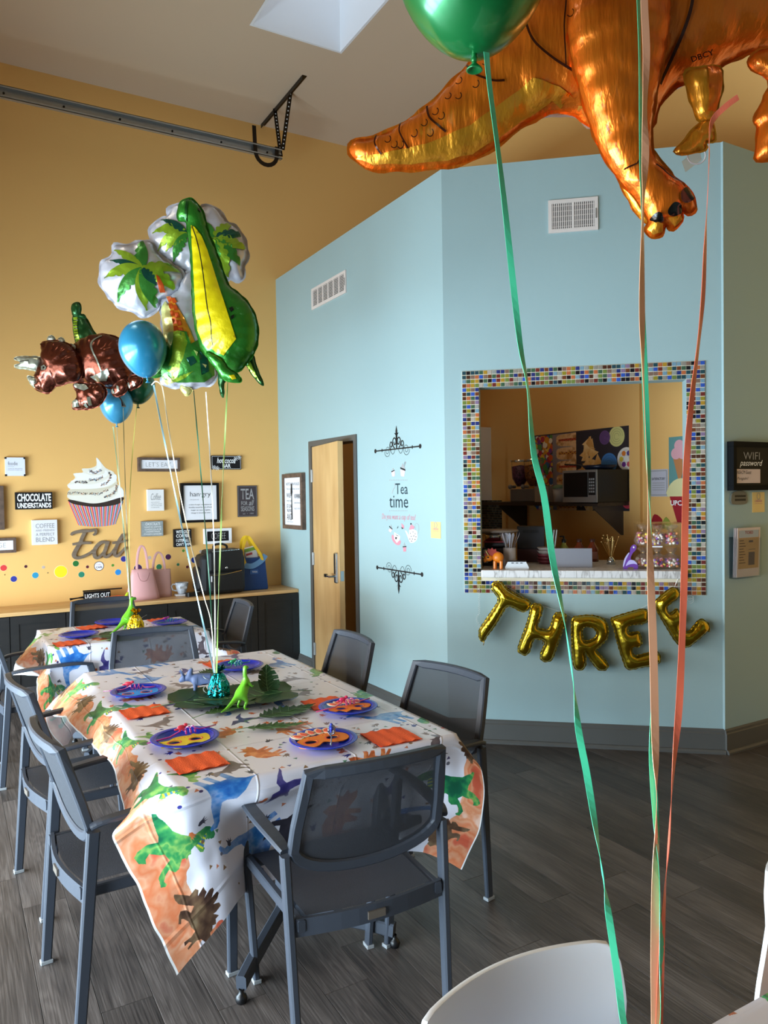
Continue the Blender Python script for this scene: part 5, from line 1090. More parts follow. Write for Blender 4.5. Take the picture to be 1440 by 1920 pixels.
# leaves
LEAF = mat('silk_leaf', '#1c4222', .5, noise_amt=.25, nscale=12, spec=.4); LEAF2 = mat('silk_leaf_olive', '#33552a', .45, noise_amt=.25, nscale=14); VEIN = mat('leaf_vein', '#5d8050', .5)
def leaf(x, y, z, L, W_, rz, label, kind='monstera', mt=LEAF, curl=.02):
    t = empty('palm_leaf' if kind == 'palm' else 'monstera_leaf', (x, y, z), rz, label, 'leaf', 'artificial tropical leaves on the tables')
    n = 9; half = []
    if kind == 'monstera':
        P = [(0, 0), (-.06, .16), (-.02, .36), (.12, .48), (.30, .5)]; cuts = [(.42, .5, .30), (.60, .45, .26), (.78, .33, .18)]
        for cx, cy, dy in cuts: P += [(cx - .012, cy + .0), (cx - .008, dy), (cx + .004, dy), (cx + .022, cy - .01)]
        P += [(.92, .13), (1, 0)]
        pts = P + [(a, -b) for a, b in P[-2:0:-1]]
    else:
        P = [(0, 0), (.04, .1)]
        for i in range(9): u = .08 + i * .1; h_ = .34 * math.sin(PI * min(1, u + .12)) + .06; P += [(u + .05, h_), (u + .045, h_ * .66), (u + .055, h_ * .64)]
        P += [(1, 0)]; pts = P + [(a, -b) for a, b in P[-2:0:-1]]
    poly = [(a * L, b * W_ * 1.0) for a, b in pts]; V, T = Foil.tri(None, [resample(poly, L / 22)], L / 18)
    zz = lambda a, b: .003 + curl * ((a / L - .45) ** 2) * 2 * .5 + curl * .5 * (b / (W_ * .5)) ** 2 + .0015 * math.sin(a / L * 22 + b / W_ * 9)
    bm = BM(); vs = [bm.verts.new((a, b, zz(a, b))) for a, b in V]
    for f in T: bm.faces.new([vs[i] for i in f]).smooth = True
    bmo('blade', bm, mt, t)
    bm = BM(); sweep(bm, [(-.25 * L, 0, .003)] + [(L * i / 8, 0, zz(L * i / 8, 0) + .001) for i in range(9)], circ(.0014, 5)); bmo('midrib', bm, VEIN, t)
    bm = BM()
    for k in range(6):
        for s in (-1, 1):
            u = .08 + k * .14; e = (min(.95, u + .16), s * .36 * math.sin(PI * min(.9, u + .15)))
            sweep(bm, [(L * (u + (e[0] - u) * q), W_ * e[1] * q, zz(L * (u + (e[0] - u) * q), W_ * e[1] * q) + .0008) for q in (0, .5, 1)], circ(.0007, 4))
    q = bmo('side_vein', bm, VEIN, t); return t
leaf(*tp(330, 1322), ZT + .004, .40, .34, -.05, 'large dark monstera leaf left of the teal balloon weight', curl=.03)
leaf(*tp(543, 1303), ZT + .010, .40, .36, PI - .18, 'large dark monstera leaf under the green toy dinosaur', curl=.035)
q = leaf(*tp(500, 1300), ZT + .012, .115, .10, .75, 'upright curled leaf behind the green toy dinosaur', curl=.05); q.rotation_euler = (.35, -1.15, 1.3)
leaf(*tp(375, 1268), ZT + .006, .17, .16, .45, 'small dark palm leaf behind the pale blue toy', 'palm')
leaf(*tp(385, 1343), ZT + .006, .24, .13, .28, 'olive palm leaf lying on the cloth left of the middle', 'palm', LEAF2)
leaf(*tp(487, 1349), ZT + .006, .26, .20, .18, 'dark palm leaf right of centre on the front table', 'palm')
leaf(*tp(463, 1369), ZT + .005, .22, .11, -.30, 'olive palm leaf tip pointing at the feathered mask', 'palm', LEAF2)
leaf(*tp(192, 1194), ZT + .004, .33, .25, -.1, 'dark leaf under the green dinosaur on the small table', curl=.01); leaf(*tp(350, 1178), ZT + .006, .3, .22, PI - .1, 'dark leaf at the right half of the small table', curl=.015); leaf(*tp(205, 1202), ZT + .005, .2, .2, -.35, 'leaf hanging over the front edge of the small table')

# toys (skinned figures)
def skinfig(name, V, E, R_, m_, parent, sub=2, root=0):
    me = bpy.data.meshes.new(name); me.from_pydata(V, E, []); o = bpy.data.objects.new(name, me); COL.objects.link(o)
    md = o.modifiers.new('s', 'SKIN'); md.use_smooth_shade = True
    for i, r_ in enumerate(R_):
        sv = me.skin_vertices[0].data[i]; sv.radius = (r_, r_) if not isinstance(r_, tuple) else r_; sv.use_root = (i == root)
    ms = o.modifiers.new('u', 'SUBSURF'); ms.levels = sub; ms.render_levels = sub
    dg = bpy.context.evaluated_depsgraph_get(); dg.update(); m2 = bpy.data.meshes.new_from_object(o.evaluated_get(dg)); bpy.data.objects.remove(o); m2.name = name
    m2.polygons.foreach_set('use_smooth', [True] * len(m2.polygons)); return link(name, m2, m_, parent)
def chain(specs):
    """specs: list of polylines [(x,y,z,r),...]; first point of later chains merges with an existing identical point"""
    V, R_, E, key = [], [], [], {}
    for ch in specs:
        prev = None
        for p in ch:
            k = tuple(round(q, 4) for q in p[:3])
            if k not in key: key[k] = len(V); V.append(p[:3]); R_.append(p[3])
            if prev is not None: E.append((prev, key[k]))
            prev = key[k]
    return V, E, R_
GRT = mat('green_toy_plastic', '#6cc22e', .32, coat=.2, noise_amt=.12, nscale=6); BLT = mat('pale_blue_toy', '#5d6f98', .5, noise_amt=.15, nscale=20)
EYE = mat('toy_eye', '#15130f', .2)
def trex(x, y, z, s, rz, label, neck=0):
    t = empty('toy_dinosaur', (x, y, z), rz, label, 'toy'); hp = (0, 0, .42, .105)
    hx_ = .34 - .18 * neck; hz = 1.02 + .1 * neck
    ch = [[hp, (.12, 0, .56, .115), (.20, 0, .70, .075), (.20 - .05 * neck, 0, .86, .055), (.23 - .08 * neck, 0, hz - .06, .062), (hx_ + .02, 0, hz - .06, .06), (hx_ + .11, 0, hz - .085, .040)],
          [hp, (-.14, 0, .33, .085), (-.30, 0, .22, .055), (-.48, 0, .12, .032), (-.64, 0, .07, .014)]]
    for s_ in (-1, 1):
        ch.append([hp, (.02, s_ * .12, .34, .082), (.09, s_ * .13, .20, .048), (.01, s_ * .13, .09, .032), (.03, s_ * .13, .025, .03), (.13, s_ * .14, .02, .022)])
        ch.append([(.20, 0, .70, .075), (.24, s_ * .09, .62, .035), (.30, s_ * .10, .54, .024), (.35, s_ * .09, .57, .018)])
    V, E, R_ = chain([[(a * s, b * s, c * s, r_ * s) for a, b, c, r_ in q] for q in ch]); skinfig('body', V, E, R_, GRT, t)
    bm = BM()
    for s_ in (-1, 1): ball(bm, (s * (hx_ + .03), s_ * s * .052, s * (hz - .03)), s * .014, 8)
    bmo('eye', bm, EYE, t)
    bm = BM()
    for s_ in (-1, 1):
        for k in (-1, 0, 1): ball(bm, (s * .155, s_ * s * .14 + k * s * .02, s * .014), s * .011, 6, 1.6, .8, .8)
    bmo('claws', bm, mat('toy_claw', '#d8dcae', .4), t); return t
v = atz(452, 1331, .765); trex(v.x, v.y, ZT + .008, .155, .35, 'green plastic toy dinosaur standing on the big leaf', 1)
v = atz(238, 1186, .765); trex(v.x, v.y, ZT + .006, .21, .55, 'green plastic toy dinosaur by the gold weight on the small table', .3)
v = atz(384, 1296, .765)
t = empty('toy_dinosaur', (v.x, v.y, ZT + .006), 2.75, 'pale blue horned toy dinosaur behind the teal balloon weight', 'toy'); s = .16
ch = [[(0, 0, .36, .16), (.25, 0, .36, .14), (.42, 0, .40, .10), (.55, 0, .38, .09), (.68, 0, .30, .05)], [(0, 0, .36, .16), (-.25, 0, .34, .13), (-.42, 0, .24, .06), (-.6, 0, .12, .02)], [(.42, 0, .40, .10), (.36, 0, .56, .09), (.32, 0, .66, .04)]]
for q in (-1, 1):
    ch.append([(.25, 0, .36, .14), (.24, q * .13, .25, .06), (.24, q * .13, .12, .045), (.26, q * .13, .03, .045)]); ch.append([(-.25, 0, .34, .13), (-.22, q * .13, .25, .07), (-.2, q * .13, .12, .045), (-.18, q * .13, .03, .045)]); ch.append([(.55, 0, .38, .09), (.58, q * .05, .5, .025), (.66, q * .07, .62, .01)])
V, E, R_ = chain([[(a * s, b * s, c * s, r_ * s) for a, b, c, r_ in q] for q in ch]); skinfig('body', V, E, R_, BLT, t)

# foil balloon weights
def weight(x, y, z, h_, col, label):
    t = empty('balloon_weight', (x, y, z), 0, label, 'weight'); m_ = mat('crinkled_foil_' + col, col, .18, 1, bump=.6, bscale=90); r_ = random.Random(2)
    bm = BM(); n = 26; prof = [(.0, 0), (.34, .0), (.38, .12), (.36, .35), (.22, .6), (.13, .68)]
    lathe(bm, [(a * h_ * .75, b * h_) for a, b in prof], n)
    for v_ in bm.verts: a = math.atan2(v_.co.y, v_.co.x); k = 1 + .10 * math.sin(a * 8 + v_.co.z * 40) + r_.uniform(-.06, .06); v_.co.x *= k; v_.co.y *= k
    for f in bm.faces: f.smooth = False
    bmo('foil_wrap', bm, m_, t)
    bm = BM()
    for k in range(26):
        a = r_.random() * 2 * PI; e = r_.uniform(.5, 1.5); L = h_ * r_.uniform(.22, .4); p0 = Vector((0, 0, h_ * .68)); d = Vector((math.cos(a) * e * .6, math.sin(a) * e * .6, .75)).normalized()
        p1 = p0 + d * L * .6; p2 = p1 + Vector((d.x, d.y, d.z * .2)) * L * .4; s_ = Vector((-d.y, d.x, r_.uniform(-.5, .5))).normalized() * h_ * .055
        vs = [bm.verts.new(q) for q in (p0 - s_ * .3, p0 + s_ * .3, p1 + s_, p1 - s_, p2 + s_ * .7, p2 - s_ * .9)]; bm.faces.new((vs[0], vs[1], vs[2], vs[3])); bm.faces.new((vs[3], vs[2], vs[4], vs[5]))
    bmo('foil_tuft', bm, m_, t)
    bm = BM()
    for k in range(5):
        a0 = r_.random() * 6; c = Vector((.3 * h_ * math.cos(a0), .3 * h_ * math.sin(a0), h_ * .45)); pts = [c + Vector((.12 * h_ * math.cos(i * .5 + a0), .12 * h_ * math.sin(i * .5 + a0), -.01 * i * h_ * 3 + .03)) for i in range(16)]
        sweep(bm, pts, rect(.004, .0005))
    bmo('curled_ribbon', bm, mat('silver_ribbon', '#cfd8d4', .2, .6), t); return t
v = atz(411, 1310, .76); W1 = v.copy(); weight(v.x, v.y, ZT + .006, .155, '#1f9aa0', 'crinkled teal foil balloon weight on the front table')
v = atz(255, 1188, .76); W2 = v.copy(); weight(v.x, v.y, ZT + .006, .17, '#d8b020', 'crinkled gold foil balloon weight on the small table')

# things on the countertop
def ct(px, py=None, y=6.7): v = aty(px, py or 1110, y); return v.x
PNK = mat('pink_leather', '#cf9a98', .5, bump=.15, bscale=300); PNK2 = mat('pale_pink_leather', '#c79a95', .5, bump=.15, bscale=300)
def bag(name, x, y, w_, d_, h_, m_, label, top=.8, handle=.14, hz=.2, cat='handbag', rz=0):
    t = empty(name, (x, y, CT), rz, label, cat); N = 7
    bm = BM(); rings = []
    for k in range(N):
        u = k / (N - 1); ww = w_ / 2 * (1 - (1 - top) * u); dd = d_ / 2 * (1 - .72 * u ** 1.4); zz = h_ * u; pts = rrect(2 * ww, 2 * dd, min(ww, dd) * .45)
        rings.append([bm.verts.new((a, b, zz + (.012 * math.cos(a / ww * PI / 2) * -1 * u if u == 1 else 0))) for a, b in pts])
    for A, B in zip(rings, rings[1:]):
        for i in range(8): f = bm.faces.new((A[i], A[(i + 1) % 8], B[(i + 1) % 8], B[i])); f.smooth = True
    bm.faces.new(rings[0][::-1]); bm.faces.new(rings[-1]); bmo('bag_body', bm, m_, t)
    for s in (-1, 1):
        bm = BM(); pts = [(-handle / 2, s * d_ * .13, h_ * .82)] + [(handle / 2 * math.cos(PI - PI * i / 12) * 1, s * d_ * .12, h_ * .95 + hz * math.sin(PI * i / 12)) for i in range(13)] + [(handle / 2, s * d_ * .13, h_ * .82)]
        sweep(bm, pts, rrect(.014, .007, .002), up=(0, 1, 0)); bmo('handle', bm, m_, t)
    return t
v = aty(268, 1125, 6.62); t = bag('handbag', v.x, 6.62, .27, .15, .26, PNK, 'pink leather tote handbag with long handles, left of the pair', .62, .09, .21)
bm = BM(); sweep(bm, smoothpoly([(-.05, -.055, .235), (-.03, -.07, .17), (.02, -.07, .165), (.05, -.055, .23)], 4, False), rect(.004, .002), up=(0, 1, 0)); bmo('tassel_cord', bm, mat('dusky_cord', '#8a5a58', .5), t)
v = aty(299, 1118, 6.70); bag('handbag', v.x, 6.70, .20, .13, .24, PNK2, 'paler pink upright handbag, right of the pair', .98, .10, .16)
# mug on a saucer
v = aty(341, 1112, 6.66); t = empty('mug', (v.x, 6.66, CT), 0, 'speckled pale grey decorative mug on a white stand', 'mug'); MUGM = mat('speckled_glaze', '#b4b9c0', .4, noise_amt=.25, nscale=60)
boxo('stand', -.06, .06, -.045, .045, 0, .014, WP, t, .003)
bm = BM(); lathe(bm, [(0, .016), (.03, .016), (.034, .024), (.048, .06), (.058, .115), (.056, .115), (.045, .06), (.03, .028), (0, .026)], 24); bmo('cup', bm, MUGM, t)
bm = BM(); sweep(bm, [(-.05, 0, .10), (-.075, 0, .105), (-.09, 0, .085), (-.08, 0, .055), (-.05, 0, .045), (-.04, 0, .045)], rrect(.012, .009, .003), up=(0, 1, 0)); bmo('mug_handle', bm, MUGM, t)
boxo('printed_word', -.03, .03, -.0575, -.056, .065, .085, GINK, t)
# sunglasses pouch / keys
v = aty(357, 1111, 6.55); t = empty('key_pouch', (v.x + .02, 6.56, CT), .2, 'small black pouch with keys lying left of the backpack', 'pouch')
bm = BM(); prism(bm, smoothpoly([(-.06, -.03), (-.02, -.04), (.05, -.03), (.06, .0), (.04, .03), (-.05, .03)], 3), .0, .035, axis='z'); bmo('pouch_body', bm, BLK, t)
bm = BM(); lathe(bm, [(.014, .034), (.017, .036), (.014, .038)], 12, (.05, -.02, 0)); box(bm, .055, .09, -.03, -.02, .036, .038); bmo('key_ring', bm, CHR, t)
# black backpack
BPM = mat('black_nylon', '#121316', .45, bump=.2, bscale=180); GOLD = mat('gold_metal', '#c9a86a', .25, 1)
v = aty(411, 1100, 6.60); X0 = aty(372, 1110, 6.6).x; X1 = aty(456, 1095, 6.6).x; wx = (X1 - X0); t = empty('backpack', ((X0 + X1) / 2, 6.60, CT), 0, 'black diaper backpack with gold zip standing on the countertop', 'backpack')
bm = BM(); box(bm, -wx / 2, wx / 2, -.09, .13, 0, .36, .045); bmo('pack_body', bm, BPM, t); 
bm = BM(); box(bm, -wx / 2 + .07, wx / 2 - .03, -.115, -.06, .02, .20, .02); bmo('front_pocket', bm, BPM, t)
bm = BM(); box(bm, -wx / 2 + .06, wx / 2 - .02, -.10, .13, .19, .395, .03); bmo('flap', bm, BPM, t)
bm = BM(); box(bm, -wx / 2 - .03, -wx / 2 + .05, -.06, .09, .04, .25, .025); bmo('side_pocket', bm, BPM, t)
bm = BM(); sweep(bm, smoothpoly([(-wx / 2 + .08, -.112, .175), (0, -.118, .18), (wx / 2 - .05, -.112, .205)], 4, False), rect(.004, .004)); bmo('zip', bm, GOLD, t)
bm = BM(); lathe(bm, [(0, 0), (.012, 0), (.011, .004), (0, .005)], 14); q = bmo('snap', bm, CHR, t); q.location = (.02, -.103, .235); q.rotation_euler = (PI / 2, 0, 0)
boxo('zip_pull', -wx / 2 + .08, -wx / 2 + .09, -.122, -.118, .12, .17, PAPER, t)
bm = BM()
for i in range(18): box(bm, -wx / 2 + .1 + i * (wx - .16) / 18, -wx / 2 + .108 + i * (wx - .16) / 18, -.102, -.098, .378 + i * .0006, .386 + i * .0006)
bmo('zip_teeth', bm, CHR, t)['kind'] = 'stuff'
bm = BM(); sweep(bm, smoothpoly([(-.05, .04, .39), (-.045, .04, .43), (.02, .04, .44), (.07, .04, .42), (.07, .04, .39)], 3, False), rect(.02, .006), up=(0, 1, 0)); bmo('grab_handle', bm, BPM, t)
# blue tote
NAV = mat('navy_tote', '#123a72', .55, bump=.1, bscale=200); LBL = mat('light_blue_trim', '#5f88b0', .6); YST = mat('yellow_strap', '#e0b51e', .55)
X0 = aty(452, 1100, 6.66).x; X1 = aty(498, 1092, 6.66).x; wx = X1 - X0; t = empty('tote_bag', ((X0 + X1) / 2, 6.68, CT), 0, 'navy blue tote bag with light blue rim and yellow straps by the blue wall', 'bag')
bm = BM(); box(bm, -wx / 2, wx / 2, -.07, .07, 0, .30, .012)
for q in bm.verts:
    if q.co.z > .2: q.co.x *= .86
    if q.co.z < .05: q.co.x *= 1.08
bmo('bag_body', bm, NAV, t)
bm = BM(); sweep(bm, smoothpoly([(-wx * .43, -.078, .235), (-.03, -.08, .225), (.06, -.078, .27), (wx * .43, -.072, .32)], 4, False), rect(.05, .006), up=(0, 1, 0)); bmo('light_rim', bm, LBL, t)
for s, yy in ((-1, -.078), (1, .07)):
    bm = BM(); pts = smoothpoly([(-.085 , yy, .22), (-.10 + .02 * s, yy, .34), (-.085, yy * .6, .45), (-.045, yy * .4, .49), (.0, yy * .6, .42), (.05, yy, .33), (.07, yy, .27)], 4, False); sweep(bm, pts, rect(.026, .004), up=(0, 1, 0)); bmo('strap', bm, YST, t)
boxo('sewn_label', -.05, .03, -.0745, -.0705, .15, .19, mat('label_blue', '#2a5590', .5), t); text('TWOA', -.03, .162, .02, .178, PAPER, t, -.0755)
t2 = empty('snack_packet', ((X0 + X1) / 2 - .01, 6.67, CT + .28), 0, 'white and green packet sticking out of the navy tote bag', 'packet'); t2.rotation_euler = (.1, -.2, 0)
bm = BM(); box(bm, -.06, .06, -.02, .02, -.05, .12, .01); bmo('packet_body', bm, PAPER, t2); boxo('green_band', -.055, .055, -.022, -.018, .085, .115, mat('lime_print', '#7fae4a', .5), t2); boxo('red_band', -.05, .01, -.022, -.018, .05, .07, mat('red_print', '#b03a40', .5), t2)
# plate, napkins and the lights out sign at the left of the counter
v = aty(209, 1120, 6.60); plate(v.x, 6.60, CT + .001, 'blue plate heaped with orange napkins on the oak countertop', 0, .12)
for k in range(3): q = wavy(v.x + .01 * k, 6.59, CT + .02 + .009 * k, .17, .12, .15 * k, ('lowest', 'middle', 'top')[k] + ' orange napkin piled on the countertop plate')
v2 = aty(236, 1112, 6.58); t = empty('toy_dinosaur', (v2.x, 6.58, CT + .018), .4, 'tiny lime green toy on the countertop plate', 'toy'); V, E, R_ = chain([[(0, 0, .02, .012), (.01, 0, .035, .012), (.015, 0, .05, .009), (.028, 0, .052, .006)], [(0, 0, .02, .012), (-.02, 0, .012, .006), (-.035, 0, .006, .002)], [(0, 0, .02, .012), (.006, .012, .002, .005)], [(0, 0, .021, .012), (.006, -.012, .002, .005)]]); skinfig('body', V, E, R_, mat('lime_toy', '#b8d82a', .4), t)
v = aty(172, 1122, 6.70); t = empty('paddle_sign', (v.x, 6.74, CT), .05, 'black paddle shaped sign with white lettering behind the countertop plate', 'sign')
bm = BM(); box(bm, -.06, .16, -.01, .01, .0, .085, .004); bmo('board', bm, BLKP, t); bm = BM(); sweep(bm, [(-.06, 0, .04), (-.1, 0, .038), (-.14, 0, .035), (-.165, 0, .033)], rrect(.03, .014, .005), scale=[1.2, .7, .8, 1.3]); bmo('paddle_handle', bm, BLKP, t)
text('LIGHTS OUT', -.05, .03, .15, .066, WINK, t, -.0112, bold=.01)
boxo('ledge_strip', -.06, .26, .012, .02, .085, .095, BLKP, t)

# white shell chairs
SHELL = mat('white_shell_plastic', '#e1e1e2', .38, coat=.15)
def shell_chair(cx, cy, deg, label):
    t = empty('shell_chair', (cx, cy, 0), math.radians(deg), label, 'chair', 'white plastic shell chairs'); NU, NV = 22, 26; v, f = [], []
    # section from seat front to back top, y forward
    prof = smoothpoly([(.23, .425), (.20, .45), (.05, .445), (-.10, .445), (-.17, .47), (-.20, .56), (-.215, .70), (-.225, .80), (-.228, .848)], 5, False); n = len(prof)
    for i, (y, z) in enumerate(prof):
        q = i / (n - 1); hw = .205 + .02 * math.sin(PI * min(1, q * 1.6)) - .02 * max(0, q - .6) * 2
        for j in range(NU + 1):
            a = -1 + 2 * j / NU; e = abs(a) ** 3; back = max(0, (z - .5) / .35)
            cut = .0 if q < .9 else 0
            x = hw * a; yy = y + (.055 * abs(a) ** 2.0) * min(1, back * 1.4) - .0; zz = z + .02 * abs(a) ** 3 * (1 - min(1, back * 1.5))
            if q > .8: zz -= .030 * max(0, abs(a) - .86) / .14 * (q - .8) * 5 * max(0, abs(a) - .86) / .14
            v.append((x, yy, zz))
    f = [(i * (NU + 1) + j, i * (NU + 1) + j + 1, (i + 1) * (NU + 1) + j + 1, (i + 1) * (NU + 1) + j) for i in range(n - 1) for j in range(NU)]
    o = pyo('shell', v, f, SHELL, t, True); md = o.modifiers.new('th', 'SOLIDIFY'); md.thickness = .009; md.offset = 0; b_ = o.modifiers.new('bv', 'BEVEL'); b_.width = .0035; b_.segments = 2; b_.limit_method = 'ANGLE'
    for sx in (-1, 1):
        for sy in (-1, 1):
            bm = BM(); sweep(bm, [(sx * .13, sy * .11 - .0, .43), (sx * .2, sy * .2, .012)], circ(.011, 10)); l = bmo('leg', bm, CHR, t)
            bm = BM(); lathe(bm, [(0, 0), (.014, 0), (.014, .014), (0, .014)], 12, (sx * .2, sy * .2, 0)); bmo('foot_pad', bm, BLK, l)
    return t
shell_chair(.775, .74, 180, 'white shell chair nearest the camera, its back at the bottom of the photo').scale = (1.08, 1, 1)
shell_chair(1.59, .745, 180, 'white shell chair cut by the right edge of the photo')
# ------------------------------------------------------------------ foil balloons
def foilm(n_, c, r_=.16, m_=.92, bump=.35, bs=28): return mat(n_, c, r_, m_, bump=bump, bscale=bs, coat=.3)
def foil_part(name, parent, FR_, px_pts, mats, step=.012, fat=.75, patches=(), flange=0, sm=3, off=0, holes=(), pucker=.25, seed=1, conv=None, pstep=None):
    cv_ = (lambda p: [conv(*q) for q in p]) if conv else (lambda p: p)
    FR_ = (FR_[0] + FR_[3] * off, FR_[1], FR_[2], FR_[3])
    pl = smoothpoly(px2(FR_, cv_(px_pts)), sm) if sm > 1 else px2(FR_, cv_(px_pts)); loops = [pl] + [smoothpoly(px2(FR_, cv_(h)), 3) for h in holes]
    global LASTF
    fl_ = LASTF = Foil(loops, step, fat, pucker, seed); rel = (FR_[3] * off, FR_[1], FR_[2], FR_[3]); bm = BM(); fl_.build(bm, rel, 0, flange)
    for i, (pp, k) in enumerate(patches):
        q = px2(FR_, cv_(pp)); fl_.patch(bm, rel, q, k, .0010 + .0004 * i, pstep or step * .8)
    return bmo(name, bm, mats, parent, True)
GF_ = foilm('green_foil', '#2f8428', .3, .6); DGF = foilm('dark_green_foil', '#235a2c', .3, .65); YF_ = foilm('yellow_foil', '#e6d410', .32, .35, .25, 40); INKF = foilm('black_foil_ink', '#141a12', .3, .2); WF = foilm('white_foil', '#c9c9d2', .3, .35, .3, 14); LGF = foilm('lime_foil', '#8fb22c', .28, .5); MGF = foilm('leaf_green_foil', '#3f8a35', .28, .5); DG2 = foilm('deep_teal_foil', '#1d5a4a', .25, .6); ORF = foilm('orange_foil_print', '#e8962c', .28, .5); RDF = foilm('rust_foil_print', '#c8501c', .3, .4); CRF = foilm('cream_foil', '#dcd98c', .3, .5)
c3 = lambda x_, y_: (x_ / 2.667, 340 + y_ / 2.667)
D1 = 3.10
FRb = frame_at(410, 560, D1, 0); br_ = empty('brontosaurus_balloon', FRb[0], 0, 'tall green long necked dinosaur foil balloon with a yellow belly', 'balloon')
body = [(945, 85), (975, 100), (1005, 135), (1025, 180), (1042, 250), (1075, 330), (1110, 430), (1145, 520), (1200, 565), (1250, 620), (1285, 700), (1290, 790), (1270, 860), (1230, 915), (1190, 950), (1120, 935), (1060, 900), (1010, 840), (980, 740), (966, 640), (960, 500), (955, 380), (940, 260), (932, 205), (895, 195), (888, 150), (905, 105)]
foil_part('body', br_, FRb, body, [GF_, YF_, INKF, DGF], .012, .85, [
    ([(965, 235), (985, 245), (1020, 290), (1050, 360), (1080, 450), (1110, 540), (1140, 620), (1170, 710), (1200, 808), (1170, 845), (1135, 885), (1095, 868), (1075, 850), (1060, 855), (1030, 825), (1002, 760), (992, 640), (984, 500), (974, 380)], 1),
    (strokepoly(smoothpoly([(972, 240), (1000, 320), (1025, 430), (1045, 550), (1062, 660), (1078, 730), (1080, 800), (1085, 840)], 4, False), 5), 2),
    ([(942, 88), (950, 130), (946, 180), (942, 228), (900, 200), (905, 192), (936, 190), (936, 150), (940, 120)], 3),
    ([(995, 120), (1010, 140), (1012, 165), (1000, 155)], 2), ([(1165, 660), (1182, 650), (1190, 665), (1178, 680)], 2), ([(1175, 700), (1190, 690), (1192, 705), (1180, 718)], 2)], flange=.004, conv=c3, pucker=.12)
foil_part('front_leg', br_, FRb, [(1030, 850), (1085, 870), (1125, 900), (1140, 930), (1180, 955), (1205, 985), (1200, 1005), (1160, 1003), (1110, 985), (1085, 940), (1050, 900)], [GF_, YF_], .010, .8, [([(1150, 975), (1175, 970), (1185, 990), (1165, 995)], 1)], .003, off=.11, conv=c3)
foil_part('rear_leg', br_, FRb, [(1095, 955), (1130, 950), (1140, 985), (1120, 1010), (1118, 1080), (1105, 1060), (1095, 1010)], [DGF, YF_], .008, .7, [], .003, off=.05, conv=c3)
foil_part('tail', br_, FRb, [(1220, 900), (1262, 862), (1285, 930), (1318, 1012), (1308, 1018), (1270, 980), (1235, 925)], [DGF, LGF], .009, .7, [([(1235, 925), (1255, 905), (1290, 985), (1305, 1012), (1270, 975)], 1)], .002, off=-.06, conv=c3)
# palm tree balloon
D2 = 3.38
FRp = frame_at(330, 560, D2, 4); pt = empty('palm_tree_balloon', FRp[0], 0, 'palm tree foil balloon, three white lobes over a yellow and green trunk', 'balloon')
PM = [WF, LGF, MGF, DG2, ORF, RDF, CRF]
def frond(cx, cy, ang, L, bend, w_=.16):
    n = 16; P, Q = [], []
    for i in range(n + 1):
        t = i / n; a = math.radians(ang + bend * t); x_ = cx; y_ = cy
        x_ = cx + L * t * math.cos(math.radians(ang + bend * t * .5)); y_ = cy - L * t * math.sin(math.radians(ang + bend * t * .5)); nx_, ny_ = math.sin(a), math.cos(a); hw = L * w_ * math.sin(PI * min(.96, t * .9 + .12)); z_ = (.62 if i % 3 == 2 else 1.0)
        P.append((x_ + nx_ * hw, y_ + ny_ * hw)); Q.append((x_ - nx_ * hw * z_, y_ - ny_ * hw * z_))
    return P + Q[::-1]
def fronds(cx, cy, lst): return [(frond(cx, cy, a, L * 1.12, b, w_ * 1.18), k) for a, L, b, k, w_ in lst]
foil_part('right_lobe', pt, FRp, [(1000, 140), (1050, 125), (1095, 150), (1130, 200), (1195, 245), (1232, 330), (1232, 400), (1213, 430), (1218, 480), (1195, 497), (1150, 488), (1110, 520), (1040, 500), (980, 440), (965, 330), (975, 220)], PM, .014, .72, fronds(1080, 320, [(150, 110, 40, 2, .2), (115, 130, 30, 2, .17), (60, 130, -20, 1, .16), (35, 150, -40, 3, .13), (5, 155, -35, 1, .15), (-25, 165, -35, 2, .15), (-55, 170, -30, 1, .16), (-80, 160, -25, 2, .15), (-110, 150, -10, 1, .15)]), .010, conv=c3, off=-.02, seed=3)
foil_part('centre_lobe', pt, FRp, [(752, 265), (765, 220), (800, 195), (838, 180), (842, 145), (885, 118), (960, 110), (1010, 160), (1040, 260), (1030, 380), (985, 460), (930, 455), (880, 432), (830, 400), (785, 370), (768, 330)], PM, .014, .72, fronds(950, 290, [(175, 150, 60, 1, .12), (150, 160, 50, 1, .13), (135, 140, 30, 3, .10), (195, 120, 40, 1, .17), (230, 130, 20, 2, .15)]), .010, conv=c3, off=.03, seed=5)
foil_part('left_lobe', pt, FRp, [(568, 326), (600, 318), (650, 322), (700, 302), (755, 305), (785, 350), (820, 392), (870, 425), (905, 455), (915, 490), (895, 545), (845, 580), (800, 600), (790, 635), (745, 665), (720, 678), (690, 660), (640, 640), (590, 622), (562, 590), (540, 565), (508, 520), (503, 470), (508, 420), (530, 392), (572, 365)], PM, .013, .72, fronds(735, 465, [(100, 155, -8, 2, .16), (135, 170, 20, 1, .10), (158, 160, 10, 3, .08), (175, 180, 30, 1, .13), (215, 180, 25, 2, .13), (265, 170, 15, 1, .15), (290, 170, -10, 2, .17), (350, 170, -45, 1, .15), (25, 180, -50, 1, .12), (320, 90, -20, 3, .2)]) + [([(800, 490), (815, 500), (835, 540), (838, 570), (812, 572), (806, 530)], 5)], .010, conv=c3, off=.06, seed=2)
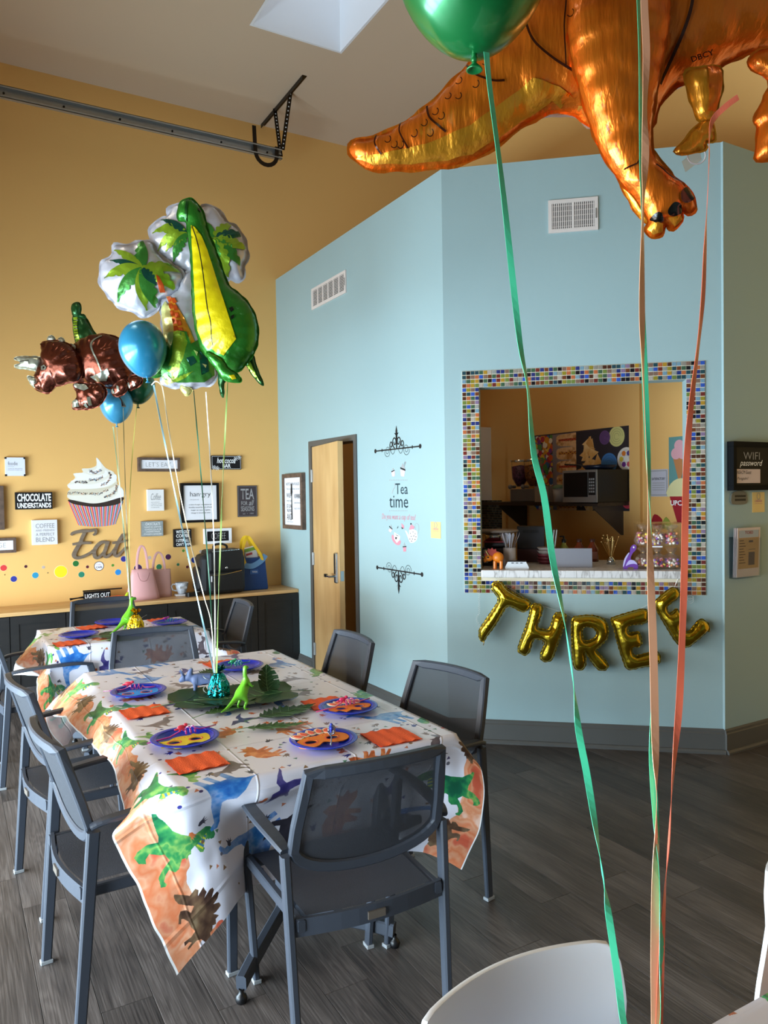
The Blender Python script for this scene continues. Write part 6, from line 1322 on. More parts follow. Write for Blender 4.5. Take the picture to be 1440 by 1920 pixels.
foil_part('trunk', pt, FRp, [(800, 592), (840, 575), (885, 545), (912, 490), (935, 458), (975, 462), (1000, 560), (1010, 700), (1040, 820), (1080, 905), (1082, 975), (1045, 1020), (1000, 1022), (940, 1035), (905, 1025), (860, 1030), (815, 1010), (808, 975), (780, 950), (815, 900), (822, 830), (815, 740), (808, 660)], PM, .013, .8, [
    ([(812, 650), (835, 610), (862, 640), (878, 700), (888, 780), (880, 850), (850, 870), (826, 830), (818, 740)], 6), ([(835, 582), (862, 588), (900, 640), (930, 690), (965, 760), (1000, 850), (1000, 930), (900, 850), (885, 760), (875, 690), (862, 630)], 4)] +
    [([(845 + 10 * k, 590 + 38 * k), (862 + 10 * k, 588 + 38 * k), (872 + 10 * k, 615 + 38 * k), (855 + 9 * k, 618 + 38 * k)], 5) for k in range(5)] + [([(868 + 10 * k, 598 + 38 * k), (888 + 10 * k, 600 + 38 * k), (900 + 9 * k, 625 + 38 * k), (880 + 9 * k, 628 + 38 * k)], 5) for k in range(5)] +
    [([(822, 822), (850, 815), (868, 860), (885, 800), (905, 765), (950, 770), (970, 830), (1010, 800), (1045, 860), (1078, 920), (1078, 975), (1030, 1012), (900, 1015), (820, 995), (815, 940), (824, 880)], 2),
     ([(885, 770), (905, 765), (940, 775), (955, 820), (935, 900), (890, 980), (850, 960), (880, 880)], 1), ([(815, 985), (850, 975), (880, 1015), (840, 1022)], 6), (frond(880, 1010, 60, 110, 20, .1), 1), (frond(880, 1010, 20, 110, 10, .08), 1), (frond(880, 1010, 90, 100, 0, .09), 1), (frond(870, 1000, 40, 60, 10, .2), 6), ([(950, 900), (985, 890), (1000, 920), (970, 940)], 3), ([(1010, 860), (1050, 900), (1055, 960), (1020, 980)], 3), ([(985, 860), (1005, 870), (1000, 890)], 6), ([(1025, 925), (1045, 930), (1040, 945)], 6)], .008, conv=c3, off=.05, pstep=.012)
foil_part('base_leaf', pt, FRp, [(748, 818), (790, 815), (822, 820), (825, 880), (825, 950), (800, 975), (760, 975), (712, 955), (718, 945), (755, 935), (760, 905), (752, 870), (765, 850)], PM[2:3] + PM[1:2] + PM[6:7], .009, .7, [([(750, 850), (790, 855), (800, 900), (760, 900)], 2), ([(712, 952), (760, 930), (815, 945), (780, 965)], 1), ([(760, 825), (775, 825), (780, 845), (765, 845)], 2)], .005, conv=c3, off=.08)
foil_part('base_leaf', pt, FRp, [(905, 1022), (940, 1030), (960, 1045), (945, 1070), (925, 1068), (910, 1050)], [CRF], .007, .6, [], .003, conv=c3, off=.06)
# triceratops balloon
c4 = lambda x_, y_: (10 + x_ / 4.5, 550 + y_ / 4.5)
BRF = foilm('brown_foil', '#6a3626', .24, .85, .6, 14); SLF = foilm('silver_foil_print', '#9ea392', .3, .6); BKF = foilm('dark_foil_print', '#171014', .3, .4)
D3 = 4.75
FRt = frame_at(170, 690, D3, -8); tr_ = empty('triceratops_balloon', FRt[0], 0, 'crinkled brown triceratops foil balloon with silver horns', 'balloon'); TM = [BRF, SLF, BKF]
foil_part('body', tr_, FRt, [(580, 440), (650, 385), (750, 352), (850, 345), (960, 378), (1005, 440), (1040, 560), (1080, 660), (1060, 740), (990, 790), (880, 800), (790, 775), (700, 785), (610, 770), (580, 720), (585, 620), (580, 520)], TM, .017, .85, [(strokepoly(smoothpoly([(860, 375), (805, 410), (800, 480), (850, 590), (890, 700), (910, 730)], 4, False), 12), 1), ([(770, 720), (880, 690), (930, 650), (940, 700), (900, 755), (820, 765)], 1)], .004, conv=c4, pucker=.45)
foil_part('head', tr_, FRt, [(305, 425), (340, 405), (400, 398), (470, 402), (540, 430), (590, 480), (640, 550), (660, 630), (640, 700), (600, 750), (530, 755), (470, 780), (420, 785), (385, 830), (350, 845), (290, 828), (245, 790), (262, 710), (275, 650), (320, 540), (312, 480)], TM, .015, .85, [([(355, 630), (385, 618), (408, 640), (400, 662), (370, 665)], 1), ([(375, 635), (392, 632), (395, 650), (380, 655)], 2), (strokepoly(smoothpoly([(560, 760), (620, 750), (665, 690), (665, 650)], 3, False), 8), 1)], .004, conv=c4, off=.10, pucker=.5, seed=4)
foil_part('horn', tr_, FRt, [(75, 548), (120, 533), (200, 532), (295, 538), (300, 600), (270, 655), (180, 640), (95, 632), (78, 608), (130, 590), (125, 575), (85, 562)], [SLF, BKF], .010, .75, [(strokepoly([(85, 552), (130, 580), (220, 575), (225, 600)], 5), 1)], .003, conv=c4, off=.13, sm=2)
foil_part('horn', tr_, FRt, [(185, 703), (222, 702), (268, 722), (262, 760), (248, 795), (212, 762)], [SLF], .009, .75, [], .003, conv=c4, off=.12)
for q in ([(358, 400), (362, 365), (392, 355), (418, 375), (420, 402)], [(440, 410), (450, 378), (475, 372), (500, 395), (498, 420)], [(535, 440), (555, 425), (585, 440), (590, 468), (570, 475)]): foil_part('frill_knob', tr_, FRt, q, [SLF], .010, .8, [], .002, conv=c4, off=.09)
foil_part('front_leg', tr_, FRt, [(585, 760), (640, 755), (720, 760), (800, 760), (850, 810), (850, 860), (820, 920), (765, 958), (690, 978), (600, 978), (568, 970), (572, 920), (605, 885), (602, 830), (580, 800)], TM, .013, .8, [([(590, 765), (700, 775), (740, 810), (700, 830), (610, 800)], 1), ([(575, 920), (590, 895), (640, 905), (640, 960), (580, 968)], 1), ([(730, 885), (750, 880), (755, 950), (735, 955)], 1), ([(690, 945), (715, 930), (720, 965), (700, 970)], 1)], .005, conv=c4, off=.14, pucker=.5, seed=6)
foil_part('hind_leg', tr_, FRt, [(900, 830), (905, 790), (960, 745), (1010, 730), (1035, 770), (1020, 830), (960, 868), (920, 865)], TM, .012, .8, [([(903, 815), (925, 808), (935, 850), (912, 850)], 1), ([(955, 780), (975, 790), (980, 830), (965, 835)], 1)], .005, conv=c4, off=.12)
foil_part('hind_leg', tr_, FRt, [(1035, 750), (1060, 700), (1110, 690), (1155, 715), (1150, 760), (1100, 800), (1045, 815)], TM, .012, .8, [([(1042, 760), (1060, 755), (1065, 800), (1045, 805)], 1), ([(1085, 745), (1105, 750), (1110, 780), (1090, 790)], 1)], .005, conv=c4, off=.10)
bm = BM(); sweep(bm, [on(*c4(960, 870), FRt[0] + FRt[3] * .1, FRt[3]) - FRt[0], on(*c4(985, 910), FRt[0] + FRt[3] * .1, FRt[3]) - FRt[0], on(*c4(1000, 955), FRt[0] + FRt[3] * .1, FRt[3]) - FRt[0]], rrect(.035, .012, .004), scale=[.5, .5, 1.2]); bmo('filling_neck', bm, [BKF], tr_)
FRg = frame_at(150, 620, 5.0, 5); gt = empty('green_dinosaur_balloon', FRg[0], 0, 'green foil dinosaur balloon, only its raised neck showing behind the triceratops', 'balloon')
foil_part('neck', gt, FRg, [(575, 180), (640, 182), (678, 205), (720, 270), (765, 345), (900, 480), (860, 640), (700, 640), (610, 470), (578, 330)], [DGF, LGF, INKF], .015, .75, [(strokepoly([(600, 210), (605, 300), (625, 400), (650, 430)], 40), 1)] + [(strokepoly([(582, 235 + 24 * k), (632, 238 + 24 * k)], 6), 2) for k in range(8)], .004, conv=c4)
foil_part('head', gt, FRg, [(560, 110), (580, 82), (610, 76), (635, 92), (640, 130), (636, 170), (660, 178), (678, 195), (670, 210), (580, 190), (562, 160)], [DGF, INKF], .012, .8, [], .003, conv=c4, off=.03)

# latex balloons
def latex(px, py, d, rpx, mname, col, label, asp=1.14, knot=True, tilt=0, group=None):
    R_ = rpx * d / F; c = atd(px, py, d); t = empty('latex_balloon', c, 0, label, 'balloon'); t.rotation_euler = (0, tilt, 0)
    M_ = mat(mname, col, .28, .35, coat=.5, spec=.6, coatr=.12); bm = BM(); pr = []
    for i in range(30):
        a = PI * i / 29; z = -math.cos(a); r_ = math.sin(a) * (1 - .16 * max(0, -z) ** 1.5 * 1.0); zz = z * (asp if z > 0 else asp * 1.12)
        pr.append((max(0, r_) * R_ if 0 < i < 29 else 0, zz * R_))
    lathe(bm, pr, 40); bmo('skin', bm, M_, t)
    zb = -asp * 1.12 * R_; bm = BM(); k = R_ * .09
    lathe(bm, [(k * .5, zb + k * .6), (k * .35, zb - k * .2), (k * .55, zb - k * .6), (k * .4, zb - k * 1.0), (k * .3, zb - k * 1.2), (k * 1.1, zb - k * 2.0), (k * 1.2, zb - k * 2.2), (k * 1.0, zb - k * 2.25), (k * .2, zb - k * 1.5)], 16); bmo('knot', bm, M_, t)
    return c + Vector((0, 0, zb - k * 1.1))
latex(887, -78, 1.22, 147, 'latex_green', '#117a3c', 'big green latex balloon hanging into the top of the photo', 1.08)
latex(268, 652, 3.2, 43.5, 'latex_blue', '#2f93bd', 'pearly blue latex balloon between the triceratops and the palm tree', 1.16, tilt=-.12)
latex(218, 757, 4.85, 30, 'latex_lightblue', '#3f93b8', 'small pearly blue latex balloon under the triceratops', 1.12)
latex(258, 722, 5.0, 32, 'latex_darkgreen', '#0f5a34', 'small green latex balloon under the bigger blue one', 1.02)

# orange dinosaur balloon close to the camera
OF = mat('orange_foil', '#e0721a', .32, .68, bump=.42, bscale=9, coat=.3, stretch=(7, 7, .9)); GO = mat('gold_foil', '#d38e24', .32, .68, bump=.4, bscale=9, coat=.3, stretch=(7, 7, .9)); LNF = foilm('brown_line_print', '#3a1408', .3, .4); CLF = foilm('black_claw_print', '#0a0a0a', .2, .1)
D4 = 1.50
FRo = frame_at(1100, 150, D4, -3); od = empty('tyrannosaur_balloon', FRo[0], 0, 'large orange and gold foil dinosaur balloon across the top right, tail to the left', 'balloon')
outl = [(655, 280), (668, 262), (700, 258), (745, 238), (795, 205), (850, 152), (900, 98), (950, 40), (1010, -50), (1100, -150), (1220, -220), (1340, -260), (1450, -330), (1560, -420), (1700, -430), (1800, -330), (1790, -210), (1700, -150), (1600, -90), (1520, 0), (1460, 80), (1400, 100), (1340, 130), (1290, 155), (1262, 165), (1235, 200), (1218, 240), (1150, 255), (1100, 232), (1075, 212), (1030, 212), (975, 240), (930, 275), (885, 300), (840, 312), (770, 318), (700, 318), (668, 300)]
lines = [([(868, 120), (882, 160), (915, 180), (940, 182)], 4), ([(800, 212), (806, 240), (835, 266)], 4), ([(752, 240), (750, 262), (766, 292)], 3), ([(707, 262), (704, 280), (716, 300)], 3), ([(972, 60), (985, 110), (1010, 140), (1050, 165), (1100, 190)], 4), ([(1045, -60), (1046, 40), (1042, 100), (1048, 165)], 2.5), ([(1320, -60), (1322, -10), (1340, 30), (1362, 45)], 3), ([(1258, -60), (1264, 40), (1256, 100), (1222, 185)], 6)]
scales_ = [(740, 285), (728, 274), (777, 268), (806, 268), (795, 250), (826, 240), (857, 205), (858, 173), (888, 187), (905, 147), (1051, 83), (1072, 150), (1088, 160), (815, 232), (838, 205), (752, 288)]
pa = [([(668, 300), (720, 298), (800, 285), (880, 255), (940, 215), (990, 180), (1040, 190), (1090, 215), (1030, 206), (975, 236), (930, 270), (885, 296), (840, 308), (770, 314), (700, 314)], 1)] + [(strokepoly(smoothpoly(l, 6, False), w_, False), 2) for l, w_ in lines] + [(strokepoly([(x_ + 6 * math.cos(a), y_ + 7 * math.sin(a)) for a in np.linspace(-1, 2.6, 10)], 1.8), 2) for x_, y_ in scales_]
foil_part('body', od, FRo, outl, [OF, GO, LNF, CLF], .014, .62, pa, .005, sm=3, pucker=.18, pstep=.011)
BODYF = LASTF
foil_part('leg', od, FRo, [(1075, -40), (1120, -90), (1200, -90), (1250, -30), (1255, 60), (1235, 150), (1222, 230), (1222, 280), (1235, 310), (1280, 345), (1300, 372), (1304, 392), (1290, 402), (1276, 396), (1278, 415), (1262, 430), (1248, 424), (1240, 440), (1222, 445), (1212, 432), (1216, 415), (1210, 400), (1190, 370), (1160, 335), (1128, 285), (1108, 235), (1085, 160), (1065, 60)], [OF, GO, LNF, CLF], .011, .72, [(smoothpoly([(1268, 370), (1282, 358), (1296, 366), (1295, 380), (1282, 388), (1270, 386)], 4), 3), (smoothpoly([(1245, 402), (1255, 390), (1268, 392), (1273, 404), (1262, 412), (1248, 411)], 4), 3), (smoothpoly([(1216, 414), (1226, 406), (1236, 412), (1238, 422), (1224, 425)], 4), 3), (strokepoly([(1155, 330), (1185, 320), (1198, 305)], 2.5), 2), (strokepoly(smoothpoly([(1220, 322), (1250, 340), (1272, 352)], 4, False), 3), 2), ([(1212, 432), (1218, 422), (1238, 426), (1240, 438), (1222, 443)], 1), ([(1246, 416), (1270, 412), (1276, 415), (1262, 428)], 1)], .004, sm=3, off=.085, pucker=.22, seed=5)
foil_part('rear_foot', od, FRo, [(1160, 335), (1185, 340), (1222, 385), (1224, 420), (1204, 412), (1186, 388)], [GO], .007, .6, [], .003, off=.03); foil_part('rear_foot', od, FRo, [(1218, 280), (1235, 295), (1262, 330), (1278, 352), (1272, 360), (1240, 330), (1220, 315)], [GO], .008, .7, [], .003, off=.04)
foil_part('arm', od, FRo, [(1284, 140), (1304, 128), (1348, 128), (1354, 155), (1345, 200), (1338, 225), (1320, 228), (1305, 215), (1292, 175)], [GO, OF, LNF], .009, .75, [([(1320, 130), (1346, 130), (1350, 170), (1338, 215), (1322, 215)], 1)], .004, off=.06, seed=2)
foil_part('filling_tail', od, FRo, [(1322, 225), (1336, 228), (1340, 262), (1325, 268), (1322, 280), (1290, 288), (1264, 284), (1285, 262), (1302, 240)], [GO, OF], .008, .35, [], .003, off=.06, pucker=.6)
foil_part('hand', od, FRo, [(1440, 170), (1460, 160), (1490, 200), (1480, 290), (1450, 300), (1420, 300), (1418, 280), (1422, 240), (1414, 228), (1424, 205)], [OF, GO, LNF, CLF], .009, .75, [([(1436, 262), (1448, 258), (1450, 280), (1440, 282)], 3)], .004, off=.05)
foil_part('hand', od, FRo, [(1405, 110), (1440, 90), (1500, 120), (1490, 190), (1450, 190), (1440, 150), (1410, 130)], [OF], .010, .7, [], .003, off=.03)
# printed maker's letters on the belly
me = text_mesh('DBCY', 0, 0, .043, .011, .02); o = link('printed_letters', me, LNF, od)
q0 = px2(FRo, [(1318, 105)])[0]; hh = float(BODYF.h([q0[0]], [q0[1]])[0]) + .008; p0 = on(1298, 117, FRo[0] + FRo[3] * hh, FRo[3]) - FRo[0]
Mx = Matrix((FRo[1], -FRo[3], FRo[2])).transposed().to_4x4(); Mx.translation = p0; o.matrix_local = Mx @ Matrix.Rotation(math.radians(-17), 4, 'Y')
cl = empty('clear_hook_tab', atd(1300, 298, D4 - .05), 0, 'small clear plastic tab hanging from the gold tail of the foil dinosaur', 'tab')
bm = BM(); sweep(bm, [Vector(FRo[1]) * (.017 * math.cos(a)) * 1.0 + Vector((0, 0, .016 * math.sin(a) + .006)) + Vector(FRo[1]) * .006 for a in np.linspace(0, 2 * PI, 20, False)], circ(.0016, 6), closed=True, up=tuple(FRo[3])); bmo('hook_loop', bm, WP, cl)
bm = BM(); vs = [bm.verts.new(Vector(FRo[1]) * a + Vector((0, 0, b)) + Vector(FRo[3]) * c_) for a, b, c_ in ((-.022, -.004, 0), (.010, .02, .002), (.016, -.002, 0), (-.016, -.026, .003))]; bm.faces.new(vs); bmo('clear_film', bm, ACR, cl)

# ------------------------------------------------------------------ THREE letter banner
GLF = foilm('gold_letter_foil', '#b5971a', .17, .95, .12, 18)
c6 = lambda x_, y_: (850 + x_ / 2.4407, 1040 + y_ / 2.4407)
OL = PA + NB * .075; LT = {
 'T': ([(180, 130), (200, 122), (222, 130), (245, 158), (300, 190), (345, 210), (352, 235), (335, 256), (310, 260), (272, 240), (245, 238), (228, 262), (190, 325), (152, 375), (140, 396), (122, 388), (118, 350), (135, 318), (180, 252), (203, 215), (200, 190), (178, 160)], [], 'first gold foil letter balloon T of the THREE banner'),
 'H': ([(360, 232), (378, 224), (404, 234), (406, 262), (392, 305), (384, 330), (400, 340), (432, 342), (448, 318), (460, 278), (478, 264), (508, 268), (516, 292), (498, 350), (470, 430), (452, 478), (425, 490), (402, 480), (400, 452), (418, 408), (410, 392), (375, 385), (362, 400), (350, 440), (330, 460), (302, 448), (296, 428), (310, 385), (338, 310), (352, 258)], [], 'second gold foil letter balloon H of the THREE banner'),
 'R': ([(546, 290), (580, 280), (640, 278), (690, 298), (708, 340), (702, 385), (672, 418), (655, 435), (668, 455), (700, 490), (708, 510), (695, 528), (665, 526), (640, 500), (612, 455), (600, 440), (606, 480), (604, 510), (585, 528), (565, 525), (550, 505), (543, 420), (541, 340)], [[(592, 335), (625, 330), (650, 345), (655, 365), (640, 385), (605, 395), (592, 380)]], 'third gold foil letter balloon R of the THREE banner'),
 'E': ([(722, 295), (745, 282), (810, 262), (870, 248), (888, 262), (890, 298), (870, 315), (810, 322), (798, 338), (806, 358), (840, 352), (855, 365), (862, 405), (850, 420), (822, 422), (818, 440), (832, 462), (880, 452), (925, 440), (945, 462), (945, 490), (920, 505), (860, 515), (820, 525), (792, 520), (775, 480), (750, 400), (735, 340)], [], 'fourth gold foil letter balloon, the upright E of the THREE banner'),
 'F': ([(926, 212), (960, 178), (1005, 150), (1032, 165), (1030, 195), (985, 230), (978, 250), (992, 268), (1020, 248), (1035, 262), (1062, 292), (1055, 312), (1035, 322), (1050, 345), (1075, 352), (1100, 325), (1130, 295), (1160, 310), (1172, 335), (1150, 362), (1105, 400), (1075, 422), (1045, 420), (1015, 395), (980, 340), (945, 280), (928, 245)], [], 'fifth gold foil letter balloon, the tilted last E of the THREE banner')}
FRB = (OL, DB, Vector((0, 0, 1)), NB)
for ch_, (pts, hl, lb) in LT.items():
    c = px2(FRB, [c6(*p) for p in pts]); ctr = np.mean(c, axis=0); o3 = OL + DB * ctr[0] + Vector((0, 0, ctr[1])); FRl = (o3, DB, Vector((0, 0, 1)), NB)
    t = empty('letter_balloon', o3, 0, lb, 'balloon', 'gold foil letters spelling THREE')
    foil_part('foil_letter', t, FRl, pts, [GLF], .0065, 1.1, [], .004, sm=3, holes=hl, conv=c6, pucker=.04, seed=len(pts))
    k = px2(FRl, [c6(*pts[len(pts) * 2 // 3])])[0]; bm = BM(); p = DB * k[0] + Vector((0, 0, k[1])); sweep(bm, [p, p + Vector((0, 0, -.012)), p + DB * -.004 + Vector((0, 0, -.024))], rrect(.016, .004, .001), scale=[.6, .8, 1.2]); bmo('filling_neck', bm, [GLF], t)
def cord(name, pts, r_, m_, label, cat='string', k=5, prof=None):
    P = smoothpoly([tuple(p) for p in pts], k, False) if k else pts; o_ = Vector(P[0]); t = empty(name, o_, 0, label, cat); bm = BM(); sweep(bm, [Vector(p) - o_ for p in P], prof or circ(r_, 5)); bmo('strand', bm, m_, t); return t
STR = mat('clear_string', '#cfd6d2', .3, .3)
B3 = lambda x_, y_, k=.04: on(*c6(x_, y_), PA + NB * k, NB)
cord('banner_string', [B3(190, 95, .01), B3(205, 125), B3(280, 165, .03), B3(355, 218), B3(385, 228, .03), B3(440, 245), B3(510, 268), B3(550, 285), B3(640, 280, .02), B3(700, 288), B3(730, 290), B3(820, 262, .02), B3(885, 232), B3(940, 200), B3(1010, 150), B3(1036, 95, .01)], .0012, STR, 'thin clear string carrying the THREE letters')
hel = [B3(118 + 5 * math.cos(i * 1.9) - (12 if 50 < i < 70 else 0) * math.sin((i - 50) / 20 * PI), 140 + i * 2.6, .03 + .006 * math.sin(i * 1.9)) for i in range(80)]
cord('curly_string', hel, .0011, STR, 'coiled clear string end hanging left of the letter T', k=2)
cord('curly_string', [B3(1085 + 14 * math.cos(i * .5), 190 + i * .8 + 10 * math.sin(i * .5), .03) for i in range(30)], .0012, STR, 'curled string end right of the last letter', k=2)
RIBW = mat('white_satin', '#e8e0d8', .35)
cord('banner_ribbon', [B3(1008, 158), B3(1018, 132), B3(1035, 95, .02)], .003, RIBW, 'short white ribbon tying the last letter to the counter', 'ribbon', prof=rect(.006, .001))

# ------------------------------------------------------------------ ribbons
def ribbon(label, pts, col, w_=.010, rough=.35, group=None, name='balloon_ribbon', k=6):
    """pts: (px, py, depth, twist angle in degrees: 0 = flat towards the camera, 90 = edge on)"""
    P = smoothpoly([(p[0], p[1], p[2], p[3]) for p in pts], k, False); W_ = [atd(a, b, d) for a, b, d, _ in P]; o_ = W_[-1]; t = empty(name, o_, 0, label, 'ribbon')
    v = []; n = len(W_)
    for i, (c, q) in enumerate(zip(W_, P)):
        tn = (W_[min(i + 1, n - 1)] - W_[max(i - 1, 0)]).normalized(); s = tn.cross(FW).normalized(); nn = s.cross(tn).normalized(); a = math.radians(q[3]); d = s * math.cos(a) + nn * math.sin(a); th = d.cross(tn).normalized() * .00035
        v += [c + d * w_ / 2 - o_ + th, c - d * w_ / 2 - o_ + th, c - d * w_ / 2 - o_ - th, c + d * w_ / 2 - o_ - th]
    f = [(4 * i + a, 4 * i + (a + 1) % 4, 4 * i + 4 + (a + 1) % 4, 4 * i + 4 + a) for i in range(n - 1) for a in range(4)]
    pyo('strand', v, f, mat('ribbon_' + col, col, rough, sheen=.2, coat=.15), t, False); return t
GR, OR_, BE = '#4fd8a4', '#ff7a58', '#f7b48a'
d0, d1_ = 1.22, 1.02
ribbon('green ribbon tied to the big green latex balloon', [(912, 98, 1.21, 20), (918, 160, 1.2, 30), (935, 290, 1.19, 35), (948, 400, 1.18, 20), (962, 530, 1.17, 0), (976, 650, 1.16, 30), (990, 730, 1.15, 60), (1001, 850, 1.14, 20), (1020, 930, 1.13, 0), (1035, 1040, 1.12, 10), (1052, 1130, 1.11, 50), (1064, 1200, 1.1, 86), (1075, 1280, 1.09, 80), (1085, 1370, 1.08, 10), (1100, 1450, 1.07, 0), (1115, 1540, 1.06, 30), (1130, 1640, 1.05, 88), (1142, 1720, 1.04, 10), (1158, 1830, 1.03, 0), (1172, 1930, 1.02, 20), (1200, 1990, 1.01, 0)], GR, .0098)
ribbon('green twisted ribbon running beside the peach ribbon', [(1196, -90, 1.24, 20), (1197, 0, 1.23, 40), (1200, 120, 1.22, 50), (1203, 300, 1.21, 30), (1203, 430, 1.2, 70), (1204, 560, 1.19, 30), (1208, 680, 1.18, 0), (1213, 800, 1.17, 10), (1217, 900, 1.16, 40), (1220, 1000, 1.15, 80), (1222, 1150, 1.14, 88), (1221, 1300, 1.11, 80), (1223, 1430, 1.09, 10), (1230, 1540, 1.07, 20), (1236, 1640, 1.05, 70), (1241, 1800, 1.03, 30), (1237, 1920, 1.01, 70), (1225, 1990, 1.0, 0)], '#45c894', .0098)
ribbon('ribbed white to peach ribbon at the right of the photo', [(1210, -90, 1.22, 10), (1208, 0, 1.21, 10), (1212, 100, 1.2, 10), (1209, 200, 1.19, 40), (1210, 290, 1.19, 10), (1206, 380, 1.18, 60), (1204, 500, 1.17, 40), (1204, 600, 1.16, 30), (1206, 700, 1.15, 60), (1212, 850, 1.14, 70), (1216, 960, 1.13, 60), (1220, 1080, 1.12, 20), (1225, 1220, 1.11, 10), (1229, 1400, 1.08, 20), (1231, 1500, 1.07, 70), (1229, 1650, 1.05, 20), (1228, 1800, 1.03, 10), (1229, 1920, 1.01, 10), (1228, 1990, 1.0, 0)], BE, .0125)
ribbon('orange ribbon tied to the arm of the foil dinosaur', [(1384, 182, 1.40, 20), (1360, 200, 1.40, 10), (1336, 226, 1.40, 30), (1330, 262, 1.39, 60), (1330, 290, 1.38, 60), (1326, 380, 1.36, 70), (1322, 470, 1.33, 40), (1318, 560, 1.30, 30), (1309, 650, 1.27, 45), (1296, 760, 1.24, 20), (1288, 860, 1.21, 0), (1285, 960, 1.18, 0), (1283, 1080, 1.16, 0), (1279, 1200, 1.14, 10), (1273, 1330, 1.12, 0), (1262, 1450, 1.10, 50), (1254, 1580, 1.07, 80), (1246, 1680, 1.05, 50), (1240, 1800, 1.03, 20), (1236, 1920, 1.01, 10), (1232, 1990, 1.0, 0)], OR_, .0105)
w_p = (403, 1256)
def thin(label, pts, col, w_=.0055): ribbon(label, pts, col, w_ * .68, .4, name='balloon_ribbon')
def twist(x0, y0, x1, y1, da, db, n, bend=0, ph=0, amp=45): return [(x0 + (x1 - x0) * i / n + bend * math.sin(PI * i / n), y0 + (y1 - y0) * i / n, da + (db - da) * i / n, ph + amp * math.sin(i * 1.3 + ph)) for i in range(n + 1)]
thin('pale blue ribbon from the pearly blue balloon to the teal weight', twist(288, 722, 402, 1262, 3.2, 3.15, 12, -3), '#9cc8d8', .010)
thin('white ribbon curling out of the pearly blue balloon', [(284, 722, 3.2, 0), (292, 715, 3.19, 0), (302, 722, 3.18, 10)] + twist(306, 735, 396, 1170, 3.18, 3.16, 9, -8) + [(402, 1262, 3.15, 0)], '#e8d8b8', .007)
thin('dark green ribbon from the palm tree balloon', twist(363, 732, 404, 1262, 3.35, 3.15, 12, 2, 20), '#1f6a50', .0075)
thin('white ribbon from the palm tree balloon', twist(386, 735, 403, 1262, 3.3, 3.15, 12, 6, 10), '#e8e8e0', .0075)
thin('pale green ribbon from the green dinosaur balloon', twist(427, 712, 406, 1262, 3.1, 3.15, 12, -2, 40), '#b0d878', .0085)
thin('iridescent ribbon from the small pearly blue balloon', twist(212, 800, 247, 1165, 4.85, 4.85, 10, 2), '#9ab890', .008)
thin('dark ribbon from the triceratops', twist(231, 765, 247, 1165, 4.75, 4.85, 10, -2, 30), '#4a4a28', .0065)
thin('gold ribbon from the small green balloon', twist(257, 757, 248, 1165, 5.0, 4.86, 10, -10, 10), '#a8a048', .0075)
thin('white ribbon hanging from the small pearly blue balloon', twist(219, 800, 247, 1160, 4.84, 4.85, 10, -3, 50), '#dcd8b8', .0055)

# ------------------------------------------------------------------ kitchen seen through the serving window
cm_ = Canvas(1160, 700, hx('#3a2f38')); r = random.Random(5)
for i in range(260):   # sweets
    x_, y_ = r.uniform(-5, 250), r.uniform(0, 700); cm_.circ(x_, y_, r.uniform(14, 32), hx(r.choice(['#b0304a', '#d8902a', '#3f6fb0', '#e8c040', '#d86a8a', '#4f8f4a', '#e8e0d0', '#7a3a8a', '#d85a2a'])))
cm_.poly([(250, 0), (545, 0), (545, 700), (250, 700)], hx('#8a8088'))
for k in range(6):    # rolls with sausages
    yc = 30 + k * 120
    cm_.poly(smoothpoly([(300, yc), (320, yc + 46), (450, yc + 56), (600, yc + 50), (600, yc - 52), (440, yc - 56), (320, yc - 44)], 4), [hx('#b0743c'), hx('#e8c090'), hx('#d8a868')]); cm_.poly([(330, yc - 6), (600, yc - 10), (600, yc + 14), (330, yc + 12)], hx('#8a3a22')) 
    cm_.poly(strokepoly([(340 + q * 12, yc + 2 + 9 * math.sin(q * 1.5)) for q in range(20)], 8), hx('#c84a30') if k % 2 else hx('#d8a03a'))
cm_.poly([(548, 0), (835, 0), (835, 700), (548, 700)], hx('#2c2830'))
for i in range(46):
    x_, y_ = r.uniform(600, 810), r.uniform(30, 620); a = r.uniform(0, 6); s_ = r.uniform(45, 85)
    if abs(x_ - 705) > 110 - y_ * .02: continue
    cm_.poly([(x_ + s_ * math.cos(a + q), y_ + s_ * math.sin(a + q)) for q in (0, 2.2, 4.1)], [hx(r.choice(['#c8904a', '#dcae6a', '#e8c68a'])), hx('#d8a058')])
cm_.poly([(0, 700), (0, 690), (1160, 690), (1160, 700)], hx('#3a2f38')); cm_.poly([(838, 0), (1160, 0), (1160, 700), (838, 700)], hx('#2f2a30'))
for x_, y_, R_, c in ((925, 400, 88, '#3f78b8'), (1110, 430, 95, '#e8e4dc'), (1010, 620, 85, '#d8d48a'), (1010, 200, 85, '#c8cc7a'), (880, 620, 60, '#6a4a80'), (1130, 200, 70, '#e0a060'), (880, 200, 60, '#d8d8c8'), (1120, 80, 60, '#c8384a'), (960, 60, 70, '#b0c84a')):
    cm_.circ(x_, y_, R_, hx(c)); 
    for q in range(3): cm_.poly(strokepoly([(x_ + (R_ * .75 - q * R_ * .22) * math.cos(a), y_ + (R_ * .75 - q * R_ * .22) * math.sin(a)) for a in np.linspace(0, 5.6, 26)], 4), tuple(v_ * .82 for v_ in hx(c)))
for a in range(6): cm_.circ(1110 + 52 * math.cos(a * 1.05), 430 + 52 * math.sin(a * 1.05), 21, hx(('#c03048', '#4f3f90', '#d87a2a', '#d8c040', '#6a2a80', '#c84a5a')[a]))
MUR = img_mat('food_mural_print', cm_.image('food_mural'), .5)
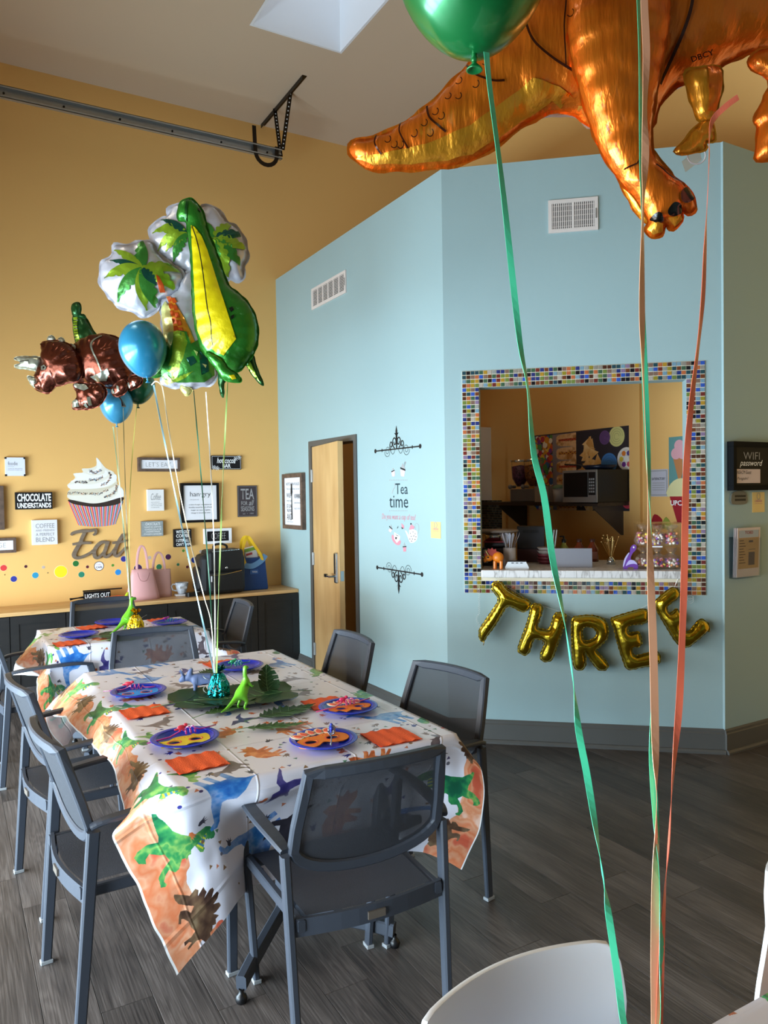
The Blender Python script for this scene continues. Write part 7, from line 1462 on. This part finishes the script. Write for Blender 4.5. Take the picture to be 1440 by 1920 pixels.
def wallpic(name, y0, y1, z0, z1, m_, label, cat, th=.004):
    t = empty(name, (XR, y0, z0), -PI / 2, label, cat); w_ = y0 - y1; h_ = z1 - z0
    v = [(0, -th, 0), (w_, -th, 0), (w_, -th, h_), (0, -th, h_), (0, 0, 0), (w_, 0, 0), (w_, 0, h_), (0, 0, h_)]
    o = pyo('print', v, [(0, 1, 2, 3), (4, 7, 6, 5), (0, 4, 5, 1), (1, 5, 6, 2), (2, 6, 7, 3), (3, 7, 4, 0)], m_, t)
    uvl = o.data.uv_layers.new(name='UVMap'); uvd = [(0, 0), (1, 0), (1, 1), (0, 1)] + [(0, 0)] * 20
    for i, q in enumerate(uvd): uvl.data[i].uv = q
    return t
wallpic('food_mural', 5.56, 4.375, 1.44, 2.146, MUR, 'food mural of sweets, hot dogs, chips and cupcakes on the kitchen wall', 'mural')
struct(boxo('trim_2', XR - .03, XR, 4.262, 4.372, 0, HW - .15, YEL))
kl = empty('added_kitchen_light', (3.9, 5.1, HW - .145), 0, 'unseen round ceiling light added to brighten the kitchen', 'light'); bm = BM(); lathe(bm, [(0, 0), (.16, 0), (.16, -.02), (.12, -.05), (0, -.06)], 24); bmo('diffuser', bm, mat('added_lamp_glass', '#fff0d8', .4, emit=1.5), kl)  # invented fixture, added because the kitchen came out dark
lk = bpy.data.lights.new('added_kitchen_lamp', 'POINT'); lk.energy = 6.5; lk.color = (1, .86, .66); lk.shadow_soft_size = .12; ko = bpy.data.objects.new('added_kitchen_lamp', lk); COL.objects.link(ko); ko.location = (3.9, 5.1, HW - .27)  # lamp added under the invented fixture to lift the kitchen
t = wallpic('certificate', 4.19, 4.01, 1.56, 1.775, mat('certificate_paper', '#b9b6c0', .6), 'white satisfactory certificate with a grey border on the kitchen wall', 'certificate')
bm = BM()
for q in ((.008, .172, .008, .016), (.008, .172, .199, .207), (.008, .016, .016, .199), (.164, .172, .016, .199)): box(bm, q[0], q[1], -.0055, -.004, q[2], q[3])
bmo('printed_border', bm, GINK, t); text('SATISFACTORY', .025, .13, .155, .15, INK, t, -.0052, bold=.01)
for i in range(4): boxo('text_block', .03, .15, -.005, -.004, .05 + i * .018, .056 + i * .018, GINK, t)
# ice cream and cupcake pictures on the wall
t = empty('ice_cream_print', (XR, 3.99, 1.62), -PI / 2, 'pink ice cream cone print on a teal panel in the kitchen', 'print'); boxo('teal_panel', -.01, .20, -.004, 0, 0, .40, mat('teal_print', '#5f8f8c', .6), t)
bm = BM(); prism(bm, [(.09, .03), (.15, .24), (.03, .24)], -.006, -.004); bmo('cone', bm, mat('cone_print', '#b87a48', .6), t)
bm = BM()
for cx, cz in ((.06, .27), (.12, .27), (.09, .33)): prism(bm, [(cx + .045 * math.cos(a), cz + .045 * math.sin(a)) for a in np.linspace(0, 2 * PI, 18, False)], -.008 - cx * .01, -.004)
bmo('scoops', bm, mat('scoop_print', '#d8a0a8', .6), t)
t = empty('cupcake_print', (XR, 4.03, 1.36), -PI / 2, 'red cupcake sign reading CUPCAKE under the ice cream print', 'print'); RDP = mat('red_cupcake', '#a01e2a', .5)
bm = BM(); prism(bm, [(.04, .20), (.26, .20), (.20, 0), (.11, 0)], -.01, 0); bmo('case', bm, RDP, t); bm = BM(); prism(bm, smoothpoly([(.02, .20), (.05, .30), (.15, .34), (.26, .28), (.28, .20)], 3), -.008, 0); bmo('icing', bm, mat('cream_icing', '#d8d09a', .6), t); text('UPCAKE', .05, .13, .25, .17, WINK, t, -.0115, bold=.02)
t = empty('red_flower_print', (XR, 4.17, 1.30), -PI / 2, 'small red and green flower print beside the cupcake sign', 'print'); bm = BM(); prism(bm, smoothpoly([(0, .05), (.03, .12), (.10, .08), (.09, .02), (.04, .0)], 3), -.006, 0); bmo('petal', bm, RDP, t); bm = BM(); prism(bm, smoothpoly([(.10, .03), (.14, .1), (.2, .02), (.14, 0)], 3), -.005, 0); bmo('leaf_shape', bm, mat('lime_leaf_print', '#8f9a3a', .6), t)
# wall cabinet, dark tiled strip
t = empty('wall_cabinet', (XR, 6.50, 1.53), -PI / 2, 'white wall cabinet with a panelled door at the left of the kitchen', 'cabinet'); boxo('carcass', 0, .28, -.3, 0, 0, .75, WP, t)
bm = BM(); box(bm, .005, .275, -.32, -.3, .005, .745, .003); box(bm, .05, .23, -.326, -.32, .06, .69, .003); bmo('door', bm, WP, t)
t = empty('patterned_splash_panel', (XR, 6.42, 1.18), -PI / 2, 'dark teal patterned panel under the white kitchen cabinet', 'panel'); bm = BM(); r = random.Random(8)
TP = [mat('splash_%d' % i, c, .4) for i, c in enumerate(('#2a3338', '#3f4a4c', '#56605c', '#1e2a30'))]
for i in range(14):
    for j in range(14): box(bm, i * .026, i * .026 + .024, -.008 - .002 * r.random(), 0, j * .025, j * .025 + .023, 0, r.randrange(4))
bmo('panel_tile', bm, TP, t)['kind'] = 'stuff'
# shelf with brackets
t = empty('wall_shelf', (XR, 5.93, 1.50), -PI / 2, 'dark wooden shelf on steel brackets under the food mural', 'shelf'); SHW = wood_mat('walnut_shelf', '#2e241e', '#453830', (1, 8, 8), 4); boxo('shelf_board', 0, 1.53, -.36, 0, -.012, .018, SHW, t)
for xx in (.25, 1.46):
    bm = BM(); vs = []
    for dx in (-.006, .006): vs.append([bm.verts.new((xx + dx, a, b)) for a, b in ((0, -.012), (-.34, -.012), (-.34, -.03), (-.02, -.26), (0, -.26))])
    bm.faces.new(vs[0]); bm.faces.new(vs[1][::-1])
    for i in range(5): bm.faces.new((vs[0][i], vs[1][i], vs[1][(i + 1) % 5], vs[0][(i + 1) % 5]))
    bmo('bracket', bm, mat('bracket_grey', '#57504c', .5, .3), t)
t = empty('microwave', (4.86, 4.38, 1.519), PI / 2 + PI, 'stainless fronted black microwave on the kitchen shelf', 'microwave')   # local x runs -y
t.location = (4.86, 4.77, 1.519); boxo('case', 0, .39, -.36, 0, 0, .265, BLK, t, .004); boxo('front_frame', 0, .39, -.368, -.36, 0, .265, STEEL, t, .002); boxo('door_window', .02, .29, -.372, -.367, .045, .245, BLK, t); boxo('control_panel', .30, .375, -.372, -.367, .06, .245, mat('panel_black', '#1c1a1a', .3), t)
bm = BM()
for i in range(3):
    for j in range(5): box(bm, .31 + i * .021, .324 + i * .021, -.3735, -.372, .08 + j * .025, .095 + j * .025)
bmo('keypad_buttons', bm, GINK, t)['kind'] = 'stuff'; boxo('plastic_foot', .02, .37, -.34, -.02, -.008, 0, BLK, t)
t = empty('frying_pan', (4.66, 4.52, 1.786), 0, 'dark blue frying pan lying on top of the microwave', 'pan'); bm = BM(); lathe(bm, [(0, .002), (.10, .002), (.14, .035), (.144, .036), (.104, 0), (0, -.001)][::1], 28); bmo('pan_dish', bm, mat('pan_enamel', '#141c30', .35, .2), t); bm = BM(); sweep(bm, [(-.02, .14, .032), (-.04, .2, .045), (-.07, .32, .055)], rrect(.022, .012, .004)); bmo('pan_handle', bm, BLK, t)
t = empty('candy_dispenser', (4.66, 5.42, 1.519), 0, 'clear twin candy dispenser on the kitchen shelf', 'dispenser'); GLS = mat('clear_plastic', '#ffffff', .04, trans=1, ior=1.15, alpha=.35)
for yy in (.09, -.09):
    bm = BM(); lathe(bm, [(.0, .14), (.03, .14), (.075, .22), (.085, .36), (.085, .38)], 20, (0, yy, 0)); bmo('hopper', bm, GLS, t)
    bm = BM(); lathe(bm, [(.088, .375), (.09, .39), (.0, .395)], 20, (0, yy, 0)); bmo('lid', bm, CHR, t)
    bm = BM(); lathe(bm, [(.0, .145), (.028, .145), (.070, .22), (.078, .33), (.0, .345)], 20, (0, yy, 0)); bmo('candy', bm, mat('mixed_candy', '#5a3048', .4, noise_amt=.9, nscale=70) if yy > 0 else mat('mixed_candy_warm', '#7a4a20', .4, noise_amt=.9, nscale=60), t)['kind'] = 'stuff'
bm = BM(); box(bm, -.06, .06, -.17, .17, 0, .12, .01); bmo('base', bm, mat('dispenser_grey', '#6a6460', .4), t); bm = BM()
for yy in (.09, -.09): sweep(bm, [(-.06, yy, .14), (-.11, yy, .14)], circ(.014, 8)); ball(bm, (-.12, yy, .14), .022, 10)
bmo('knob', bm, mat('knob_grey', '#7a7470', .4), t)
t = empty('food_carton', (4.62, 5.13, 1.519), 0, 'white carton with a red label standing between dispenser and microwave', 'carton'); boxo('carton_body', -.04, .04, -.09, .09, 0, .14, mat('carton_white', '#a39a92', .6), t); boxo('red_label', -.042, -.04, -.07, -.02, .02, .13, RDP, t)
t = empty('paper_cup', (4.62, 4.95, 1.519), 0, 'white paper tub with a green lid beside the microwave', 'tub'); bm = BM(); lathe(bm, [(0, 0), (.045, 0), (.055, .12), (0, .12)], 18); bmo('tub_body', bm, mat('carton_white', '#a39a92'), t); bm = BM(); lathe(bm, [(.058, .118), (.058, .13), (.03, .15), (0, .152)], 18); bmo('lid', bm, mat('dull_green_lid', '#5f7a5a', .5), t)
# things standing on the serving counter; local frame: x along the window, y into the kitchen
def kc(name, s, k, label, cat, z=1.118, group=None):
    p = PA + DB * s - NB * k; return empty(name, (p.x, p.y, z), RZB, label, cat, group)
t = kc('toy_dinosaur', .30, .07, 'small orange horned toy dinosaur with a red frill on the serving counter', 'toy'); OT = mat('orange_toy', '#d87818', .4)
bm = BM(); ball(bm, (.03, 0, .072), .036, 14, 1.05, .8, 1); 
for a, b in ((.01, -.018), (.01, .018), (.05, -.018), (.05, .018)): sweep(bm, [(a, b, .05), (a, b, .02), (a, b, 0)], circ(.011, 8), up=(0, 1, 0))
ball(bm, (-.03, 0, .068), .024, 10, 1.3, .9, .9); ball(bm, (-.055, 0, .055), .014, 8); bmo('body', bm, OT, t)
bm = BM(); fr_ = [(-.012 + .048 * math.cos(a) * (1.15 if i % 2 else .9), .082 + .048 * math.sin(a) * (1.15 if i % 2 else .9)) for i, a in enumerate(np.linspace(.3, PI + .5, 15))]; prism(bm, [(-.012, .06)] + fr_, -.004, .004); bmo('frill', bm, mat('red_frill', '#a02a18', .5), t)
bm = BM()
for b in (-.012, .012): sweep(bm, [(-.03, b, .085), (-.045, b * 1.3, .11), (-.05, b * 1.3, .125)], circ(.005, 6), scale=[1, .6, .1])
sweep(bm, [(-.06, 0, .065), (-.075, 0, .085)], circ(.004, 6), scale=[1, .2]); bmo('horn', bm, CRF, t)
bm = BM(); ball(bm, (-.034, -.02, .074), .006, 8); bmo('eye', bm, EYE, t)
t = kc('toy_dinosaur', 1.155, .07, 'small purple long necked paper dinosaur on the serving counter', 'toy'); PU = mat('purple_card', '#6a3a98', .5); LV = mat('lavender_card', '#b8b0e0', .5)
bm = BM(); prism(bm, smoothpoly([(-.045, .012), (-.03, .06), (-.005, .10), (.0, .135), (.02, .155), (.035, .145), (.03, .12), (.012, .10), (.0, .07), (.01, .055), (.04, .03), (.045, .015), (.04, 0), (.02, 0), (.015, .012), (-.015, .012), (-.02, 0), (-.04, 0)], 3), -.005, .005); bmo('body', bm, PU, t)
bm = BM(); prism(bm, smoothpoly([(-.03, .02), (-.01, .055), (.02, .055), (.04, .03), (.02, .035), (-.01, .03)], 3), -.008, .008); prism(bm, smoothpoly([(-.04, .02), (-.028, .06), (-.008, .1), (-.014, .1), (-.036, .065), (-.046, .02)], 3), -.0065, .0065); bmo('belly_band', bm, LV, t)
bm = BM(); lathe(bm, [(0, -.001), (.006, -.001), (.006, .001), (0, .001)], 12); q = bmo('eye', bm, WP, t); q.location = (.02, -.006, .138); q.rotation_euler = (PI / 2, 0, 0)
t = kc('card_reader', .45, .06, 'small grey and white card reader cube on the serving counter', 'card reader')
bm = BM(); prism(bm, [(-.075, 0), (.075, 0), (.075, .012), (.058, .045), (-.058, .045), (-.075, .012)], 0, .06); bmo('reader_body', bm, mat('reader_white', '#c9cdd0', .35), t); boxo('reader_top', -.055, .055, -.003, .055, .0455, .049, BLK, t)
bm = BM()
for i in range(3): box(bm, -.035 + i * .028, -.02 + i * .028, -.0035, -.003, .035, .04)
bmo('slot', bm, INK, t)
t = kc('laptop', .80, .16, 'open silver laptop seen from behind on the serving counter', 'laptop'); SLV = mat('anodised_silver', '#9a9ca6', .35, .6)
bm = BM(); box(bm, -.13, .13, 0, .008, 0, .125, .002); q = bmo('lid', bm, SLV, t); q.rotation_euler = (-.12, 0, 0); boxo('base', -.13, .13, .01, .19, 0, .012, SLV, t)
t = kc('candy_display_box', 1.325, .15, 'clear acrylic display box full of bagged sweets on the counter', 'display box')
bm = BM()
for q in ((-.13, .13, -.09, -.087, 0, .285), (-.13, .13, .087, .09, 0, .285), (-.13, -.127, -.09, .09, 0, .285), (.127, .13, -.09, .09, 0, .285), (-.125, .128, -.088, .088, .0, .003), (-.125, .128, -.088, .088, .142, .145)): box(bm, *q)
bmo('acrylic_box', bm, GLS, t); boxo('lid', -.12, .14, -.1, .095, .285, .291, GLS, t); boxo('price_strip', -.055, .02, -.0925, -.09, .138, .146, PAPER, t)
r = random.Random(12); CAN = [mat('sweet_%d' % i, c, .3, coat=.4) for i, c in enumerate(('#e8d8d0', '#d88aa0', '#e8c850', '#c04a5a', '#f0e8d8', '#8a5ab0', '#e89a60'))]; CELL = mat('cellophane', '#e8d0c0', .12, trans=.7, alpha=.22, coat=.4)
for lv in range(2):
    for k in range(3):
        bx_, bz_ = -.085 + k * .085, .005 + lv * .142; g = empty('sweet_bag', t.location + (Matrix.Rotation(RZB, 3, 'Z') @ Vector((bx_, 0, bz_))), RZB, '%s bag of sweets on the %s level of the clear display box' % (('left', 'middle', 'right')[k], ('lower', 'upper')[lv]), 'bag of sweets', 'cellophane bags of sweets')
        bm = BM()
        for i in range(60): ball(bm, (r.uniform(-.034, .034), r.uniform(-.07, .03), r.uniform(.008, .055 + .02 * lv)), r.uniform(.007, .010), 6, 1, 1, 1, r.randrange(7))
        bmo('sweets', bm, CAN, g)['kind'] = 'stuff'
        bm = BM(); n = 14; rg = [(.042, 0), (.047, .035), (.038, .07), (.010, .09), (.036, .128)]; lathe(bm, [(a, b) for a, b in rg], n, (0, -.02, 0))
        for v_ in bm.verts: v_.co += Vector((r.uniform(-.011, .011), r.uniform(-.011, .011), r.uniform(-.008, .008))) if v_.co.z > .01 else Vector((0, 0, 0))
        bmo('wrapper', bm, CELL, g)
        bm = BM(); lathe(bm, [(.011, .092), (.013, .095), (.011, .098)], 8, (0, -.02, 0)); bmo('tie', bm, GOLD, g)
t = kc('drink_dispenser', .285, .30, 'black and chrome drink dispenser at the left of the serving window', 'dispenser')
boxo('base', -.07, .10, -.05, .12, 0, .12, BLK, t, .005); boxo('menu_panel', -.06, -.03, -.052, -.05, .02, .11, GINK, t); boxo('tank', -.055, .085, -.05, .12, .125, .16, BLK, t, .01); boxo('red_band', -.06, .09, -.053, .122, .158, .164, RDP, t)
bm = BM(); lathe(bm, [(0, 0), (.05, 0), (.055, .06), (0, .062)], 18, (0, .03, .165)); bmo('steel_tank', bm, CHR, t); bm = BM(); lathe(bm, [(0, .225), (.14, .225), (.145, .232), (.14, .24), (0, .24)], 28, (.03, .03, 0)); bmo('round_lid', bm, mat('lid_tan', '#8a7c70', .4), t)
t = kc('napkin_canister', .40, .22, 'white marbled canister with plastic cutlery in the window', 'canister'); bm = BM(); lathe(bm, [(0, 0), (.042, 0), (.042, .125), (.036, .125), (.036, .02), (0, .02)], 22); bmo('canister_body', bm, mat('canister_white', '#b8b0ae', .4), t)
bm = BM(); r = random.Random(3)
for i in range(12): a = r.random() * 6.28; e = r.uniform(.03, .07); sweep(bm, [(.015 * math.cos(a), .015 * math.sin(a), .03), (e * .6 * math.cos(a), e * .6 * math.sin(a), .15), (e * math.cos(a), e * math.sin(a), .21), (e * 1.05 * math.cos(a), e * 1.05 * math.sin(a), .225)], rrect(.014, .002, .0005), scale=[.5, .5, 1.4, .6])
bmo('cutlery', bm, mat('clear_cutlery', '#c8c8d0', .1, trans=.5), t)['kind'] = 'stuff'
t = kc('storage_box', .545, .56, 'dark grey lidded box with a cut out handle in the kitchen', 'box'); boxo('box_body', -.10, .09, 0, .12, 0, .25, mat('box_charcoal', '#2e2c2e', .6), t, .003)
bm = BM(); prism(bm, smoothpoly([(-.05, .205), (.04, .205), (.05, .215), (.04, .225), (-.05, .225), (-.06, .215)], 3), -.002, .0); bmo('handle_slot', bm, INK, t); t.location.z = 1.118
boxo('red_drawer', -.10, .09, -.03, .0, 0, .09, mat('dark_red_box', '#401618', .5), t)
for k in range(3): t = kc('serving_tray', .655 + .018 * k, .60 + .01 * k, ('front', 'middle', 'rear')[k] + ' steel tray leaning beside the grey box', 'tray', group='leaning steel trays'); boxo('tray_sheet', -.004, .004, -.12, .02, 0, .23, STEEL, t, .001); t.rotation_euler = (0, .12, RZB)
for k in range(5):
    t = kc('paper_bowl', .645, .42, ('lowest', 'second', 'third', 'fourth', 'topmost')[k] + ' bowl in the stack beside the laptop', 'bowl', 1.118 + .022 * k, 'stacked bowls'); bm = BM(); R_ = .062; lathe(bm, [(0, .002), (.045, .002), (R_, .026), (R_ + .002, .024), (.047, 0), (0, 0)], 24); bmo('bowl_shell', bm, mat('bowl_red', '#6a2630', .5) if k < 3 else mat('bowl_grey', '#8a7e76', .5), t)
t = kc('soap_bottle', .77, .60, 'pale yellow liquid bottle with a black pump in the kitchen', 'bottle'); bm = BM(); lathe(bm, [(0, 0), (.035, 0), (.037, .09), (.016, .12), (.014, .135), (0, .135)], 20); bmo('bottle_body', bm, mat('yellow_liquid', '#a8a040', .15, trans=.4), t); bm = BM(); lathe(bm, [(.016, .133), (.016, .155), (.006, .16), (.006, .18), (0, .18)], 14); sweep(bm, [(0, 0, .178), (-.03, 0, .176)], circ(.005, 6)); bmo('pump', bm, BLK, t)
for k, s_ in enumerate((.875, .965)):
    t = kc('syrup_bottle', s_, .60, ('left', 'right')[k] + ' amber syrup bottle behind the laptop', 'bottle', group='amber syrup bottles'); bm = BM(); lathe(bm, [(0, 0), (.042, 0), (.042, .09), (.018, .125), (.016, .14), (0, .14)], 20); bmo('bottle_body', bm, mat('amber_syrup', '#7a2e14', .15, trans=.3, coat=.3), t); bm = BM(); lathe(bm, [(.018, .138), (.018, .158), (0, .158)], 14); bmo('cap', bm, mat('cap_dark', '#3a1a14', .5), t); boxo('label_band', -.03, .03, -.044, -.041, .02, .07, mat('bottle_label', '#7a4a3a', .6), t)
t = kc('wire_centrepiece', 1.07, .40, 'sparkling metallic spray decoration beside the purple dinosaur', 'decoration'); bm = BM(); r = random.Random(6)
for i in range(16):
    a = r.random() * 6.28; e = r.uniform(.02, .075); h_ = r.uniform(.12, .2); sweep(bm, [(0, 0, .04), (e * .5 * math.cos(a), e * .3 * math.sin(a), h_ * .6), (e * math.cos(a), e * math.sin(a) * .5, h_)], circ(.0012, 4)); ball(bm, (e * math.cos(a), e * math.sin(a) * .5, h_), .005, 6)
bmo('wire_spray', bm, GOLD, t)['kind'] = 'stuff'; bm = BM(); lathe(bm, [(0, 0), (.03, 0), (.025, .03), (.01, .05), (0, .05)], 14); bmo('base', bm, CHR, t)
